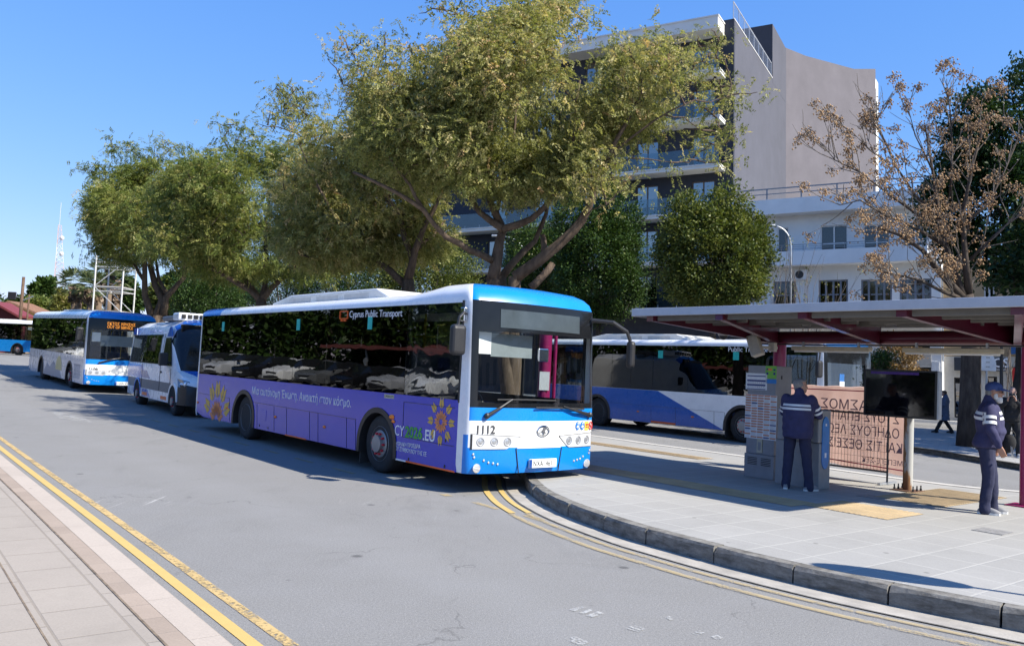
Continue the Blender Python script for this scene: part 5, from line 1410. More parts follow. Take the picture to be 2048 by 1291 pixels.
st2 = [([b2, atp(812, 640, Y2), atp(815, 560, Y2)], .24, .18), px_stroke([(815, 562), (830, 500), (850, 450), (880, 390)], Y2, -.5, .14, .05), px_stroke([(812, 570), (780, 540), (740, 510), (690, 470), (620, 420)], Y2, .8, .12, .04),
       px_stroke([(830, 500), (870, 470), (890, 440)], Y2, .6, .08, .03), px_stroke([(826, 520), (800, 430), (740, 340), (700, 260)], Y2, .5, .10, .03), px_stroke([(690, 470), (640, 380), (600, 290)], Y2+.5, 0, .06, .02)]
bl2 = [px_blob(690, 342, Y2, 125, 100, 2.2), px_blob(600, 352, Y2+1, 75, 75, 1.8), px_blob(640, 282, Y2, 70, 50, 1.5), px_blob(770, 382, Y2, 110, 90, 2.2), px_blob(640, 412, Y2, 80, 70, 1.8), px_blob(720, 452, Y2, 110, 55, 2.0), px_blob(620, 362, Y2+.5, 50, 60, 1.5), px_blob(790, 472, Y2+.6, 110, 50, 1.8), px_blob(650, 482, Y2, 90, 45, 1.8), px_blob(740, 282, Y2+.4, 70, 60, 1.6)]
pinnate_tree('feathery_tree', st2, bl2, 'dense feathery tree left of the broad olive one with half its trunk showing', 1750, 12, M_TIPU, 33, .92, -.04, bark=M_BARKS, stray=[atp(562, 195, Y2), atp(575, 225, Y2), atp(590, 205, Y2), atp(600, 240, Y2)])
Y3 = 32.1; b3 = (-9.6, Y3, .17)
st3 = [([b3, atp(520, 660, Y3), atp(522, 600, Y3)], .27, .20), px_stroke([(522, 602), (500, 580), (440, 545), (380, 510), (330, 490)], Y3, -.5, .14, .05), px_stroke([(524, 600), (560, 560), (610, 520), (650, 480)], Y3, .3, .14, .05),
       px_stroke([(522, 600), (535, 540), (530, 480), (540, 400)], Y3, .6, .13, .04), px_stroke([(515, 590), (450, 500), (440, 430), (450, 340)], Y3, .5, .10, .03), px_stroke([(535, 545), (590, 480), (600, 400)], Y3, 1, .08, .03)]
bl3 = [px_blob(500, 398, Y3, 125, 90, 2.8), px_blob(400, 423, Y3+2, 90, 85, 2.8), px_blob(395, 373, Y3+1, 65, 45, 2.2), px_blob(610, 348, Y3, 85, 65, 2.4), px_blob(480, 518, Y3+1, 150, 45, 2.6), px_blob(470, 343, Y3, 75, 45, 1.8), px_blob(580, 428, Y3, 95, 85, 2.5), px_blob(420, 448, Y3, 80, 80, 2.2), px_blob(530, 498, Y3, 130, 55, 2.6), px_blob(410, 368, Y3, 55, 45, 1.5), px_blob(640, 458, Y3, 80, 70, 2.4), px_blob(560, 353, Y3, 75, 50, 2.0), px_blob(370, 488, Y3, 80, 55, 2.4), px_blob(600, 518, Y3, 110, 45, 2.4)]
pinnate_tree('feathery_tree', st3, bl3, 'feathery tree with wide forked limbs above the white minibus and bus rear', 1600, 12, M_TIPU2, 45, 1.1, -.06, bark=M_BARKS, stray=[atp(470, 260, Y3), atp(476, 275, Y3)])
Y4 = 42.3; b4 = (-18.0, Y4, .17)
st4 = [([b4, atp(315, 690, Y4), atp(318, 630, Y4)], .42, .32), px_stroke([(312, 635), (325, 600), (310, 570), (300, 530), (320, 480), (330, 400)], Y4, .5, .26, .06), px_stroke([(305, 640), (290, 590), (290, 530), (280, 470), (260, 400)], Y4, -.5, .20, .05),
       px_stroke([(326, 630), (332, 595), (350, 575), (368, 555), (370, 520), (385, 450)], Y4, 0, .20, .06), px_stroke([(335, 590), (318, 560), (312, 520), (300, 440)], Y4, .8, .12, .04), px_stroke([(288, 560), (270, 530), (240, 515), (218, 500)], Y4, 0, .10, .03)]
bl4 = [px_blob(300, 405, Y4, 95, 72, 3.0), px_blob(255, 430, Y4, 60, 80, 2.4), px_blob(360, 420, Y4, 80, 80, 2.6), px_blob(300, 480, Y4, 100, 45, 3.0), px_blob(245, 490, Y4, 45, 40, 1.6), px_blob(330, 365, Y4, 75, 40, 2.0), px_blob(245, 372, Y4, 45, 36, 1.6), px_blob(385, 375, Y4, 60, 50, 2.4), px_blob(400, 480, Y4, 60, 45, 2.6), px_blob(300, 440, Y4-1, 110, 75, 3.0), px_blob(215, 430, Y4, 30, 55, 1.3)]
pinnate_tree('feathery_tree', st4, bl4, 'green feathery tree with a thick twisted trunk rising over the grey wrapped bus', 1500, 11, M_TIPU2, 57, 1.35, stray=[atp(225, 300, Y4), atp(188, 340, Y4), atp(205, 350, Y4), atp(300, 300, Y4), atp(350, 298, Y4), atp(270, 310, Y4), atp(200, 470, Y4), atp(205, 500, Y4)])

def leafy_tree(name, base, trunk_h, blobs, label, n, lm, seed, size=.11, group=None, cat='tree', gap=-.35, clusters=260, tr=.16, bark=None, toneshift=0.0, stems=3):
    """dense broadleaf crown: leaves in clusters over the volume"""
    root = empty(name, base); tag(root, label, cat, group)
    B_ = [(tuple(np.array(c)-np.array(base)), rr) for c, rr in blobs]
    C, O = crown_points(B_, clusters, seed, .5, gap)
    zc = np.mean([c[2] for c, _ in B_]); st = [([(0, 0, 0), (.04, .02, trunk_h*.5), (0, 0, trunk_h)], tr, tr*.8)]
    for k in range(stems):
        c = B_[k % len(B_)][0]; st.append(([(0, 0, trunk_h*.95), (c[0]*.3, c[1]*.3, trunk_h+(c[2]-trunk_h)*.5), (c[0]*.8, c[1]*.8, c[2])], tr*.6, tr*.2))
    t = limb_mesh(st, bark or M_BARKD, 'trunk', root); twigs(st, C[:90], bark or M_BARKD, t, .014)
    r = np.random.RandomState(seed+2); K = max(1, n//len(C)); m = len(C)
    rr = np.mean([b[1][0] for b in B_])*.11+.05
    P = np.repeat(C, K, 0)+r.normal(size=(m*K, 3))*np.array([rr, rr, rr*.9])
    D = unit(np.repeat(O, K, 0)+r.normal(size=(m*K, 3))*.8+np.array([0, 0, .15]))
    cl = np.repeat(r.uniform(-.16, .16, m)+.14*vnoise(C, .8, seed+4), K)
    tone = np.clip(.42+toneshift+cl+r.normal(size=m*K)*.17, 0, 1)
    V, F, T = spray(P, D, LEAF, size*r.uniform(.7, 1.3, m*K), tone)
    mesh_np('crown', V, F, lm, root, T); return root
# clipped round-headed trees on the far pavement
GF = 'clipped dark trees on the far pavement'
def fic(u, vt, vb, Y, wpx, label, lm, seed, n, shift=0.0, extra=()):
    vm = (vt+vb)/2; hh = (vb-vt)/2; bl = [px_blob(u, vm+hh*.1, Y, wpx/2*.98, hh*.82, wpx/2*Y/FPX*.95), px_blob(u-wpx*.10, vm-hh*.30, Y, wpx*.36, hh*.62, wpx*.36*Y/FPX), px_blob(u+wpx*.14, vm-hh*.22, Y, wpx*.32, hh*.62, wpx*.34*Y/FPX),
          px_blob(u+wpx*.04, vm+hh*.42, Y, wpx*.44, hh*.5, wpx*.42*Y/FPX)]
    for (a, c, ra, rc) in extra: bl.append(px_blob(a, c, Y, ra, rc, ra*Y/FPX))
    g = at(u, 700, Y); zb = at(u, vb, Y).z
    return leafy_tree('clipped_tree', (g.x, g.y, .15), max(1, zb-.15+.6), bl, label, n, lm, seed, .135, GF, clusters=900, gap=-.50, toneshift=shift)
fic(1428, 396, 632, 35.5, 212, 'rounded clipped tree with yellow green leaves standing above the shelter roof', M_FICUSY, 101, 52000, extra=[(1375, 422, 30, 45), (1455, 408, 40, 42), (1348, 500, 34, 100), (1512, 500, 28, 90)])
fic(1195, 400, 655, 40, 185, 'dark clipped tree between the purple bus front and the shelter roof', M_FICUS, 103, 50000, extra=[(1145, 440, 40, 45), (1215, 400, 36, 40), (1255, 455, 26, 60)])
fic(1080, 430, 660, 44, 160, 'shaded clipped tree showing between the limbs of the broad olive tree', M_FICUS, 105, 30000)
fic(850, 462, 680, 49, 230, 'light green clipped tree behind the bus roof left of the forked trunk', M_FICUSY, 107, 42000, .04)
fic(660, 470, 690, 56, 190, 'clipped tree behind the second feathery trunk with shade in its leaf colour', M_LAUREL_SHADE, 109, 30000)
fic(415, 540, 655, 60, 150, 'light clipped tree low behind the white minibus roof', M_FICUS, 113, 26000, -.03)
fic(560, 470, 680, 66, 190, 'clipped tree behind the wide forked limbs with shade in its leaf colour', M_LAUREL_SHADE, 117, 26000)
fic(745, 450, 680, 62, 200, 'tall clipped tree filling the gap behind the two middle trunks', M_LAUREL_SHADE, 119, 26000)  # row behind the trunks: shade put into a darker leaf colour
fic(470, 500, 680, 72, 200, 'farthest clipped tree in the dark row beyond the buses', M_LAUREL_SHADE, 121, 22000)

# brown-berried tree without leaves
def grow(b, p, d, L, r, lvl, tips, spread=.5, up=.25, kids=(2, 3)):
    n = 4; pts = [p]; q = Vector(p); dd = Vector(d).normalized()
    for i in range(n):
        dd = (dd+Vector((rnd.uniform(-1, 1), rnd.uniform(-1, 1), rnd.uniform(-.6, 1)))*.16+Vector((0, 0, up*.12))).normalized(); q = q+dd*L/n; pts.append(q.copy())
    b.tube(pts, [r*(1-.42*i/n) for i in range(n+1)], 6 if r > .03 else 5, cap=False)
    if lvl == 0: tips.append((pts[-1], dd)); return
    if rnd.random() < .35: tips.append((pts[-2], dd))
    for k in range(rnd.randint(*kids)):
        t = rnd.choice(pts[2:]); nd = (dd+Vector((rnd.uniform(-1, 1), rnd.uniform(-1, 1), rnd.uniform(-.5, .9)))*spread*1.5).normalized()
        grow(b, t, nd, L*rnd.uniform(.55, .8), r*.55, lvl-1, tips, spread, up, kids)
YM = 27.0; gm = G(1938, 892, .15); YM = gm.y
rootm = empty('berry_tree', (gm.x, gm.y, .15)); tag(rootm, 'leafless tree hung with tan berry clusters leaning over the shelter', 'tree')
MBr = MB(); tips = []
def loc(p): return Vector(p)-Vector((gm.x, gm.y, .15))
mpt = lambda pts, dY=0: [loc(at(u, v, YM+dY*i/(len(pts)-1))) for i, (u, v) in enumerate(pts)]
trunkm = [(Vector((0, 0, -.05)), loc(at(1940, 800, YM)), loc(at(1942, 720, YM)), loc(at(1944, 650, YM)), loc(at(1930, 590, YM)))]
tb = MB(); tb.tube(list(trunkm[0]), [.36, .29, .27, .26, .22], 14)
mains = [([(1930, 600), (1880, 545), (1845, 500), (1800, 470), (1755, 455)], -1.2, .20, .05), ([(1925, 590), (1900, 520), (1880, 440), (1865, 340), (1850, 250)], .6, .20, .04), ([(1938, 590), (1930, 510), (1925, 430), (1945, 330), (1965, 260)], -.6, .20, .04),
         ([(1935, 600), (1890, 585), (1840, 560), (1790, 548), (1770, 545)], -1.0, .12, .03), ([(1890, 490), (1830, 455), (1770, 430), (1720, 400), (1680, 410)], -1.3, .10, .02), ([(1880, 440), (1830, 390), (1790, 330), (1760, 260), (1750, 230)], .2, .09, .02),
         ([(1850, 440), (1780, 390), (1720, 345), (1670, 320), (1642, 285)], -.5, .07, .012), ([(1925, 450), (1975, 410), (2010, 340), (2040, 270)], .4, .10, .02), ([(1940, 520), (2000, 460), (2050, 420)], -.6, .09, .02), ([(1900, 400), (1905, 300), (1900, 220), (1895, 190)], 0, .07, .015),
         ([(1780, 330), (1740, 300), (1700, 260)], 0, .035, .01), ([(1865, 340), (1830, 270), (1815, 210)], .3, .05, .012)]
for pts, dY, r0, r1 in mains:
    P = mpt(pts, dY); k = len(P); r0 *= .62; r1 *= .55; tb.tube(P, [r0+(r1-r0)*(i/(k-1))**.7 for i in range(k)], 9)
    for i in range(1, k):
        for j in range(5 if r0 > .035 else 4):
            t = rnd.random(); q = P[i-1].lerp(P[i], t); d = (P[i]-P[i-1]).normalized()+Vector((rnd.uniform(-1, 1), rnd.uniform(-1, 1), rnd.uniform(-.6, 1)))*.85
            grow(MBr, q, d, rnd.uniform(.6, 1.2), .017, 1, tips, .55, .4, (1, 2))
    tips.append((P[-1], (P[-1]-P[-2]).normalized()))
stalks = []
trk = tb.build('trunk', M_BARKD, rootm, smooth=True, fixn=False); MBr.build('twigs', M_BARKG, rootm, smooth=True, fixn=False)
BP = []; SB = MB()
for p, d in tips:
    if rnd.random() < .60:
        k = rnd.randint(18, 46); c = np.array(p+Vector((0, 0, -.10)))
        q_ = c+nrs.normal(size=(k, 3))*np.array([.10, .10, .085]); BP.append(q_)
        for w_ in q_[::2]: SB.tube([p, p.lerp(Vector(w_), .6)+Vector((0, 0, .02)), Vector(w_)], [.007, .005, .004], 3, cap=False)
BP = np.concatenate(BP); octv = np.array([(1, 0, 0), (-1, 0, 0), (0, 1, 0), (0, -1, 0), (0, 0, 1), (0, 0, -1)])*.027
octf = np.array([(0, 2, 4), (2, 1, 4), (1, 3, 4), (3, 0, 4), (2, 0, 5), (1, 2, 5), (3, 1, 5), (0, 3, 5)])
V = (BP[:, None, :]+octv[None]*nrs.uniform(.7, 1.4, (len(BP), 1, 1))).reshape(-1, 3); F = (octf[None]+6*np.arange(len(BP))[:, None, None]).reshape(-1, 3)
M_BERRY = leafmat('tan_berries', [(0, (.19, .11, .055)), (.5, (.40, .25, .13)), (1, (.56, .38, .21))], .1)
SB.build('stalks', M_BARKG, rootm, fixn=False)
mesh_np('berry_clusters', V, F, M_BERRY, rootm, np.repeat(nrs.uniform(0, 1, len(BP)), 6))
# dark broadleaf behind it
YD = 33.0
gd = at(2040, 800, YD)
bld = [px_blob(2010, 290, YD, 110, 110, 2.6), px_blob(1975, 400, YD, 115, 130, 2.8), px_blob(2050, 420, YD, 130, 150, 3.0), px_blob(2040, 210, YD, 70, 70, 1.8), px_blob(1950, 240, YD, 55, 55, 1.4), px_blob(2010, 510, YD, 100, 60, 2.4), px_blob(1905, 420, YD, 55, 70, 1.4)]
leafy_tree('broadleaf_tree', (gd.x, gd.y, .15), 5.0, bld, 'big dark green broadleaf tree right behind the leafless berry tree', 60000, M_LAUREL_SHADE, 131, .17, clusters=620, gap=-.40, tr=.26)
# thin bare shrubs in front of the white flats, dry hedge and shrub beyond the shelter
def bare(u, v, Y, h, label, seed, leaves=14):
    g = at(u, v, Y); root = empty('bare_shrub', (g.x, g.y, .15)); tag(root, label, 'shrub'); b = MB(); tp = []
    for k in range(5): grow(b, Vector((rnd.uniform(-.1, .1), rnd.uniform(-.1, .1), 0)), Vector((rnd.uniform(-.4, .4), rnd.uniform(-.3, .3), 1)), h*.62, .035, 2, tp, .35, .8, (2, 3))
    b.build('stems', M_BARKG, root, fixn=False)
    P = np.array([tuple(p) for p, d in tp]); P = P[nrs.permutation(len(P))[:leaves]]
    P = np.repeat(P, 7, 0)+nrs.normal(size=(7*len(P), 3))*.10
    V, F, T = spray(P, unit(nrs.normal(size=P.shape)), LEAF, nrs.uniform(.08, .14, len(P)), nrs.uniform(.6, 1, len(P))); mesh_np('leaves', V, F, M_FICUSY, root, T)
bare(1545, 780, 41, 6.8, 'thin nearly bare shrub left of the street lamp', 1); bare(1612, 780, 42, 7.0, 'bare stems with a few lime leaves right of the street lamp', 2)
bare(2015, 780, 38, 5.6, 'dry pale twiggy shrub under the dark broadleaf tree', 3, 3)
gq = at(1765, 800, 30)
M_DRYLEAF = leafmat('dry_tan_leaves', [(0, (.16, .095, .04)), (.5, (.30, .20, .09)), (1, (.42, .30, .16))], .2)
leafy_tree('dry_hedge', (at(1800, 800, 40).x, 40, .15), .8, [px_blob(1795, 720, 40, 36, 50, 1.2), px_blob(1780, 760, 40, 36, 45, 1.2)], 'tan dry leaved bush showing above the black screen', 9000, M_DRYLEAF, 151, .12, cat='bush', clusters=160, gap=-.5, tr=.08)
leafy_tree('green_bush', (at(1765, 800, 31).x, 31, .15), .6, [px_blob(1752, 732, 31, 26, 26, .5), px_blob(1772, 722, 31, 22, 16, .4), px_blob(1745, 770, 31, 26, 26, .5)], 'small dark leafy bush between the striped bus front and the tan bush', 2600, M_FICUS, 153, .10, cat='bush', clusters=90, gap=-.3, tr=.06)

# ================================================================ SHELTER AND STREET FURNITURE
PZ = .17
SM = Matrix(((SU.x, SN.x, 0, SO.x), (SU.y, SN.y, 0, SO.y), (0, 0, 1, PZ), (0, 0, 0, 1)))
def swz(u, v, w):                    # pixel -> (s, z) on the vertical plane at distance w across the shelter
    r = ray(u, v); P0 = SO+SN*w; t = (P0-EYE).dot(SN)/r.dot(SN); P = EYE+r*t; return (P-SO).dot(SU), P.z-PZ
def sw0(name, label, cat, s, w, z=0.0, group=None):
    """a thing standing in the shelter's axes"""
    o = bpy.data.objects.new(name, None); COL.objects.link(o); p = S(s, w, PZ+z)
    o.matrix_world = Matrix(((SU.x, SN.x, 0, p.x), (SU.y, SN.y, 0, p.y), (0, 0, 1, p.z), (0, 0, 0, 1)))
    return tag(o, label, cat, group)
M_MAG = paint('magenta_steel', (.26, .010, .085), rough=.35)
M_MAGSHADE = paint('shaded_magenta_steel', (.085, .006, .022), rough=.4)  # same magenta steel, darkened to carry the shade under the roof
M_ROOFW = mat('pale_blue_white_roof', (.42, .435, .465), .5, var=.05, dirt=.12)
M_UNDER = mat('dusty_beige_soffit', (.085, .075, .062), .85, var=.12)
M_PURL = mat('dusty_grey_purlin', (.15, .14, .125), .8, var=.1)
M_GREYC = mat('grey_cabinet', (.25, .255, .26), .5, var=.08, dirt=.2)
shelter = sw0('bus_shelter', 'long bus shelter with flat white roof on magenta steel columns', 'bus shelter', 0, 0)
SL = 6.30; SWD = 3.36; z0f, z1f = 2.648, 2.775
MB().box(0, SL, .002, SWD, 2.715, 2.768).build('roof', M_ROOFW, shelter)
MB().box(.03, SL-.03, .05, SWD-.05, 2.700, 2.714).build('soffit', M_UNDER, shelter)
MB().box(-.02, SL+.02, -.05, 0, z0f, z1f).box(-.05, -.021, 0, SWD, z0f, z1f).box(SL+.021, SL+.05, 0, SWD, z0f, z1f).box(-.02, SL+.02, SWD+.001, SWD+.05, z0f, z1f).build('fascia', M_ROOFW, shelter, bevel=.008)
beams = [(swz(1308, 640, .15)[0], .9), (swz(1446, 640, .15)[0], .9), (swz(1612, 640, .15)[0], 2.85), (swz(1810, 640, .15)[0], 4.95), (swz(2041, 640, .15)[0], 4.95)]
for sf, sb in beams:
    p = Vector((sf, .12, 0)); q = Vector((sb, 2.95, 0)); d = (q-p).normalized(); t = Vector((-d.y, d.x, 0))*.035
    b = MB(); zt = 2.695; vs = []
    for c, dep in ((p, .12), (q, .36)):
        for sg in (-1, 1): vs += [c+t*sg*.35+Vector((0, 0, zt)), c+t*sg*.35+Vector((0, 0, zt-dep))]
    b.add(vs, [(0, 4, 5, 1), (2, 3, 7, 6), (0, 2, 6, 4), (1, 5, 7, 3), (0, 1, 3, 2), (4, 6, 7, 5)])
    for z, dz in ((zt, .012),): b.bar(p+Vector((0, 0, zt)), q+Vector((0, 0, zt)), .10, .014)
    b.bar(p+Vector((0, 0, zt-.12)), q+Vector((0, 0, zt-.36)), .10, .014)
    b.box(sf-.07, sf+.07, .045, .12, zt-.13, zt)
    b.build('beam', M_MAGSHADE, shelter)
fr_ = sorted(b_[0] for b_ in beams)
for j, w in enumerate((.16, .75, 1.35, 1.95)):
    ss = [.1]+[f_+(.0 if j == 0 else .45*j*.25) for f_ in fr_]+[SL-.06]
    for i in range(len(ss)-1):
        if ss[i+1]-ss[i] > .5: MB().box(ss[i]+.10, ss[i+1]-.10, w-.03, w+.03, 2.575, 2.698).build('purlin', M_PURL, shelter)
b = MB().tube([(.42, 3.0, 2.46), (SL-.05, 3.0, 2.46)], .115, 18); b.build('ridge_pipe', M_MAGSHADE, shelter, auto=40)
for s, r in ((.9, .115), (5.06, .07)):
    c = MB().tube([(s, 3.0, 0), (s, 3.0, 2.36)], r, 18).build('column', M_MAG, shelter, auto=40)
    MB().box(s-.2, s+.2, 2.8, 3.2, -.002, .018).build('foot_plate', M_MAG, c)
M_TUBEL = mat('dusty_lamp_cover', (.48, .42, .30), .5, var=.12)
for (u0, u1, v) in ((1585, 1742, 697), (1806, 2006, 701)):
    s0_, zz = swz(u0, v, 2.62); s1_, _ = swz(u1, v, 2.62)
    o = MB().box(s0_, s1_, 2.57, 2.68, zz-.025, zz+.05).build('tube_lamp', M_TUBEL, shelter, bevel=.015)
    MB().box(s0_+.2, s0_+.23, 2.60, 2.64, zz+.051, 2.36).box(s1_-.23, s1_-.2, 2.60, 2.64, zz+.051, 2.36).build('hanger', M_STEEL, o)
    MB().tube([(s0_+.04, 2.625, zz-.04), (s1_-.04, 2.625, zz-.04)], .016, 8).build('tube', M_PAPER, o)
MB().tube([(.5, 2.72, 2.33), (2.0, 2.74, 2.315), (4, 2.72, 2.32), (6.1, 2.74, 2.33)], .014, 6).build('cable', M_BLACK, shelter)
# lone column of the next shelter up the island
qx = at(1091, 700, 17.0); o = bpy.data.objects.new('shelter_column', None); COL.objects.link(o); o.location = (qx.x, 17.0, PZ); tag(o, 'magenta steel column with a paper notice seen through the purple bus windscreen', 'column')
MB().tube([(0, 0, 0), (0, 0, 2.45)], .13, 18).build('shaft', M_MAG, o, auto=40); MB().tube([(.20, -.04, .0), (.20, -.04, 2.4)], .035, 8).build('drain_pipe', M_MAG, o)
MB().box(-.10, .10, -.145, -.132, 1.25, 1.62).build('notice', M_PAPER, o); MB().box(-.22, .22, -.22, .22, 0, .02).build('foot_plate', M_MAG, o)
# dome camera
s, z = swz(1447, 668, 1.9)
o = sw0('dome_camera', 'white dome camera hanging from the underside of the shelter roof', 'camera', s, 1.9, z)
M_CAMW = mat('camera_cream', (.50, .48, .42), .5)
MB().lathe([(.03, .10), (.05, .07), (.095, .05), (.10, -.01), (.09, -.03)], 'Z', (0, 0, 0), 20).build('housing', M_CAMW, o, auto=35)
MB().ball((0, 0, -.03), (.078, .078, .075), 16).build('dome', M_BLACK, o, smooth=True)
MB().tube([(0, 0, .09), (0, 0, .19), (-.05, .03, .22), (-.14, .08, .20), (-.14, .08, 2.70-z)], .02, 8).box(-.18, -.10, .05, .11, .12, .20).build('bracket', M_CAMW, o)
# flood lamp / speaker box on the column
s, z = swz(1511, 691, 2.3)
o = sw0('floodlight', 'beige box floodlight tilted on the magenta column over the timetable cabinet', 'floodlight', s, 2.3, z)
o.rotation_euler = (o.matrix_world.to_euler().x, o.matrix_world.to_euler().y, o.matrix_world.to_euler().z)
hb = MB().box(-.10, .10, -.12, .10, -.19, .19).build('housing', M_CAMW, o, bevel=.015); hb.rotation_euler = (rad(-6), rad(-20), rad(20))
MB().box(-.085, .085, -.128, -.121, -.175, .175).build('lens', mat('lens_cream', (.40, .38, .33), .25), hb)
MB().bar((.05, .05, -.02), (.18, .40, -.02), .05).box(.10, .22, .25, .34, -.09, .07).build('arm', M_CAMW, o)
# timetable cabinet
cA = G(1488, 950.5, PZ); cB = G(1546, 960, PZ); cw = (cB-cA).length; cx = (cB-cA).normalized(); cy = Vector((-cx.y, cx.x, 0))
o = bpy.data.objects.new('timetable_cabinet', None); COL.objects.link(o)
o.matrix_world = Matrix(((cx.x, cy.x, 0, cA.x), (cx.y, cy.y, 0, cA.y), (0, 0, 1, PZ), (0, 0, 0, 1)))
tag(o, 'tall grey cabinet covered in bus timetables beside the island ticket machine', 'cabinet')
P0 = cA; rr_ = ray(1521, 730.5); t = (P0-EYE).dot(cy)/rr_.dot(cy); ch = (EYE+rr_*t).z-PZ
def cpx(u, v): r = ray(u, v); t = (cA-EYE).dot(cy)/r.dot(cy); P = EYE+r*t-cA; return P.dot(cx), P.z+cA.z-PZ
zb = cpx(1510, 907)[1]
cab = MB().box(.012, cw-.012, .012, .44, zb+.004, ch).build('body', M_GREYC, o, bevel=.008)
MB().box(-.005, cw+.005, -.004, .45, .0, zb).build('plinth', M_GREYC, o, bevel=.008)
gr = MB()
for k in range(5):
    for j in range(2): gr.box(.07+j*cw*.46, cw*.44+j*cw*.47, -.008, -.0045, zb-.18+k*.028, zb-.168+k*.028)
gr.build('vent_grille', M_BLACK, o)
MB().box(cw*.42, cw*.60, -.006, .010, zb+.03, zb+.26).build('lock_panel', mat('lock_cream', (.45, .42, .30), .5), o); MB().box(cw*.46, cw*.56, -.009, -.0065, zb+.07, zb+.21).build('lock_inset', M_GREYC, o)
def poster(x0, x1, z0_, z1_, m, nm='poster', y=.0): return MB().box(x0, x1, .006+y, .0105+y, z0_, z1_).build(nm, m, o)
M_NAVYP = mat('print_navy', (.03, .045, .18), .7); M_ORP = mat('print_orange', (.60, .20, .06), .7); M_GRYP = mat('print_grey', (.42, .43, .45), .7); M_GRNP = mat('print_green', (.18, .45, .06), .6); M_BLP = mat('print_blue', (.03, .20, .50), .6)
x0_, z1_ = cpx(1492, 745); x1_, z0_ = cpx(1533, 780)
pp = poster(x0_, x1_, z0_, z1_, M_PAPER)
b = MB(); 
for k, (a, c) in enumerate(((.80, .86), (.50, .60), (.24, .34), (.02, .07))): b.box(x0_+.03, x1_-.03, .0035, .0055, z0_+(z1_-z0_)*a, z0_+(z1_-z0_)*c)
b.build('printing', M_NAVYP, pp)
b = MB()
for k in range(8):
    for j in range(2): b.box(x0_+.05+k*.045, x0_+.08+k*.045, .0035, .0055, z0_+(z1_-z0_)*(.40-.25*j), z0_+(z1_-z0_)*(.46-.25*j))
b.build('printing', M_GRYP, pp)
x0_, z1_ = cpx(1531, 731); x1_, z0_ = cpx(1552, 757); pp = poster(x0_, x1_, z0_, z1_, M_GRNP)
MB().box(x0_+.05, x1_-.09, .0035, .0055, z1_-.08, z1_-.04).build('printing', M_ORP, pp); MB().box(x0_+.02, x0_+.06, .0035, .0055, z1_-.15, z1_-.11).box(x1_-.06, x1_-.02, .0035, .0055, z1_-.15, z1_-.11).box(x0_+.02, x0_+.06, .0035, .0055, z1_-.07, z1_-.04).box(x1_-.06, x1_-.02, .0035, .0055, z1_-.08, z1_-.05).build('printing', M_NAVYP, pp)
x0b, z1b = cpx(1531, 757.5); x1b, z0b = cpx(1552, 767); poster(x0b, x1b, z0b, z1b, M_BLP)
x0_, z1_ = cpx(1491, 787); x1_, z0_ = cpx(1551, 881); pp = poster(x0_, x1_, z0_, z1_, M_PAPER, 'timetable_sheet')
hd, bd, bx_ = MB(), MB(), MB(); nc, nrw = 5, 17; cwid = (x1_-x0_)/nc; chh = (z1_-z0_)/nrw
for c in range(nc):
    r_ = 0
    while r_ < nrw:
        n_ = rnd.choice((1, 1, 1, 2)); n_ = min(n_, nrw-r_); za = z1_-r_*chh; xa = x0_+c*cwid
        tgt = bx_ if rnd.random() < .12 else hd
        tgt.box(xa+.006, xa+cwid-.006, .0030, .0055, za-.010-chh*.32, za-.006)
        for q in range(n_*2): bd.box(xa+.008, xa+cwid-.012-rnd.random()*.02, .0035, .0055, za-chh*.40-q*chh*.40-chh*.28, za-chh*.40-q*chh*.40-.006)
        r_ += n_
hd.build('printing', M_ORP, pp); bd.build('printing', M_GRYP, pp); bx_.build('printing', M_NAVYP, pp)
MB().box(cw-.012+.001, cw-.006, .15, .18, ch-.22, ch-.16).build('keyhole', M_BLACK, o)
# ticket machine: end face with a blue capsule
mB = G(1654, 977, PZ); d_ = mB-SO; sE, wE = d_.dot(SU), d_.dot(SN)
sE, wA, wB_ = 2.74, 1.36, 1.68
mh = swz(1640, 820, wA)[1]
o = sw0('ticket_machine', 'grey ticket machine with a rounded blue panel on its end', 'ticket machine', sE, wA)
MB().box(-.78, 0, 0, wB_-wA, 0, mh*.58).build('pedestal', M_GREYC, o, bevel=.01)
MB().box(-.74, -.002, -.03, wB_-wA, mh*.585, mh).build('head', M_GREYC, o, bevel=.015)
MB().box(-.52, -.12, -.045, -.031, mh*.62, mh*.93).build('screen_panel', M_BLACK, o)
ww = (wB_-wA); cap = []
for k in range(13): a = math.pi*k/12; cap.append((ww*.5+ww*.30*math.cos(a), mh*.83+.16*math.sin(a)-.05))
for k in range(13): a = math.pi+math.pi*k/12; cap.append((ww*.5+ww*.30*math.cos(a), mh*.36+.16*math.sin(a)+.03))
MB().prism(cap, lambda a, c, d: (d, a, c), .001, .012).build('blue_panel', mat('ticket_blue', (.02, .19, .52), .4), o)
MB().box(.0125, .014, ww*.42, ww*.58, mh*.40, mh*.46).box(.0125, .014, ww*.44, ww*.56, mh*.80, mh*.83).build('pictogram', M_TXW, o)
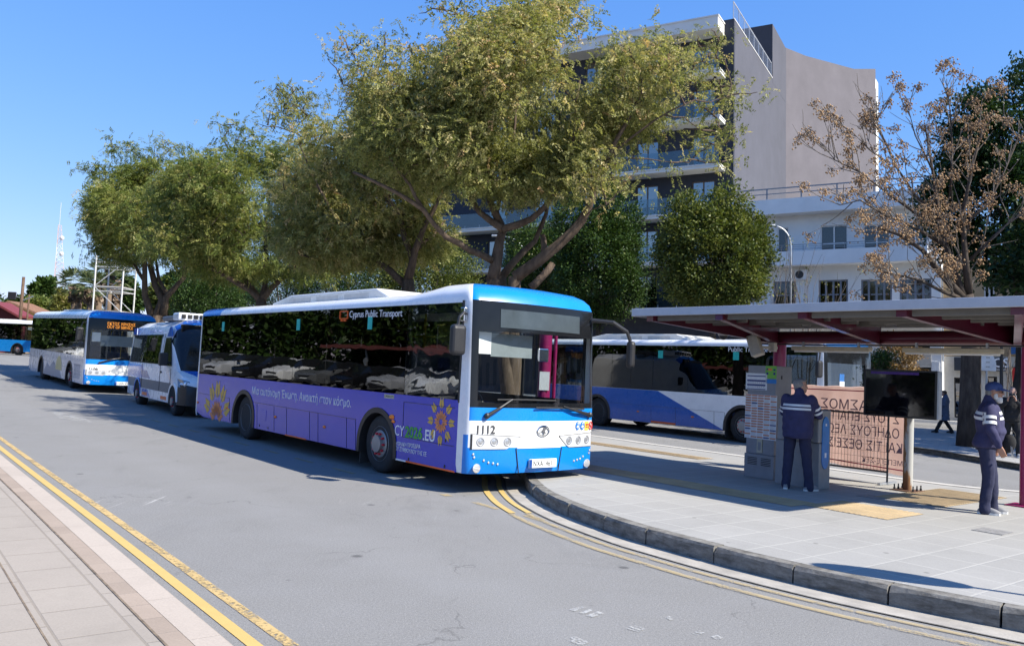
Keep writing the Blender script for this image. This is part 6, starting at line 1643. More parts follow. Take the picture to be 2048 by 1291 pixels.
# rusty post with the display
pb = G(1815, 981, PZ)-SO; sp_, wp_ = pb.dot(SU), pb.dot(SN)
def rust():
    n = N('rusty_white_post'); co = n.coord('Object'); s = n.sep(co)
    k = n.noise(n.mapping(co, (5, 5, 1.1)), 1.6, 6, .7); e = n.math('ADD', n.math('MULTIPLY_ADD', s[0], -2.6, .05), k)
    e = n.math('ADD', e, n.math('MULTIPLY', n.math('SUBTRACT', .35, s[2], clamp=True), .5))
    c = n.ramp(e, [(.50, (.38, .385, .37)), (.56, (.26, .14, .065)), (.75, (.16, .065, .028))]); return n.done(n.pbr(c, .7, 0, .3, n.bump(k, .5, .01)))
M_RUST = rust()
o = sw0('display_screen', 'black outdoor display screen on a rusty white post under the shelter', 'display screen', sp_, wp_)
w_tv = wp_-.30
s0_, zt0 = swz(1728.5, 737, w_tv); s1_, zt1 = swz(1875, 741.5, w_tv); zb0 = swz(1728, 829, w_tv)[1]; zb1 = swz(1874, 840.5, w_tv)[1]
zt, zb = (zt0+zt1)/2, (zb0+zb1)/2; sa, sb = s0_-sp_, s1_-sp_
MB().tube([(0, 0, .02), (0, 0, zt-.1)], .074, 24).build('post', M_RUST, o, auto=40)
bp = MB().box(-.19, .19, -.19, .19, 0, .018).build('base_plate', mat('rusty_plate', (.12, .06, .035), .9, var=.4, scale=12), o)
bb = MB()
for a in (-1, 1):
    for c in (-1, 0, 1): bb.lathe([(.018, .018), (.018, .05), (.011, .052), (.011, .10)], 'Z', (a*.15, c*.13, 0), 8)
bb.build('bolts', M_BLACK, bp)
M_TVG = mat('screen_glass', (.004, .004, .006), .05, spec=.6)
tv = MB().box(sa, sb, -.30, -.20, zb, zt).build('casing', mat('screen_casing', (.018, .018, .02), .35), o, bevel=.008)
MB().box(sa+.035, sb-.035, -.3045, -.3005, zb+.03, zt-.03).build('screen', M_TVG, tv)
MB().box(sb+.0005, sb+.025, -.295, -.19, zb+.01, zt-.01).build('side_rim', M_STEEL, tv)
MB().box(sa+.12, sb-.28, -.3065, -.305, zt-.075, zt-.035).build('violet_band', mat('violet_film', (.06, .015, .20), .3), tv)
MB().box(-.10, .10, -.20, .0, zt-.45, zt-.15).build('mount', M_STEEL, o)
# temporary fence panel and the banner tied to it
fo = G(1774, 968, PZ)-SO; wF = fo.dot(SN)
sF1 = fo.dot(SU); zFt = swz(1768, 829, wF)[1]; zFb = swz(1770, 943, wF)[1]; sF0 = sF1-2.3
o = sw0('mesh_fence_panel', 'dark wire mesh fence panel with the slogan banner tied to it', 'fence', sF1, wF)
M_WIRE = mat('dark_wire', (.05, .05, .052), .5, .4)
b = MB(); L_ = sF1-sF0
b.tube([(0, 0, .02), (0, 0, zFt)], .017, 8).tube([(-L_, 0, .02), (-L_, 0, zFt)], .017, 8).tube([(0, 0, zFt), (-L_, 0, zFt)], .017, 8).tube([(0, 0, zFb), (-L_, 0, zFb)], .017, 8); b.build('frame', M_WIRE, o)
b = MB(); k = 0
while .06*k < L_: b.bar((-.06*k, 0, zFb), (-.06*k, 0, zFt), .004); k += 1
k = 1
while zFb+.11*k < zFt: b.bar((0, .003, zFb+.11*k), (-L_, .003, zFb+.11*k), .004); k += 1
b.build('mesh', M_WIRE, o)
for x in (0, -L_): MB().bar((x, -.28, .02), (x, .28, .02), .05, .035).build('foot', M_STEEL, o)
wBn = wF+.035
def sbn(u, v): return swz(u, v, wBn)
bs1 = sbn(1809, 900)[0]; bs0 = sbn(1566, 800)[0]; bt0 = sbn(1572, 768)[1]; bt1 = sbn(1728, 773)[1]; bb1 = sbn(1809, 951)[1]; bb0 = sbn(1660, 924)[1]
def cloth(name, x0, x1, zt, zb, y, nx, ny, amp, m):
    b = MB()
    def pt(i, j, e):
        fx, fz = i/nx, j/ny; x = x0+(x1-x0)*fx; tt = zt(fx); bb_ = zb(fx); z = bb_+(tt-bb_)*fz
        return (x, y+e+amp*(math.sin(fx*19)*.5+math.sin(fx*7+fz*4)+.6*math.sin(fz*9+fx*3)), z+.008*math.sin(fx*31)*(1 if j in (0, ny) else 0))
    for e in (0, .003): b.v += [pt(i, j, e) for j in range(ny+1) for i in range(nx+1)]
    M_ = (nx+1)*(ny+1)
    for j in range(ny):
        for i in range(nx):
            a = j*(nx+1)+i; b.f += [(a, a+1, a+nx+2, a+nx+1), (M_+a, M_+a+nx+1, M_+a+nx+2, M_+a+1)]; b.m += [0, 0]
    return b.build(name, m, None, smooth=True), pt
def bannermat():
    n = N('banner_cloth'); co = n.coord('Object'); c = n.ramp(n.noise(co, 4, 5), [(.3, (.82, .65, .57)), (.7, (.90, .74, .66))])
    p = n.pbr(c, .85); t = n.n('BsdfTranslucent'); n.put(t.inputs[0], c); mx = n.n('MixShader'); mx.inputs[0].default_value = .75
    n.t.links.new(p, mx.inputs[1]); n.t.links.new(t.outputs[0], mx.inputs[2]); return n.done(mx.outputs[0])
bt = lambda fx: bt0+(bt1-bt0)*fx*1.1; bbf = lambda fx: bb0+(bb1-bb0)*max(0, (fx-.3)/.7)
bn, bpt = cloth('banner', 0, bs1-bs0, bt, bbf, 0, 60, 14, .010, bannermat())
pB_ = S(bs0, wBn, PZ); bn.matrix_world = Matrix(((SU.x, SN.x, 0, pB_.x), (SU.y, SN.y, 0, pB_.y), (0, 0, 1, pB_.z), (0, 0, 0, 1)))
tag(bn, 'pinkish slogan banner seen from behind with reversed dark Greek letters', 'banner')
M_BLET = mat('banner_letter', (.19, .12, .165), .85); M_BRED = mat('banner_red', (.50, .05, .09), .8)
LB = bs1-bs0
def bantext(body, u, v, h, sx=1.0):
    s_, z_ = sbn(u, v); o_ = text('lettering', body, h/.70, M_BLET, bn, (0, 0, 0), (-1, 0, 0), (0, 0, 1), .002, sx=sx, bold=.0)
    me = o_.data
    for vv in me.vertices:
        x = vv.co.x+(s_-bs0); fx = min(1, max(0, x/LB)); z = vv.co.z+z_
        tt, bb_ = bt(fx), bbf(fx); fz = (z-bb_)/(tt-bb_); y = .010*(math.sin(fx*19)*.5+math.sin(fx*7+fz*4)+.6*math.sin(fz*9+fx*3))
        vv.co = (x, y-.004+vv.co.y, z)
    # keep only what lies on the cloth
    bm = bmesh.new(); bm.from_mesh(me); bmesh.ops.delete(bm, geom=[q for q in bm.verts if q.co.x < .01], context='VERTS'); bm.to_mesh(me); bm.free()
bantext('ΣΕΒΑΣΜΟΣ', 1788, 825, .17); bantext('ΣΤΟΥΣ ΕΠΑΓΓΕΛΜΑΤΙΕΣ', 1799, 848, .16, .82); bantext('ΟΔΗΓΟΥΣ ΛΕΩΦΟΡΕΙΩΝ', 1799, 877, .16, .80); bantext('ΚΑΙ ΤΙΣ ΘΕΣΕΙΣ ΕΡΓΑΣΙΑΣ', 1806, 907, .16, .82); bantext('ΜΕΠΕΓΕ-ΣΕΚ', 1806, 932, .085, .95)
for kk in (.055, .95):
    b = MB(); n_ = 50
    for i in range(n_+1):
        fx = i/n_; x = LB*fx; tt, bb_ = bt(fx), bbf(fx)
        for dz in (-.010, .010):
            z = bb_+(tt-bb_)*kk+dz; fz = kk; b.v.append((x, -.0045+.010*(math.sin(fx*19)*.5+math.sin(fx*7+fz*4)+.6*math.sin(fz*9+fx*3)), z))
    b.f = [(2*i, 2*i+2, 2*i+3, 2*i+1) for i in range(n_)]; b.m = [0]*n_; b.build('red_line', M_BRED, bn)
# lamp posts, sign post
def lamp_post(u, v_top, u_arm, v_arm, Y, label, flip=-1):
    g = at(u, v_top+100, Y); root = empty('street_lamp', (g.x, g.y, .14)); tag(root, label, 'street lamp', 'street lamps by the flats'); root.rotation_euler = (0, -TILT, 0)
    h = at(u, v_arm, Y).z-.14; L = abs(at(u_arm, v_arm, Y).x-g.x); pts = [(0, 0, 0), (0, 0, h-1.2)]
    for k in range(1, 8): t = k/7; pts.append((flip*L*.75*(1-math.cos(t*math.pi/2)), 0, h-1.2+1.05*math.sin(t*math.pi/2)))
    MB().tube(pts, [.075, .05]+[.045-.002*k for k in range(7)], 10).build('pole', M_STEEL, root, smooth=True)
    q = pts[-1]; MB().box(min(q[0], q[0]+flip*.62), max(q[0], q[0]+flip*.62), -.12, .12, q[2]-.03, q[2]+.08).build('lamp_head', M_STEEL, root, bevel=.03)
lamp_post(1586, 560, 1549, 447, 44.0, 'curved steel street lamp standing before the white flats'); lamp_post(1052, 520, 1000, 468, 46, 'street lamp half hidden among the limbs of the broad olive tree', -1)
gs = G(1971, 884, .15)
root = empty('road_sign', gs); tag(root, 'steel sign post showing the blank back of its white plate', 'road sign')
gy = gs.y; zt_ = at(1974, 708, gy).z-.15; zl = at(1974, 741, gy).z-.15; hw = 17*gy/FPX
MB().tube([(0, 0, 0), (0, 0, zt_+.1)], .03, 10).build('post', M_STEEL, root)
MB().prism([(-hw, zl), (hw, zl), (hw, zl+(zt_-zl)*.5), (hw*.6, zt_), (-hw*.6, zt_), (-hw, zl+(zt_-zl)*.5)], lambda a, c, d: (a, d, c), -.05, -.035).build('plate', mat('sign_back_white', (.72, .73, .74), .4), root)
b = MB()
for k in range(3): b.box(-.06, .06, -.066, -.051, zl+(zt_-zl)*(.2+.28*k), zl+(zt_-zl)*(.28+.28*k))
b.build('clamp', M_STEEL, root)
gp = G(2003, 880, .15); root = empty('lamp_post', (gp.x, gp.y, .15)); tag(root, 'slim dark post rising behind the bearded man', 'post'); root.rotation_euler = (0, -TILT*.6, 0)
MB().tube([(0, 0, 0), (0, 0, 4.2)], [.07, .045], 10).build('pole', M_BLACK, root); MB().lathe([(.10, 0), (.10, .35), (.07, .42)], 'Z', (0, 0, 0), 12).build('base', M_BLACK, root)
for k in range(26):        # low flowers and weeds along the shop side
    pass

# ================================================================ PEOPLE
M_SKIN = mat('skin', (.42, .235, .165), .55, var=.06, scale=20); M_SKIND = mat('tanned_skin', (.36, .185, .12), .55, var=.06, scale=20)
def cloth_mat(name, col, sc=10): return mat(name, col, .88, var=.16, scale=sc, bump=.35, bscale=26, bdist=.012)
M_NAVY = cloth_mat('navy_jacket', (.030, .030, .085)); M_NAVYT = cloth_mat('navy_trousers', (.018, .021, .055)); M_COAT = cloth_mat('grey_blue_coat', (.075, .10, .16)); M_BLK = cloth_mat('black_cloth', (.012, .012, .014))
M_REFL = mat('reflective_stripe', (.62, .63, .64), .5); M_HAIRG = mat('grey_hair', (.20, .19, .18), .8, var=.3, scale=60, bump=.6, bscale=90); M_BEARD = mat('white_beard', (.60, .58, .55), .85, var=.15, scale=50, bump=.8, bscale=80); M_HAIRB = mat('brown_hair', (.05, .032, .022), .8, var=.3, scale=60)
M_SHOE = mat('grey_shoe', (.20, .20, .21), .7); M_SOLE = mat('white_sole', (.62, .62, .60), .7); M_SHOEB = mat('black_shoe', (.015, .015, .015), .6)
V3 = Vector
def ring_loft(b, rings, n=16):
    """rings: (centre, rx, ry, tilt direction) elliptical slices stacked into one closed piece"""
    i0 = len(b.v)
    for c, rx, ry in rings:
        for k in range(n): a = 2*math.pi*k/n; b.v.append((c[0]+rx*math.cos(a), c[1]+ry*math.sin(a), c[2]))
    for i in range(len(rings)-1):
        for k in range(n): b.f.append((i0+i*n+k, i0+i*n+(k+1) % n, i0+(i+1)*n+(k+1) % n, i0+(i+1)*n+k)); b.m.append(0)
    b.f.append(tuple(i0+k for k in range(n-1, -1, -1))); b.m.append(0); b.f.append(tuple(i0+(len(rings)-1)*n+k for k in range(n))); b.m.append(0)
def limb(b, pts, rs, n=12):
    P = [V3(p) for p in pts]; b.tube(P, rs, n)
    for p, r in zip(P, rs): b.ball(p, r*1.0, n, k=8)
def head_geo(b, hc, yaw=0, pitch=0, s=1.0):
    """skull, jaw, nose, ears, brow, lips around the head centre, facing +X turned by yaw"""
    R = Matrix.Rotation(yaw, 3, 'Z') @ Matrix.Rotation(pitch, 3, 'Y'); f = lambda x, y, z: V3(hc)+R @ (V3((x, y, z))*s)
    def ell(c, r):
        t = MB(); t.ball((0, 0, 0), r, 18, k=12); b.add([f(c[0]+p[0], c[1]+p[1], c[2]+p[2]) for p in t.v], t.f)
    ell((-.012, 0, .022), (.098, .076, .105)); ell((.022, 0, -.030), (.074, .062, .085)); ell((.045, 0, -.080), (.043, .042, .036)); ell((.094, 0, -.014), (.020, .014, .028)); ell((.105, 0, -.026), (.017, .016, .013))
    ell((.078, 0, .018), (.022, .055, .013)); ell((.086, 0, -.060), (.014, .026, .009)); ell((.084, 0, -.072), (.013, .022, .008))
    for sg in (-1, 1): ell((-.008, sg*.078, -.008), (.021, .010, .034)); ell((.062, sg*.038, -.022), (.026, .024, .022))
    return f
def hand_geo(b, wrist, fdir, pdir, curl=.5, s=1.0, spread=.0):
    """palm with four unequal bent fingers and a thumb leaving its side; fdir: fingers, pdir: palm facing"""
    F = V3(fdir).normalized(); N_ = V3(pdir); N_ = (N_-F*N_.dot(F)).normalized(); S_ = F.cross(N_); w = V3(wrist)
    for k in range(4):
        a = (k-1.5)/1.5; limb(b, [w+S_*a*.014*s, w+F*.045*s+S_*a*.024*s, w+F*.088*s+S_*a*.031*s], [.018*s, .017*s, .0125*s], 8)
    for k, L in enumerate((.070, .080, .074, .058)):
        a = (k-1.5)/1.5; p = w+F*.088*s+S_*a*.031*s; d = F.copy(); pts = [p]; seg = L*s/3*1.12
        for j in range(3):
            ang = curl*(.55+.35*j); d = (F*math.cos(ang*(j+1)*.55)+N_*math.sin(ang*(j+1)*.55)).normalized(); p = p+d*seg; pts.append(p)
        limb(b, pts, [.0105*s, .0098*s, .0090*s, .0078*s], 8)
    q = w+F*.022*s-S_*.026*s; limb(b, [q, q+(F*.6-S_*.7+N_*.25)*.036*s, q+(F*1.1-S_*.85+N_*.6)*.056*s], [.0145*s, .0125*s, .009*s], 8)
def person(name, g, yaw, P, label, jm, tm, skin, shoes, H=1.75, coat=False, group=None, vox=.0085):
    root = empty(name, g, yaw); tag(root, label, 'person', group); k = H/1.75
    X = lambda p: V3(p)*k
    b = MB(); J = {q: X(v) for q, v in P.items() if isinstance(v, tuple)}
    hf = head_geo(b, J['head'], P.get('hyaw', 0), P.get('hpitch', 0), k)
    limb(b, [J['neck'], J['neck']*.35+J['head']*.65-V3((.015, 0, .02))], [.060*k, .055*k])
    ring_loft(b, [(J['pelvis']+V3((0, 0, -.08*k)), .10*k, .145*k), (J['pelvis'], .115*k, .165*k), (J['waist'], .115*k, .15*k), (J['chest'], .125*k, .175*k), (J['neck']+V3((0, 0, -.06*k)), .09*k, .15*k), (J['neck'], .06*k, .07*k)])
    for s_ in ('l', 'r'):
        limb(b, [J['sh_'+s_], J['el_'+s_], J['wr_'+s_]], [.052*k, .041*k, .027*k]); limb(b, [J['hip_'+s_], J['kn_'+s_], J['an_'+s_]], [.083*k, .056*k, .040*k])
        hd = P.get('hand_'+s_+'_dir', None) or tuple((J['wr_'+s_]-J['el_'+s_]).normalized()); hand_geo(b, J['wr_'+s_], hd, P.get('palm_'+s_, (0, -1 if s_ == 'l' else 1, 0)), P.get('curl', .6), k)
        a = J['an_'+s_]; d = V3((*P.get('toe_'+s_, (1, 0)), 0)).normalized(); limb(b, [a, a+V3((0, 0, -.045*k))-d*.03*k, a+d*.10*k+V3((0, 0, -.055*k)), a+d*.15*k+V3((0, 0, -.06*k))], [.036*k, .036*k, .030*k, .024*k])
    link('body', remesh(b, vox, 3), skin, root)
    # jacket
    b = MB(); t = P.get('bulk', 1.0); hem = P.get('hem', .78)*k; pz = J['pelvis']; px_ = pz.x
    if coat: ring_loft(b, [(V3((px_-.01, pz.y, hem)), .175*k*t, .225*k*t), (V3((px_, pz.y, hem+.18*k)), .160*k*t, .20*k*t), (J['waist'], .150*k*t, .185*k*t), (J['chest'], .158*k*t, .205*k*t), (J['neck']+V3((0, 0, -.075*k)), .115*k*t, .185*k*t), (J['neck']+V3((0, 0, .0)), .075*k, .085*k)], 20)
    else: ring_loft(b, [(V3((px_, pz.y, hem)), .148*k*t, .185*k*t), (V3((px_, pz.y, hem+.05*k)), .165*k*t, .20*k*t), (J['waist'], .170*k*t, .20*k*t), (J['chest'], .160*k*t, .21*k*t), (J['neck']+V3((0, 0, -.075*k)), .115*k*t, .185*k*t), (J['neck']+V3((0, 0, .0)), .075*k, .085*k)], 20)
    for s_ in ('l', 'r'):
        e, w = J['el_'+s_], J['wr_'+s_]; limb(b, [J['sh_'+s_], J['sh_'+s_]*.5+e*.5, e, e*.5+w*.5, e*.12+w*.88], [.082*k, .072*k, .064*k, .058*k, .048*k])
    limb(b, [J['neck']+V3((-.01, 0, -.02*k)), J['neck']+V3((-.005, 0, .035*k))], [.082*k, .074*k])
    jk = link('jacket', remesh(b, .011, 3), jm, root)
    # soft folds
    me = jk.data; co = np.empty(len(me.vertices)*3); me.vertices.foreach_get('co', co); co = co.reshape(-1, 3); no = np.empty_like(co.ravel()); me.vertices.foreach_get('normal', no); no = no.reshape(-1, 3)
    co += no*(.012*vnoise(co*np.array([1, 1, 1.7]), 22, 5)+.008*vnoise(co, 46, 8))[:, None]; me.vertices.foreach_set('co', co.ravel()); me.update()
    b = MB()
    ring_loft(b, [(J['pelvis']+V3((0, 0, -.10*k)), .125*k, .16*k), (J['pelvis'], .130*k, .178*k), (J['waist'], .128*k, .165*k)], 18)
    for s_ in ('l', 'r'):
        h_, n_, a = J['hip_'+s_], J['kn_'+s_], J['an_'+s_]; limb(b, [h_, h_*.5+n_*.5, n_, n_*.5+a*.5, a+V3((0, 0, .01*k)), a+V3((.006, 0, -.035*k))], [.104*k, .092*k, .078*k, .073*k, .070*k, .072*k])
    tr = link('trousers', remesh(b, .011, 3), tm, root)
    me = tr.data; co = np.empty(len(me.vertices)*3); me.vertices.foreach_get('co', co); co = co.reshape(-1, 3); no = np.empty_like(co.ravel()); me.vertices.foreach_get('normal', no); no = no.reshape(-1, 3)
    co += no*(.009*vnoise(co*np.array([1, 1, 1.3]), 22, 15)+.012*vnoise(co, 40, 18)*np.clip(1-co[:, 2:3].ravel()*2.2, 0, 1))[:, None]; me.vertices.foreach_set('co', co.ravel()); me.update()
    for s_ in ('l', 'r'):
        a = J['an_'+s_]; d = V3((*P.get('toe_'+s_, (1, 0)), 0)).normalized(); q = V3((-d.y, d.x, 0)); b = MB()
        lift = a.z-.085*k
        sole = [(-.085, -.028), (-.085, .028), (-.03, .036), (.05, .040), (.12, .044), (.17, .034), (.19, 0), (.17, -.036), (.12, -.044), (.05, -.038), (-.03, -.036)]
        b.prism(sole, lambda x, y, z: tuple(a+d*x*k+q*y*k+V3((0, 0, z-a.z+lift))), .001, .028*k); so_ = b.build('shoe_sole', shoes[1], root)
        b = MB(); i0 = 0; rows = [(.028, 1.0, 0), (.050, .98, 0), (.075, .80, -.02), (.10, .50, -.06)]
        for z, sc_, sh_ in rows:
            for (x, y) in sole: b.v.append(tuple(a+d*((x-.03)*sc_+.03+(sh_ if x > 0 else sh_*.1))*k+q*y*sc_*k+V3((0, 0, z*k-a.z+lift))))
        n_ = len(sole)
        for r_ in range(3):
            for i in range(n_): b.f.append((r_*n_+i, r_*n_+(i+1) % n_, (r_+1)*n_+(i+1) % n_, (r_+1)*n_+i)); b.m.append(0)
        b.f.append(tuple(3*n_+i for i in range(n_))); b.m.append(0); b.build('shoe', shoes[0], root, smooth=True)
    return root, J, hf, k, jk
def band(parent, c, axis_from, axis_to, r, w, m, name='reflective_stripe', arc=None, ell=1.0):
    """a strip wrapped round a sleeve"""
    d = (V3(axis_to)-V3(axis_from)).normalized(); b = MB(); p = V3(c); b.tube([p-d*w/2, p+d*w/2], [r, r], 20, cap=False); return b.build(name, m, parent, smooth=True, fixn=False)
def body_stripe(root, jk, z0_, z1_, m, rx, ry, cx, cy, a0, a1, slope=0, name='reflective_stripe'):
    """strip lying on the jacket: shrink-wrapped by casting towards the body axis"""
    from mathutils.bvhtree import BVHTree
    bm = bmesh.new(); bm.from_mesh(jk.data); bvh = BVHTree.FromBMesh(bm); bm.free(); b = MB(); n = 22
    for i in range(n+1):
        a = a0+(a1-a0)*i/n; dirv = V3((-math.cos(a), -math.sin(a), 0))
        for z in (z0_, z1_):
            zz = z+slope*math.sin(a); o_ = V3((cx, cy, zz))-dirv*.6; h = bvh.ray_cast(o_, dirv); p = h[0] if h[0] is not None else V3((cx, cy, zz))-dirv*.2
            b.v.append(tuple(p-dirv*.005))
    b.f = [(2*i, 2*i+2, 2*i+3, 2*i+1) for i in range(n)]; b.m = [0]*n; return b.build(name, m, root, smooth=True)
def part_shell(root, f, pieces, m, name, vox=.006):
    b = MB()
    for c, r in pieces:
        t = MB(); t.ball((0, 0, 0), r, 16, k=10); b.add([f(c[0]+p[0], c[1]+p[1], c[2]+p[2]) for p in t.v], t.f)
    return link(name, remesh(b, vox, 2), m, root)
base = dict(pelvis=(0, 0, .95), waist=(.01, 0, 1.10), chest=(.0, 0, 1.30), neck=(-.01, 0, 1.50), head=(.03, 0, 1.635), sh_l=(0, .185, 1.42), sh_r=(0, -.185, 1.42), hip_l=(0, .09, .90), hip_r=(0, -.09, .90),
            kn_l=(.02, .10, .50), kn_r=(.02, -.10, .50), an_l=(-.01, .10, .085), an_r=(-.01, -.10, .085))
# bearded man, in profile looking along the island
g1 = G(1975, 1026, PZ)
P1_ = dict(base, pelvis=(-.03, 0, .94), waist=(.03, 0, 1.08), chest=(-.01, 0, 1.30), neck=(.0, 0, 1.49), head=(.06, 0, 1.625), sh_r=(-.01, -.19, 1.40), el_r=(.0, -.26, 1.13), wr_r=(.12, -.24, .90), sh_l=(0, .19, 1.40), el_l=(.0, .26, 1.13), wr_l=(.06, .25, .88),
           hand_r_dir=(.35, .05, -1), palm_r=(.3, 1, 0), hand_l_dir=(.3, -.05, -1), curl=.9, hem=.88, bulk=1.06, hip_r=(-.03, -.09, .90), hip_l=(-.03, .09, .90), kn_r=(.00, -.10, .50), kn_l=(.05, .12, .50), an_r=(-.04, -.10, .085), an_l=(.06, .13, .085), toe_r=(1, -.10), toe_l=(1, .12), hyaw=rad(-4), hpitch=rad(4))
yaw1 = rad(-27)
man1, J, hf, k, jk = person('person', g1, yaw1, P1_, 'white bearded man in a blue cap and striped navy jacket standing in the sun', M_NAVY, M_NAVYT, M_SKIND, (M_SHOE, M_SOLE), 1.78)
part_shell(man1, hf, [((.055, 0, -.098), (.050, .055, .048)), ((.020, .055, -.062), (.026, .020, .046)), ((.020, -.055, -.062), (.026, .020, .046)), ((.075, 0, -.122), (.032, .036, .028)), ((.100, 0, -.048), (.014, .032, .012))], M_BEARD, 'beard')
part_shell(man1, hf, [((-.055, 0, -.02), (.055, .074, .055)), ((-.01, .074, -.005), (.020, .012, .035)), ((-.01, -.074, -.005), (.020, .012, .035))], M_HAIRG, 'hair')
cp_ = part_shell(man1, hf, [((-.012, 0, .052), (.108, .088, .082)), ((-.05, 0, .03), (.068, .082, .05))], cloth_mat('blue_cap_cloth', (.035, .06, .17)), 'cap')
b = MB(); n_ = 14
for i in range(n_+1):
    a = -1.25+2.5*i/n_
    for rr_, zz in ((.082, .046), (.175, .022)):
        x = .01+rr_*math.cos(a)*(1.0 if rr_ < .1 else 1.0); y = (.086 if rr_ < .1 else .085)*math.sin(a)
        for e in (0, .007): b.v.append(tuple(hf(x, y, zz+e-.35*y*y*8*.2)))
for i in range(n_):
    o0, o1 = 4*i, 4*i+4; b.f += [(o0, o1, o1+2, o0+2), (o0+1, o0+3, o1+3, o1+1), (o0+2, o1+2, o1+3, o0+3)]; b.m += [0]*3
b.build('cap_peak', cloth_mat('blue_cap_cloth', (.035, .06, .17)), cp_, smooth=True)
gl = MB()
for sg in (-1, 1): gl.box(.10, .106, 0, 0, 0, 0) if False else None
for sg in (-1, 1):
    t = MB(); t.ball((0, 0, 0), (.006, .028, .020), 12, k=8); gl.add([hf(.098+p[0], sg*.036+p[1], .004+p[2]) for p in t.v], t.f); gl.bar(hf(.096, sg*.062, .006), hf(.0, sg*.080, .006), .004)
gl.bar(hf(.103, .01, .006), hf(.103, -.01, .006), .004); gl.build('glasses', M_BLACK, man1)
for zz in (1.275, 1.205): band(man1, J['sh_r'].lerp(J['el_r'], (1.40*k-zz*k)/(.27*k)), J['sh_r'], J['el_r'], .083*k, .042, M_REFL)
for z0_, z1_ in ((1.335, 1.375), (1.265, 1.305)): body_stripe(man1, jk, z0_*k, z1_*k, M_REFL, .17, .22, -.01, 0, rad(150), rad(262), .03); body_stripe(man1, jk, z0_*k, z1_*k, M_REFL, .17, .22, -.01, 0, rad(-50), rad(40), .02)
bag = MB().ball((0, 0, 0), (.085, .05, .13), 14, k=10); bg_ = bag.build('pouch', M_BLK, smooth=True)
hl_ = man1.matrix_world if False else None
Rz = Matrix.Rotation(yaw1, 4, 'Z'); wl = Matrix.Translation(g1) @ Rz @ Vector((.235, -.02, .96, 1))
bg_.location = (wl.x, wl.y, wl.z); bg_.rotation_euler = (0, rad(12), yaw1)
tag(bg_, 'small black pouch hanging in front of the hip of the white bearded man', 'pouch')
MB().tube([(-.04, 0, .10), (-.03, 0, .17), (.0, 0, .185), (.04, 0, .15), (.05, 0, .09)], .010, 6).build('strap', M_BLK, bg_, smooth=True)
MB().add([(.02, -.055, -.02), (.05, -.058, -.03), (.09, -.05, -.15), (.06, -.056, -.15), (.02, -.048, -.02), (.05, -.05, -.03), (.09, -.042, -.15), (.06, -.048, -.15)], [(0, 1, 2, 3), (7, 6, 5, 4), (0, 4, 5, 1), (1, 5, 6, 2), (2, 6, 7, 3), (3, 7, 4, 0)]).build('flap', M_GREYC, bg_)
# grey-haired man at the ticket machine, seen from behind
g2 = S(2.58, 1.0, PZ)
P2_ = dict(base, pelvis=(0, 0, .95), chest=(.02, 0, 1.30), neck=(.03, 0, 1.48), head=(.09, .0, 1.60), sh_r=(.02, -.20, 1.40), el_r=(.16, -.27, 1.16), wr_r=(.34, -.14, 1.17), sh_l=(.02, .20, 1.40), el_l=(.12, .26, 1.17), wr_l=(.34, .12, 1.14),
           hand_r_dir=(1, .25, .1), palm_r=(0, .3, -1), hand_l_dir=(1, -.3, .05), palm_l=(0, -.3, -1), curl=.8, hem=.80, bulk=1.17, hip_l=(0, .10, .90), hip_r=(0, -.10, .90), kn_l=(.0, .13, .50), kn_r=(.03, -.14, .50), an_l=(-.03, .15, .085), an_r=(.02, -.19, .085), toe_l=(1, .25), toe_r=(1, -.55), hyaw=rad(-48))
man2, J, hf, k, jk = person('person', g2, rad(52), P2_, 'grey haired man in a navy striped jacket using the ticket machine, seen from behind', M_NAVY, M_NAVYT, M_SKIN, (M_SHOE, M_SOLE), 1.74)
part_shell(man2, hf, [((-.035, 0, .030), (.085, .082, .088)), ((-.055, 0, -.035), (.050, .070, .050)), ((.0, 0, .085), (.085, .070, .040)), ((-.01, .072, .0), (.028, .014, .04)), ((-.01, -.072, .0), (.028, .014, .04))], M_HAIRG, 'hair')
for zz in (1.29, 1.235): body_stripe(man2, jk, zz*k, (zz+.034)*k, M_REFL, .18, .22, .01, 0, rad(110), rad(250), .0)
for t_ in (.55, .80): band(man2, J['sh_r'].lerp(J['el_r'], t_), J['sh_r'], J['el_r'], .079*k, .034, M_REFL); band(man2, J['sh_l'].lerp(J['el_l'], t_), J['sh_l'], J['el_l'], .079*k, .034, M_REFL)
# woman in a long coat walking on the far pavement
g3 = G(1889, 866, .15)
P3_ = dict(base, el_r=(.06, -.23, 1.16), wr_r=(.24, -.14, 1.14), el_l=(.04, .24, 1.14), wr_l=(.22, .16, 1.08), kn_l=(.12, .08, .52), kn_r=(-.02, -.08, .50), an_l=(.30, .08, .10), an_r=(-.26, -.08, .11), hem=.52, head=(.06, 0, 1.60), bulk=1.05)
wom, J, hf, k, jk = person('person', g3, rad(155), P3_, 'woman in a grey blue coat walking on the far pavement by the tree trunk', M_COAT, M_BLK, M_SKIN, (M_SHOEB, M_SHOEB), 1.62, coat=True, vox=.011)
part_shell(wom, hf, [((-.03, 0, .03), (.095, .09, .09)), ((-.04, 0, -.02), (.07, .085, .06)), ((.0, 0, .08), (.085, .075, .04))], M_HAIRB, 'hair')
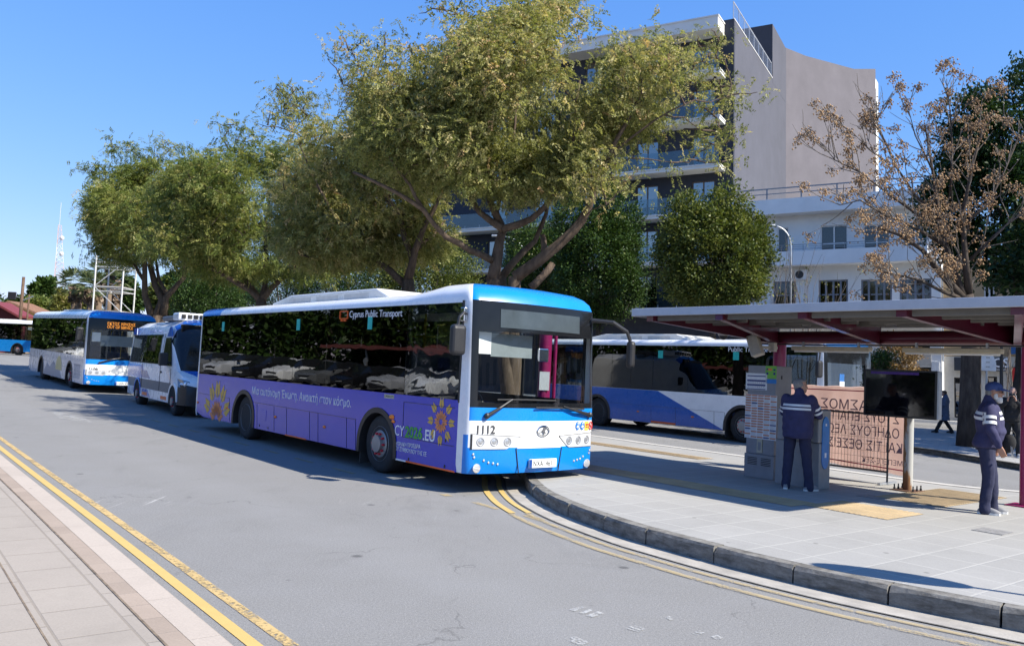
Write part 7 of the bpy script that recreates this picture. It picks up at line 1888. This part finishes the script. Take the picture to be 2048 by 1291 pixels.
# man in black taking a picture, partly behind the right column
g4 = G(2024, 913, .15)
P4_ = dict(base, sh_r=(.0, -.19, 1.42), el_r=(.16, -.28, 1.22), wr_r=(.30, -.09, 1.42), sh_l=(0, .19, 1.42), el_l=(.16, .28, 1.22), wr_l=(.30, .09, 1.42), hand_r_dir=(.2, .25, 1), hand_l_dir=(.2, -.25, 1), palm_r=(.2, 1, 0), palm_l=(.2, -1, 0), curl=.9, kn_l=(.03, .12, .50), kn_r=(.03, -.14, .5), an_l=(.0, .15, .085), an_r=(.0, -.18, .085), hem=.90)
ph, J, hf, k, jk = person('person', g4, rad(235), P4_, 'person in black raising a camera to the face near the right column', M_BLK, M_BLK, M_SKIN, (M_SHOE, M_SOLE), 1.78, vox=.011)
part_shell(ph, hf, [((-.03, 0, .035), (.09, .085, .085))], M_HAIRB, 'hair')
wl = Matrix.Translation(g4) @ Matrix.Rotation(rad(235), 4, 'Z')
cmo = MB().box(-.03, .03, -.065, .065, -.045, .05); cmo.lathe([(.035, .03), (.035, .10), (.03, .105)], 'X', (0, 0, 0), 16); co_ = cmo.build('camera', M_BLACK, bevel=.006)
co_.matrix_world = wl @ Matrix.Translation(V3((.27, 0, 1.56))*k); tag(co_, 'black camera held up by the person dressed in black', 'camera')
M_STRAP = mat('white_strap', (.7, .7, .7), .6)
MB().tube([(-.02, .065, .03), (-.08, .09, -.02), (-.10, .09, -.12), (-.06, .07, -.2)], .006, 6).build('strap', M_STRAP, co_)

# ================================================================ BEYOND THE BUSES (left background)
def gnd(u, Y): p = at(u, 700, Y); return Vector((p.x, p.y, gz(p.x, p.y)))
# scaffold tower
g = gnd(221, 70); root = empty('scaffold_tower', g); tag(root, 'white steel scaffold tower standing behind the grey wrapped bus', 'scaffold tower')
M_SCF = mat('white_scaffold_steel', (.62, .62, .60), .5, .3)
Hs = at(221, 480, 70).z-g.z; hw = 1.15; b = MB()
for x in (-hw, hw):
    for y in (-hw, hw): b.tube([(x, y, 0), (x, y, Hs)], .07, 6)
b.build('uprights', M_SCF, root, fixn=False)
lv = [Hs*k/5 for k in range(1, 6)]
for z in lv:
    b = MB()
    for dz in (0, -.35): b.bar((-hw, -hw, z+dz), (hw, -hw, z+dz), .06); b.bar((-hw, hw, z+dz), (hw, hw, z+dz), .06); b.bar((-hw, -hw, z+dz), (-hw, hw, z+dz), .06); b.bar((hw, -hw, z+dz), (hw, hw, z+dz), .06)
    b.build('ledger_frame', M_SCF, root)
b = MB()
for i, z in enumerate([0]+lv[:-1]):
    a = 1 if i % 2 else -1; b.bar((-hw*a, -hw-.03, z), (hw*a, -hw-.03, z+Hs/5), .05); b.bar((-hw*a, hw+.03, z), (hw*a, hw+.03, z+Hs/5), .05)
b.build('braces', M_SCF, root)
for z in lv: MB().box(-hw+.05, hw-.05, -hw+.05, hw-.3, z+.04, z+.09).build('deck', mat('weathered_plank', (.20, .17, .14), .9), root)
# radio mast
g = gnd(112, 330); g.z -= 3; root = empty('radio_mast', g); tag(root, 'tall thin red and white lattice radio mast on the horizon', 'mast')
Hm = at(119, 450, 330).z-g.z; dx = at(119, 450, 330).x-g.x
M_MR = mat('hazed_mast_red', (.52, .42, .41), .7); M_MWt = mat('mast_white', (.60, .60, .60), .6)  # red paled in its colour to stand for distance haze
def mp(t, a): w = 4.2*(1-t)**1.1+.7; return Vector((dx*t+w*math.cos(a), w*math.sin(a), Hm*t))
sec = 7
for s_ in range(sec):
    b = MB(); t0, t1 = s_/sec, (s_+1)/sec
    for k in range(3):
        a, c = 2*math.pi*k/3+.4, 2*math.pi*(k+1)/3+.4; b.bar(mp(t0, a), mp(t1, a), .14)
        for q in range(4):
            ta, tb_ = t0+(t1-t0)*q/4, t0+(t1-t0)*(q+1)/4; b.bar(mp(ta, a), mp(tb_, c), .07); b.bar(mp(ta, c), mp(tb_, a), .07); b.bar(mp(tb_, a), mp(tb_, c), .07)
    b.build('lattice_section', M_MWt if s_ % 2 else M_MR, root)
b = MB()
for t_ in (.90, .78): c = Vector((dx*t_, 0, Hm*t_)); b.lathe([(.1, -.3), (.9, 0), (.95, .05)], 'Y', c+Vector((1.4, -.6, 0)), 12)
b.build('dish', M_MWt, root); MB().bar((dx, 0, Hm), (dx, 0, Hm+9), .12).build('whip_aerial', M_MWt, root)
# fan palms
M_PALMT = barkmat('palm_trunk', (.12, .085, .06), (.24, .18, .13), 3); M_PALML = leafmat('palm_leaf', [(0, (.035, .06, .02)), (.6, (.10, .13, .05)), (1, (.20, .20, .10))], .25); M_PALMD = leafmat('dead_palm_skirt', [(0, (.06, .04, .028)), (1, (.20, .14, .09))], .1)
def palm(u, Y, vt, vs, label, seed):
    g = gnd(u, Y); root = empty('fan_palm', g); tag(root, label, 'palm tree', 'fan palms beyond the yard'); r = np.random.RandomState(seed)
    hc = at(u, vt, Y).z-g.z; hs = at(u, vs, Y).z-g.z
    MB().tube([(0, 0, 0), (.1, 0, hc*.5), (0, 0, hc)], [.42, .34, .32], 10).build('trunk', M_PALMT, root, smooth=True)
    n = 260; z = r.uniform(hs, hc, n); a = r.uniform(0, 6.28, n); P = np.stack([np.cos(a)*.30, np.sin(a)*.30, z], 1); D = unit(np.stack([np.cos(a)*.8, np.sin(a)*.8, -np.ones(n)*1.2], 1))
    V, F, T = spray(P, D, [(0, -.15, 0), (.6, -.35, 0), (.9, .1, -.1), (.2, .2, 0)], r.uniform(.35, .62, n), r.uniform(0, 1, n)); mesh_np('skirt', V, F, M_PALMD, root, T)
    Vs, Fs, Ts = [], [], []; off = 0
    for k in range(38):
        a = r.uniform(0, 6.28); el = r.uniform(-.5, 1.25); d = np.array([math.cos(a)*math.cos(el), math.sin(a)*math.cos(el), math.sin(el)]); c = np.array([0, 0, hc])+d*1.15
        m = 13; s_ = unit(np.cross(d, [0, 0, 1.0])+1e-6); ang = np.linspace(-1.35, 1.35, m); D = unit(d[None]*np.cos(ang)[:, None]+s_[None]*np.sin(ang)[:, None]+np.array([0, 0, -.15]))
        V, F, T = spray(np.repeat(c[None], m, 0), D, [(0, -.02, 0), (.55, -.05, 0), (1.0, 0, -.14), (.55, .05, 0)], np.full(m, .95), np.clip(r.normal(.5, .2, m), 0, 1)); Vs.append(V); Fs.append(F+off); Ts.append(T); off += len(V)
    mesh_np('crown', np.concatenate(Vs), np.concatenate(Fs), M_PALML, root, np.concatenate(Ts))
palm(141, 84, 570, 598, 'left fan palm of the pair beside the radio mast', 1); palm(149, 86, 566, 596, 'right fan palm of the close pair with a thick dead skirt', 2); palm(173, 82, 575, 602, 'fan palm with a ragged skirt between the pair and the scaffold', 3); palm(189, 88, 552, 600, 'fan palm standing right against the scaffold tower', 4); palm(208, 92, 528, 580, 'tallest fan palm seen through the scaffold tower', 5); palm(226, 98, 560, 600, 'fan palm behind the scaffold tower braces', 6)
# trees on the skyline
def skytree(u, Y, blobs, label, lm, n, seed, size, th=2.5):
    g = gnd(u, Y); leafy_tree('skyline_tree', tuple(g), th, [px_blob(a, c, Y, ru, rv, ru*Y/FPX) for a, c, ru, rv in blobs], label, n, lm, seed, size, 'trees on the skyline', clusters=220, gap=-.4, tr=.35)
skytree(80, 150, [(84, 585, 18, 32), (76, 600, 16, 26), (98, 580, 10, 30), (70, 618, 14, 18)], 'tall blue green tree left of the radio mast', M_FICUS, 9000, 201, .75, 4)
skytree(72, 110, [(72, 613, 22, 18), (86, 620, 16, 14)], 'rounded bright green tree behind the yellow house roof', M_TIPU2, 9000, 203, .45); skytree(121, 105, [(121, 605, 14, 26), (116, 622, 16, 16), (132, 612, 12, 22)], 'ochre yellow tree left of the palms', M_TIPU, 9000, 205, .45)
skytree(165, 110, [(165, 612, 22, 18), (182, 615, 14, 16)], 'yellow green tree low behind the palms', M_TIPU, 7000, 207, .45); skytree(250, 100, [(245, 590, 26, 34), (262, 605, 26, 26), (230, 610, 20, 24)], 'shaded tree between the scaffold and the thick trunk', M_FICUS, 12000, 209, .5); skytree(340, 90, [(340, 590, 34, 30), (330, 605, 26, 22)], 'pale green tree behind the thick twisted trunk', M_FICUSY, 9000, 211, .45); skytree(410, 92, [(400, 560, 60, 60), (450, 570, 60, 60)], 'dark shaded tree closing the view behind the clipped row', M_LAUREL_SHADE, 16000, 217, .5)
skytree(22, 180, [(22, 606, 9, 8), (40, 604, 9, 10), (30, 610, 14, 8)], 'small dark tree at the far left edge of the skyline', M_FICUS, 4000, 213, .7)
skytree(-60, 130, [(-70, 600, 60, 40), (-120, 590, 50, 50)], 'tree just outside the left of the yard', M_FICUS, 6000, 215, .6)
# yellow house, red shed, wooden poles
M_YELH = mat('yellow_render', (.55, .36, .12), .9, var=.1, scale=.5); M_TILE = slabs('brown_roof_tiles', (.24, .13, .08), (.12, .07, .05), .4, .3, 'Object', jw=.03, var=.15)
def gable(name, u0, u1, Y, ve, vr, ur, label, wm, rm, deep=9):
    a = gnd(u0, Y); c = gnd(u1, Y); w = c.x-a.x; root = empty(name, a); tag(root, label, 'house' if 'house' in name else 'shed'); ze = at(u0, ve, Y).z-a.z; zr = at(ur, vr, Y).z-a.z; xr = at(ur, vr, Y).x-a.x
    MB().prism([(0, -1), (w, -1), (w, ze*.80), (xr, zr), (0, ze)], lambda x, z, d: (x, d, z), 0, deep).build('wall', wm, root)
    b = MB()
    for p, q in (((-.4, ze-.1), (xr, zr+.05)), ((xr, zr+.05), (w+.5, ze*.78))):
        b.add([(p[0], -.5, p[1]), (q[0], -.5, q[1]), (q[0], deep+.5, q[1]), (p[0], deep+.5, p[1])]+[(p[0], -.5, p[1]+.22), (q[0], -.5, q[1]+.22), (q[0], deep+.5, q[1]+.22), (p[0], deep+.5, p[1]+.22)], [(0, 3, 2, 1), (4, 5, 6, 7), (0, 1, 5, 4), (1, 2, 6, 5), (2, 3, 7, 6), (3, 0, 4, 7)])
    b.build('roof', rm, root); return root, w, ze
r_, w, ze = gable('yellow_house', 8, 82, 98, 612, 606, 20, 'yellow rendered house with a low brown roof behind the far blue bus', M_YELH, M_TILE, 4)
MB().box(w*.35, w*1.0, -1.6, -.02, ze*.50, ze*.56).build('porch_roof', M_CONC, r_)
r_, w, ze = gable('red_shed', -60, 27, 88, 610, 607, -10, 'dark red corrugated shed at the left edge behind the far blue bus', mat('red_corrugated', (.16, .03, .035), .7, var=.2), mat('red_corrugated', (.2, .05, .05)), 2.2)
M_WPOLE = barkmat('old_wood_pole', (.08, .05, .035), (.18, .12, .085), 9)
for u, v, Y, r, lab in ((35, 553, 80, .17, 'thick wooden pole with a floodlight at the far left'), (49, 588, 84, .10, 'thin wooden pole right of the floodlight pole')):
    g = gnd(u, Y); root = empty('wooden_pole', g); tag(root, lab, 'pole'); h = at(u, v, Y).z-g.z; MB().tube([(0, 0, -.2), (.05, 0, h)], [r, r*.8], 10).build('post', M_WPOLE, root, smooth=True)
    if r > .15:
        f_ = MB().box(-1.15, -.45, -.3, -.1, h-2.2, h-1.5).build('floodlight', M_BLACK, root); MB().bar((-.5, -.15, h-1.9), (0, 0, h-2.0), .06).bar((0, 0, h-2.3), (1.1, 0, h-1.8), .10).build('bracket', M_STEEL, f_)
# low hills
b = MB(); P = []
for i in range(60):
    x = -5200+i*120; z = 120+70*math.sin(i*.35)+40*math.sin(i*.9+1); P.append((x, z))
ys_ = [4200, 4700, 5600]; b.v = [(x, y, (0 if j != 1 else z)) for j, y in enumerate(ys_) for x, z in P]; k = len(P)
b.f = [(j*k+i, j*k+i+1, (j+1)*k+i+1, (j+1)*k+i) for j in range(2) for i in range(k-1)]; b.m = [0]*len(b.f)
struct(b.build('hills', mat('hill_earth', (.20, .20, .19), .95, var=.2, scale=.002), smooth=True))

# ================================================================ CAR PARK OPPOSITE (mirrored in the glass)
M_CARP = {'white': paint('car_white', (.75, .75, .74)), 'silver': paint('car_silver', (.42, .43, .45)), 'black': paint('car_black', (.012, .012, .014)), 'red': paint('car_red', (.35, .02, .02)), 'yellow': paint('car_yellow', (.75, .38, .01)), 'blue': paint('car_blue', (.02, .05, .2)), 'grey': paint('car_grey', (.12, .125, .13))}
M_CGL = mat('car_glass', (.015, .017, .02), .06, spec=.8)
def car_shape(b_low, roof, L=4.3):
    zz = [.20, .45, .70, .88, 1.0, 1.25, roof]; full_ = lambda c: [(.86, .20), (.88, .45), (.88, .70), (.84, .88), (.78, 1.02), (.66, 1.30), (.52, roof)] if c is None else [(.86, .20), (.88, .45), (.88, min(.70, c)), (.82, min(.80, c)), (.72, c), (.55, c+.01), (.30, c+.02)]
    return [(-.02, [(.55, .30), (.66, .42), (.70, .50), (.68, .58), (.6, .62), (.4, .63), (.2, .63)]), (.10, full_(.70)), (.5, full_(.80)), (1.15, full_(.95)), (1.75, [(x, z if i < 4 else .95+(z-.95)*.85) for i, (x, z) in enumerate(full_(None))]), (2.1, full_(None)), (3.2, full_(None)), (3.75, [(x, z if i < 4 else .95+(z-.95)*.85) for i, (x, z) in enumerate(full_(None))]), (L-.12, full_(.88)), (L, [(.6, .32), (.7, .45), (.74, .6), (.7, .75), (.6, .8), (.4, .82), (.2, .82)])]
def mcar(i, j):
    if j in (4, 5) and 3 <= i <= 7: return 1 if not (j == 5 and i in (4, 5, 6)) or True else 0
    if j == 6 and i in (3, 7): return 1
    return 0
lot0 = Vector((-25.5, 11.0, 0)); rowd = Vector((-.35, .937, 0)).normalized(); NR = Vector((.937, .35, 0)).normalized()
colors = ['white', 'silver', 'black', 'white', 'red', 'grey', 'white', 'silver', 'black', 'grey', 'white', 'black', 'silver', 'grey', 'white', 'black', 'yellow', 'silver', 'white', 'grey']
protos = {}
for i, cname in enumerate(colors):
    p = lot0+rowd*(i*2.75-4); p.z = gz(p.x, p.y); X_ = -NR
    lab = '%s car parked in the row across the road from the purple bus' % cname
    M = Matrix(((X_.x, -X_.y, 0, p.x), (X_.y, X_.x, 0, p.y), (0, 0, 1, p.z), (0, 0, 0, 1)))
    if cname not in protos:
        root = bpy.data.objects.new('parked_car', None); COL.objects.link(root); root.matrix_world = M
        loft_body(root, car_shape(0, 1.45), 0, [M_CARP[cname], M_CGL], mcar, auto=28)
        for x in (.85, 3.4):
            for y, sg in ((.86, 1), (-.86, -1)): 
                t = MB().lathe([(.2, 0), (.31, .0), (.33, -.03*sg), (.33, -.2*sg), (.2, -.2*sg)], 'Y', (x, y, .33), 20).build('wheel', M_RUBBER, root); MB().lathe([(.20, .004*sg), (.05, .01*sg)], 'Y', (x, y, .33), 16).build('rim', M_RIM, t)
        for y in (.58, -.58): MB().ball((.12, y, .60), (.10, .14, .06), 10, k=6).build('headlight', M_LAMPGLASS, root); MB().ball((4.24, y, .70), (.06, .14, .08), 10, k=6).build('tail_light', M_RED, root)
        MB().box(-.035, .06, -.42, .42, .48, .60).build('grille', M_BLACK, root, bevel=.02); MB().box(-.03, .05, -.60, .60, .24, .36).build('lower_grille', M_BLACK, root, bevel=.02); MB().box(-.04, -.028, -.26, .26, .40, .46).build('number_plate', M_PAPER, root)
        for y in (.86, -.86): MB().ball((1.35, y*1.06, .98), (.07, .10, .06), 8, k=6).build('mirror', M_BLACK, root)
        protos[cname] = root
    else:
        root = copy_tree(protos[cname]); root.matrix_world = M
    tag(root, lab, 'car', 'parked cars')
# canopy over the car park, trees and low houses behind it
c0 = lot0+rowd*14-NR*3.0
M_ = Matrix(((rowd.x, -NR.x, 0, c0.x), (rowd.y, -NR.y, 0, c0.y), (0, 0, 1, 0), (0, 0, 0, 1)))
can = bpy.data.objects.new('car_canopy', None); COL.objects.link(can); can.matrix_world = M_; tag(can, 'red roofed carport behind the parked cars', 'carport')
b = MB()
MB().prism([(-2.2, 2.62), (2.2, 2.62), (2.0, 2.86), (-2.0, 2.86)], lambda a, c, d: (d, a+2.4, c), -14, 9).build('roof', mat('red_tile_roof', (.10, .022, .016), .8, var=.2), can)
for k in range(6): MB().box(-13+k*3.7, -12.85+k*3.7, .6, .75, 0, 2.6).build('post', M_STEEL, can)
hs_ = lot0+rowd*3-NR*22
hb_ = bpy.data.objects.new('low_house', None); COL.objects.link(hb_); hb_.matrix_world = Matrix(((rowd.x, -NR.x, 0, hs_.x), (rowd.y, -NR.y, 0, hs_.y), (0, 0, 1, 0), (0, 0, 0, 1))); tag(hb_, 'low cream building with a red roof across the car park', 'building')
MB().box(-18, 4, 0, 8, 0, 4.2).build('wall', mat('cream_house_wall', (.55, .48, .38), .9), hb_); MB().prism([(-.6, 4.2), (8.6, 4.2), (4, 6.0)], lambda a, c, d: (d, a, c), -18.5, 4.5).build('roof', mat('red_tile_roof', (.26, .06, .04)), hb_)
for k in range(6): w_ = MB().box(-16+k*3.4, -14.6+k*3.4, -.05, .06, 1.2, 2.6).build('window', M_CGL, hb_)
kk = 0
for s_, d_, r_, h_ in ((-6, 14, 3.2, 8), (2, 13, 3.6, 9), (9, 12, 3.8, 10), (15.5, 11.5, 3.6, 9.5), (22, 12, 4.0, 11), (29, 12, 4.4, 12), (36, 12, 4.6, 13), (43, 12, 4.8, 13), (50, 13, 5, 13), (58, 9, 4.5, 12), (67, 8, 5, 13), (77, 8, 5, 13)):
    p = lot0+rowd*s_-NR*(d_-2); kk += 1
    leafy_tree('car_park_tree', (p.x, p.y, 0), 2.2, [((p.x, p.y, h_*.55), (r_*1.1, r_*1.1, h_*.46)), ((p.x+.8, p.y-.6, h_*.75), (r_*.7, r_*.7, h_*.26)), ((p.x, p.y, h_*.25), (r_*1.2, r_*1.2, h_*.25))], 'dark tree behind the carport and the row of parked cars', 12000, M_FICUS, 300+kk, .42, 'trees behind the carport', clusters=260, gap=-.5, tr=.25)

# street front to the right of the frame, mirrored in the windscreens
for k, (x, y, w_, h_, cl) in enumerate(((46, 2, 16, 7.5, (.50, .44, .34)), (50, 20, 14, 9.5, (.55, .54, .50)), (42, -16, 16, 8, (.46, .36, .28)))):
    r_ = empty('street_house', (x, y, 0), rad(8)); tag(r_, ('ochre', 'white', 'pinkish')[k]+' two storey street house across the square from the buses', 'building')
    hol = [(-w_/2+1.2+q*3.4, -w_/2+2.8+q*3.4, z, z+1.9) for q in range(4) for z in (1.0, 4.4)]
    b = wall_with_holes(-w_/2, w_/2, -.3, h_, hol, .3); o = b.build('wall', mat('street_wall_%s' % 'abc'[k], cl, .9), r_); o.rotation_euler = (0, 0, rad(-90))
    o2 = MB().box(-w_/2+.05, w_/2-.05, .31, 7, h_-.6, h_-.3).box(-w_/2+.05, w_/2-.05, .6, .7, 0, h_-.6).build('roof', mat('red_tile_roof', (.26, .06, .04)), r_); o2.rotation_euler = (0, 0, rad(-90))
    for hh in hol: w2_ = MB().box(hh[0], hh[1], .12, .16, hh[2], hh[3]).build('window', M_CGL, r_); w2_.rotation_euler = (0, 0, rad(-90))
for k, (x, y, h_) in enumerate(((34, 10, 8), (36, -4, 9), (33, 24, 8.5))):
    leafy_tree('square_tree', (x, y, 0), 2.5, [((x, y, h_*.62), (2.8, 2.8, h_*.34))], 'tree on the right of the square in front of the street houses', 5000, M_FICUS, 400+k, .34, 'trees across the square', clusters=160, gap=-.5, tr=.22)

# unseen trees and an oval plate added beyond the right edge for their shade
for k, (x, y) in enumerate(((20.6, 21.0), (22.6, 26.0), (24.6, 31.0), (19.5, 27.5))):
    leafy_tree('broadleaf_tree', (x, y, .15), 3.0, [((x, y, 6.4), (3.0, 3.0, 2.4)), ((x-.8, y+.6, 7.4), (2.0, 2.0, 1.6))], 'unseen broad tree added to shade the far pavement from the right', 9000, M_LAUREL_SHADE, 500+k, .26, 'trees added to shade the far pavement', clusters=260, gap=-.4, tr=.22)
r_ = empty('shadow_plate', (5.55, 6.35, PZ)); tag(r_, 'unseen oval plate on a thin pole added for its shadow on the island', 'sign')
MB().tube([(0, 0, 0), (0, 0, 2.75)], .03, 10).build('pole', M_STEEL, r_)
MB().prism([(.20*math.cos(k*math.pi/12), 2.30+.62*math.sin(k*math.pi/12)) for k in range(24)], lambda a, c, d: (a*.484+d*.875, a*.875-d*.484, c), -.012, .012).build('plate', M_WHITE, r_)
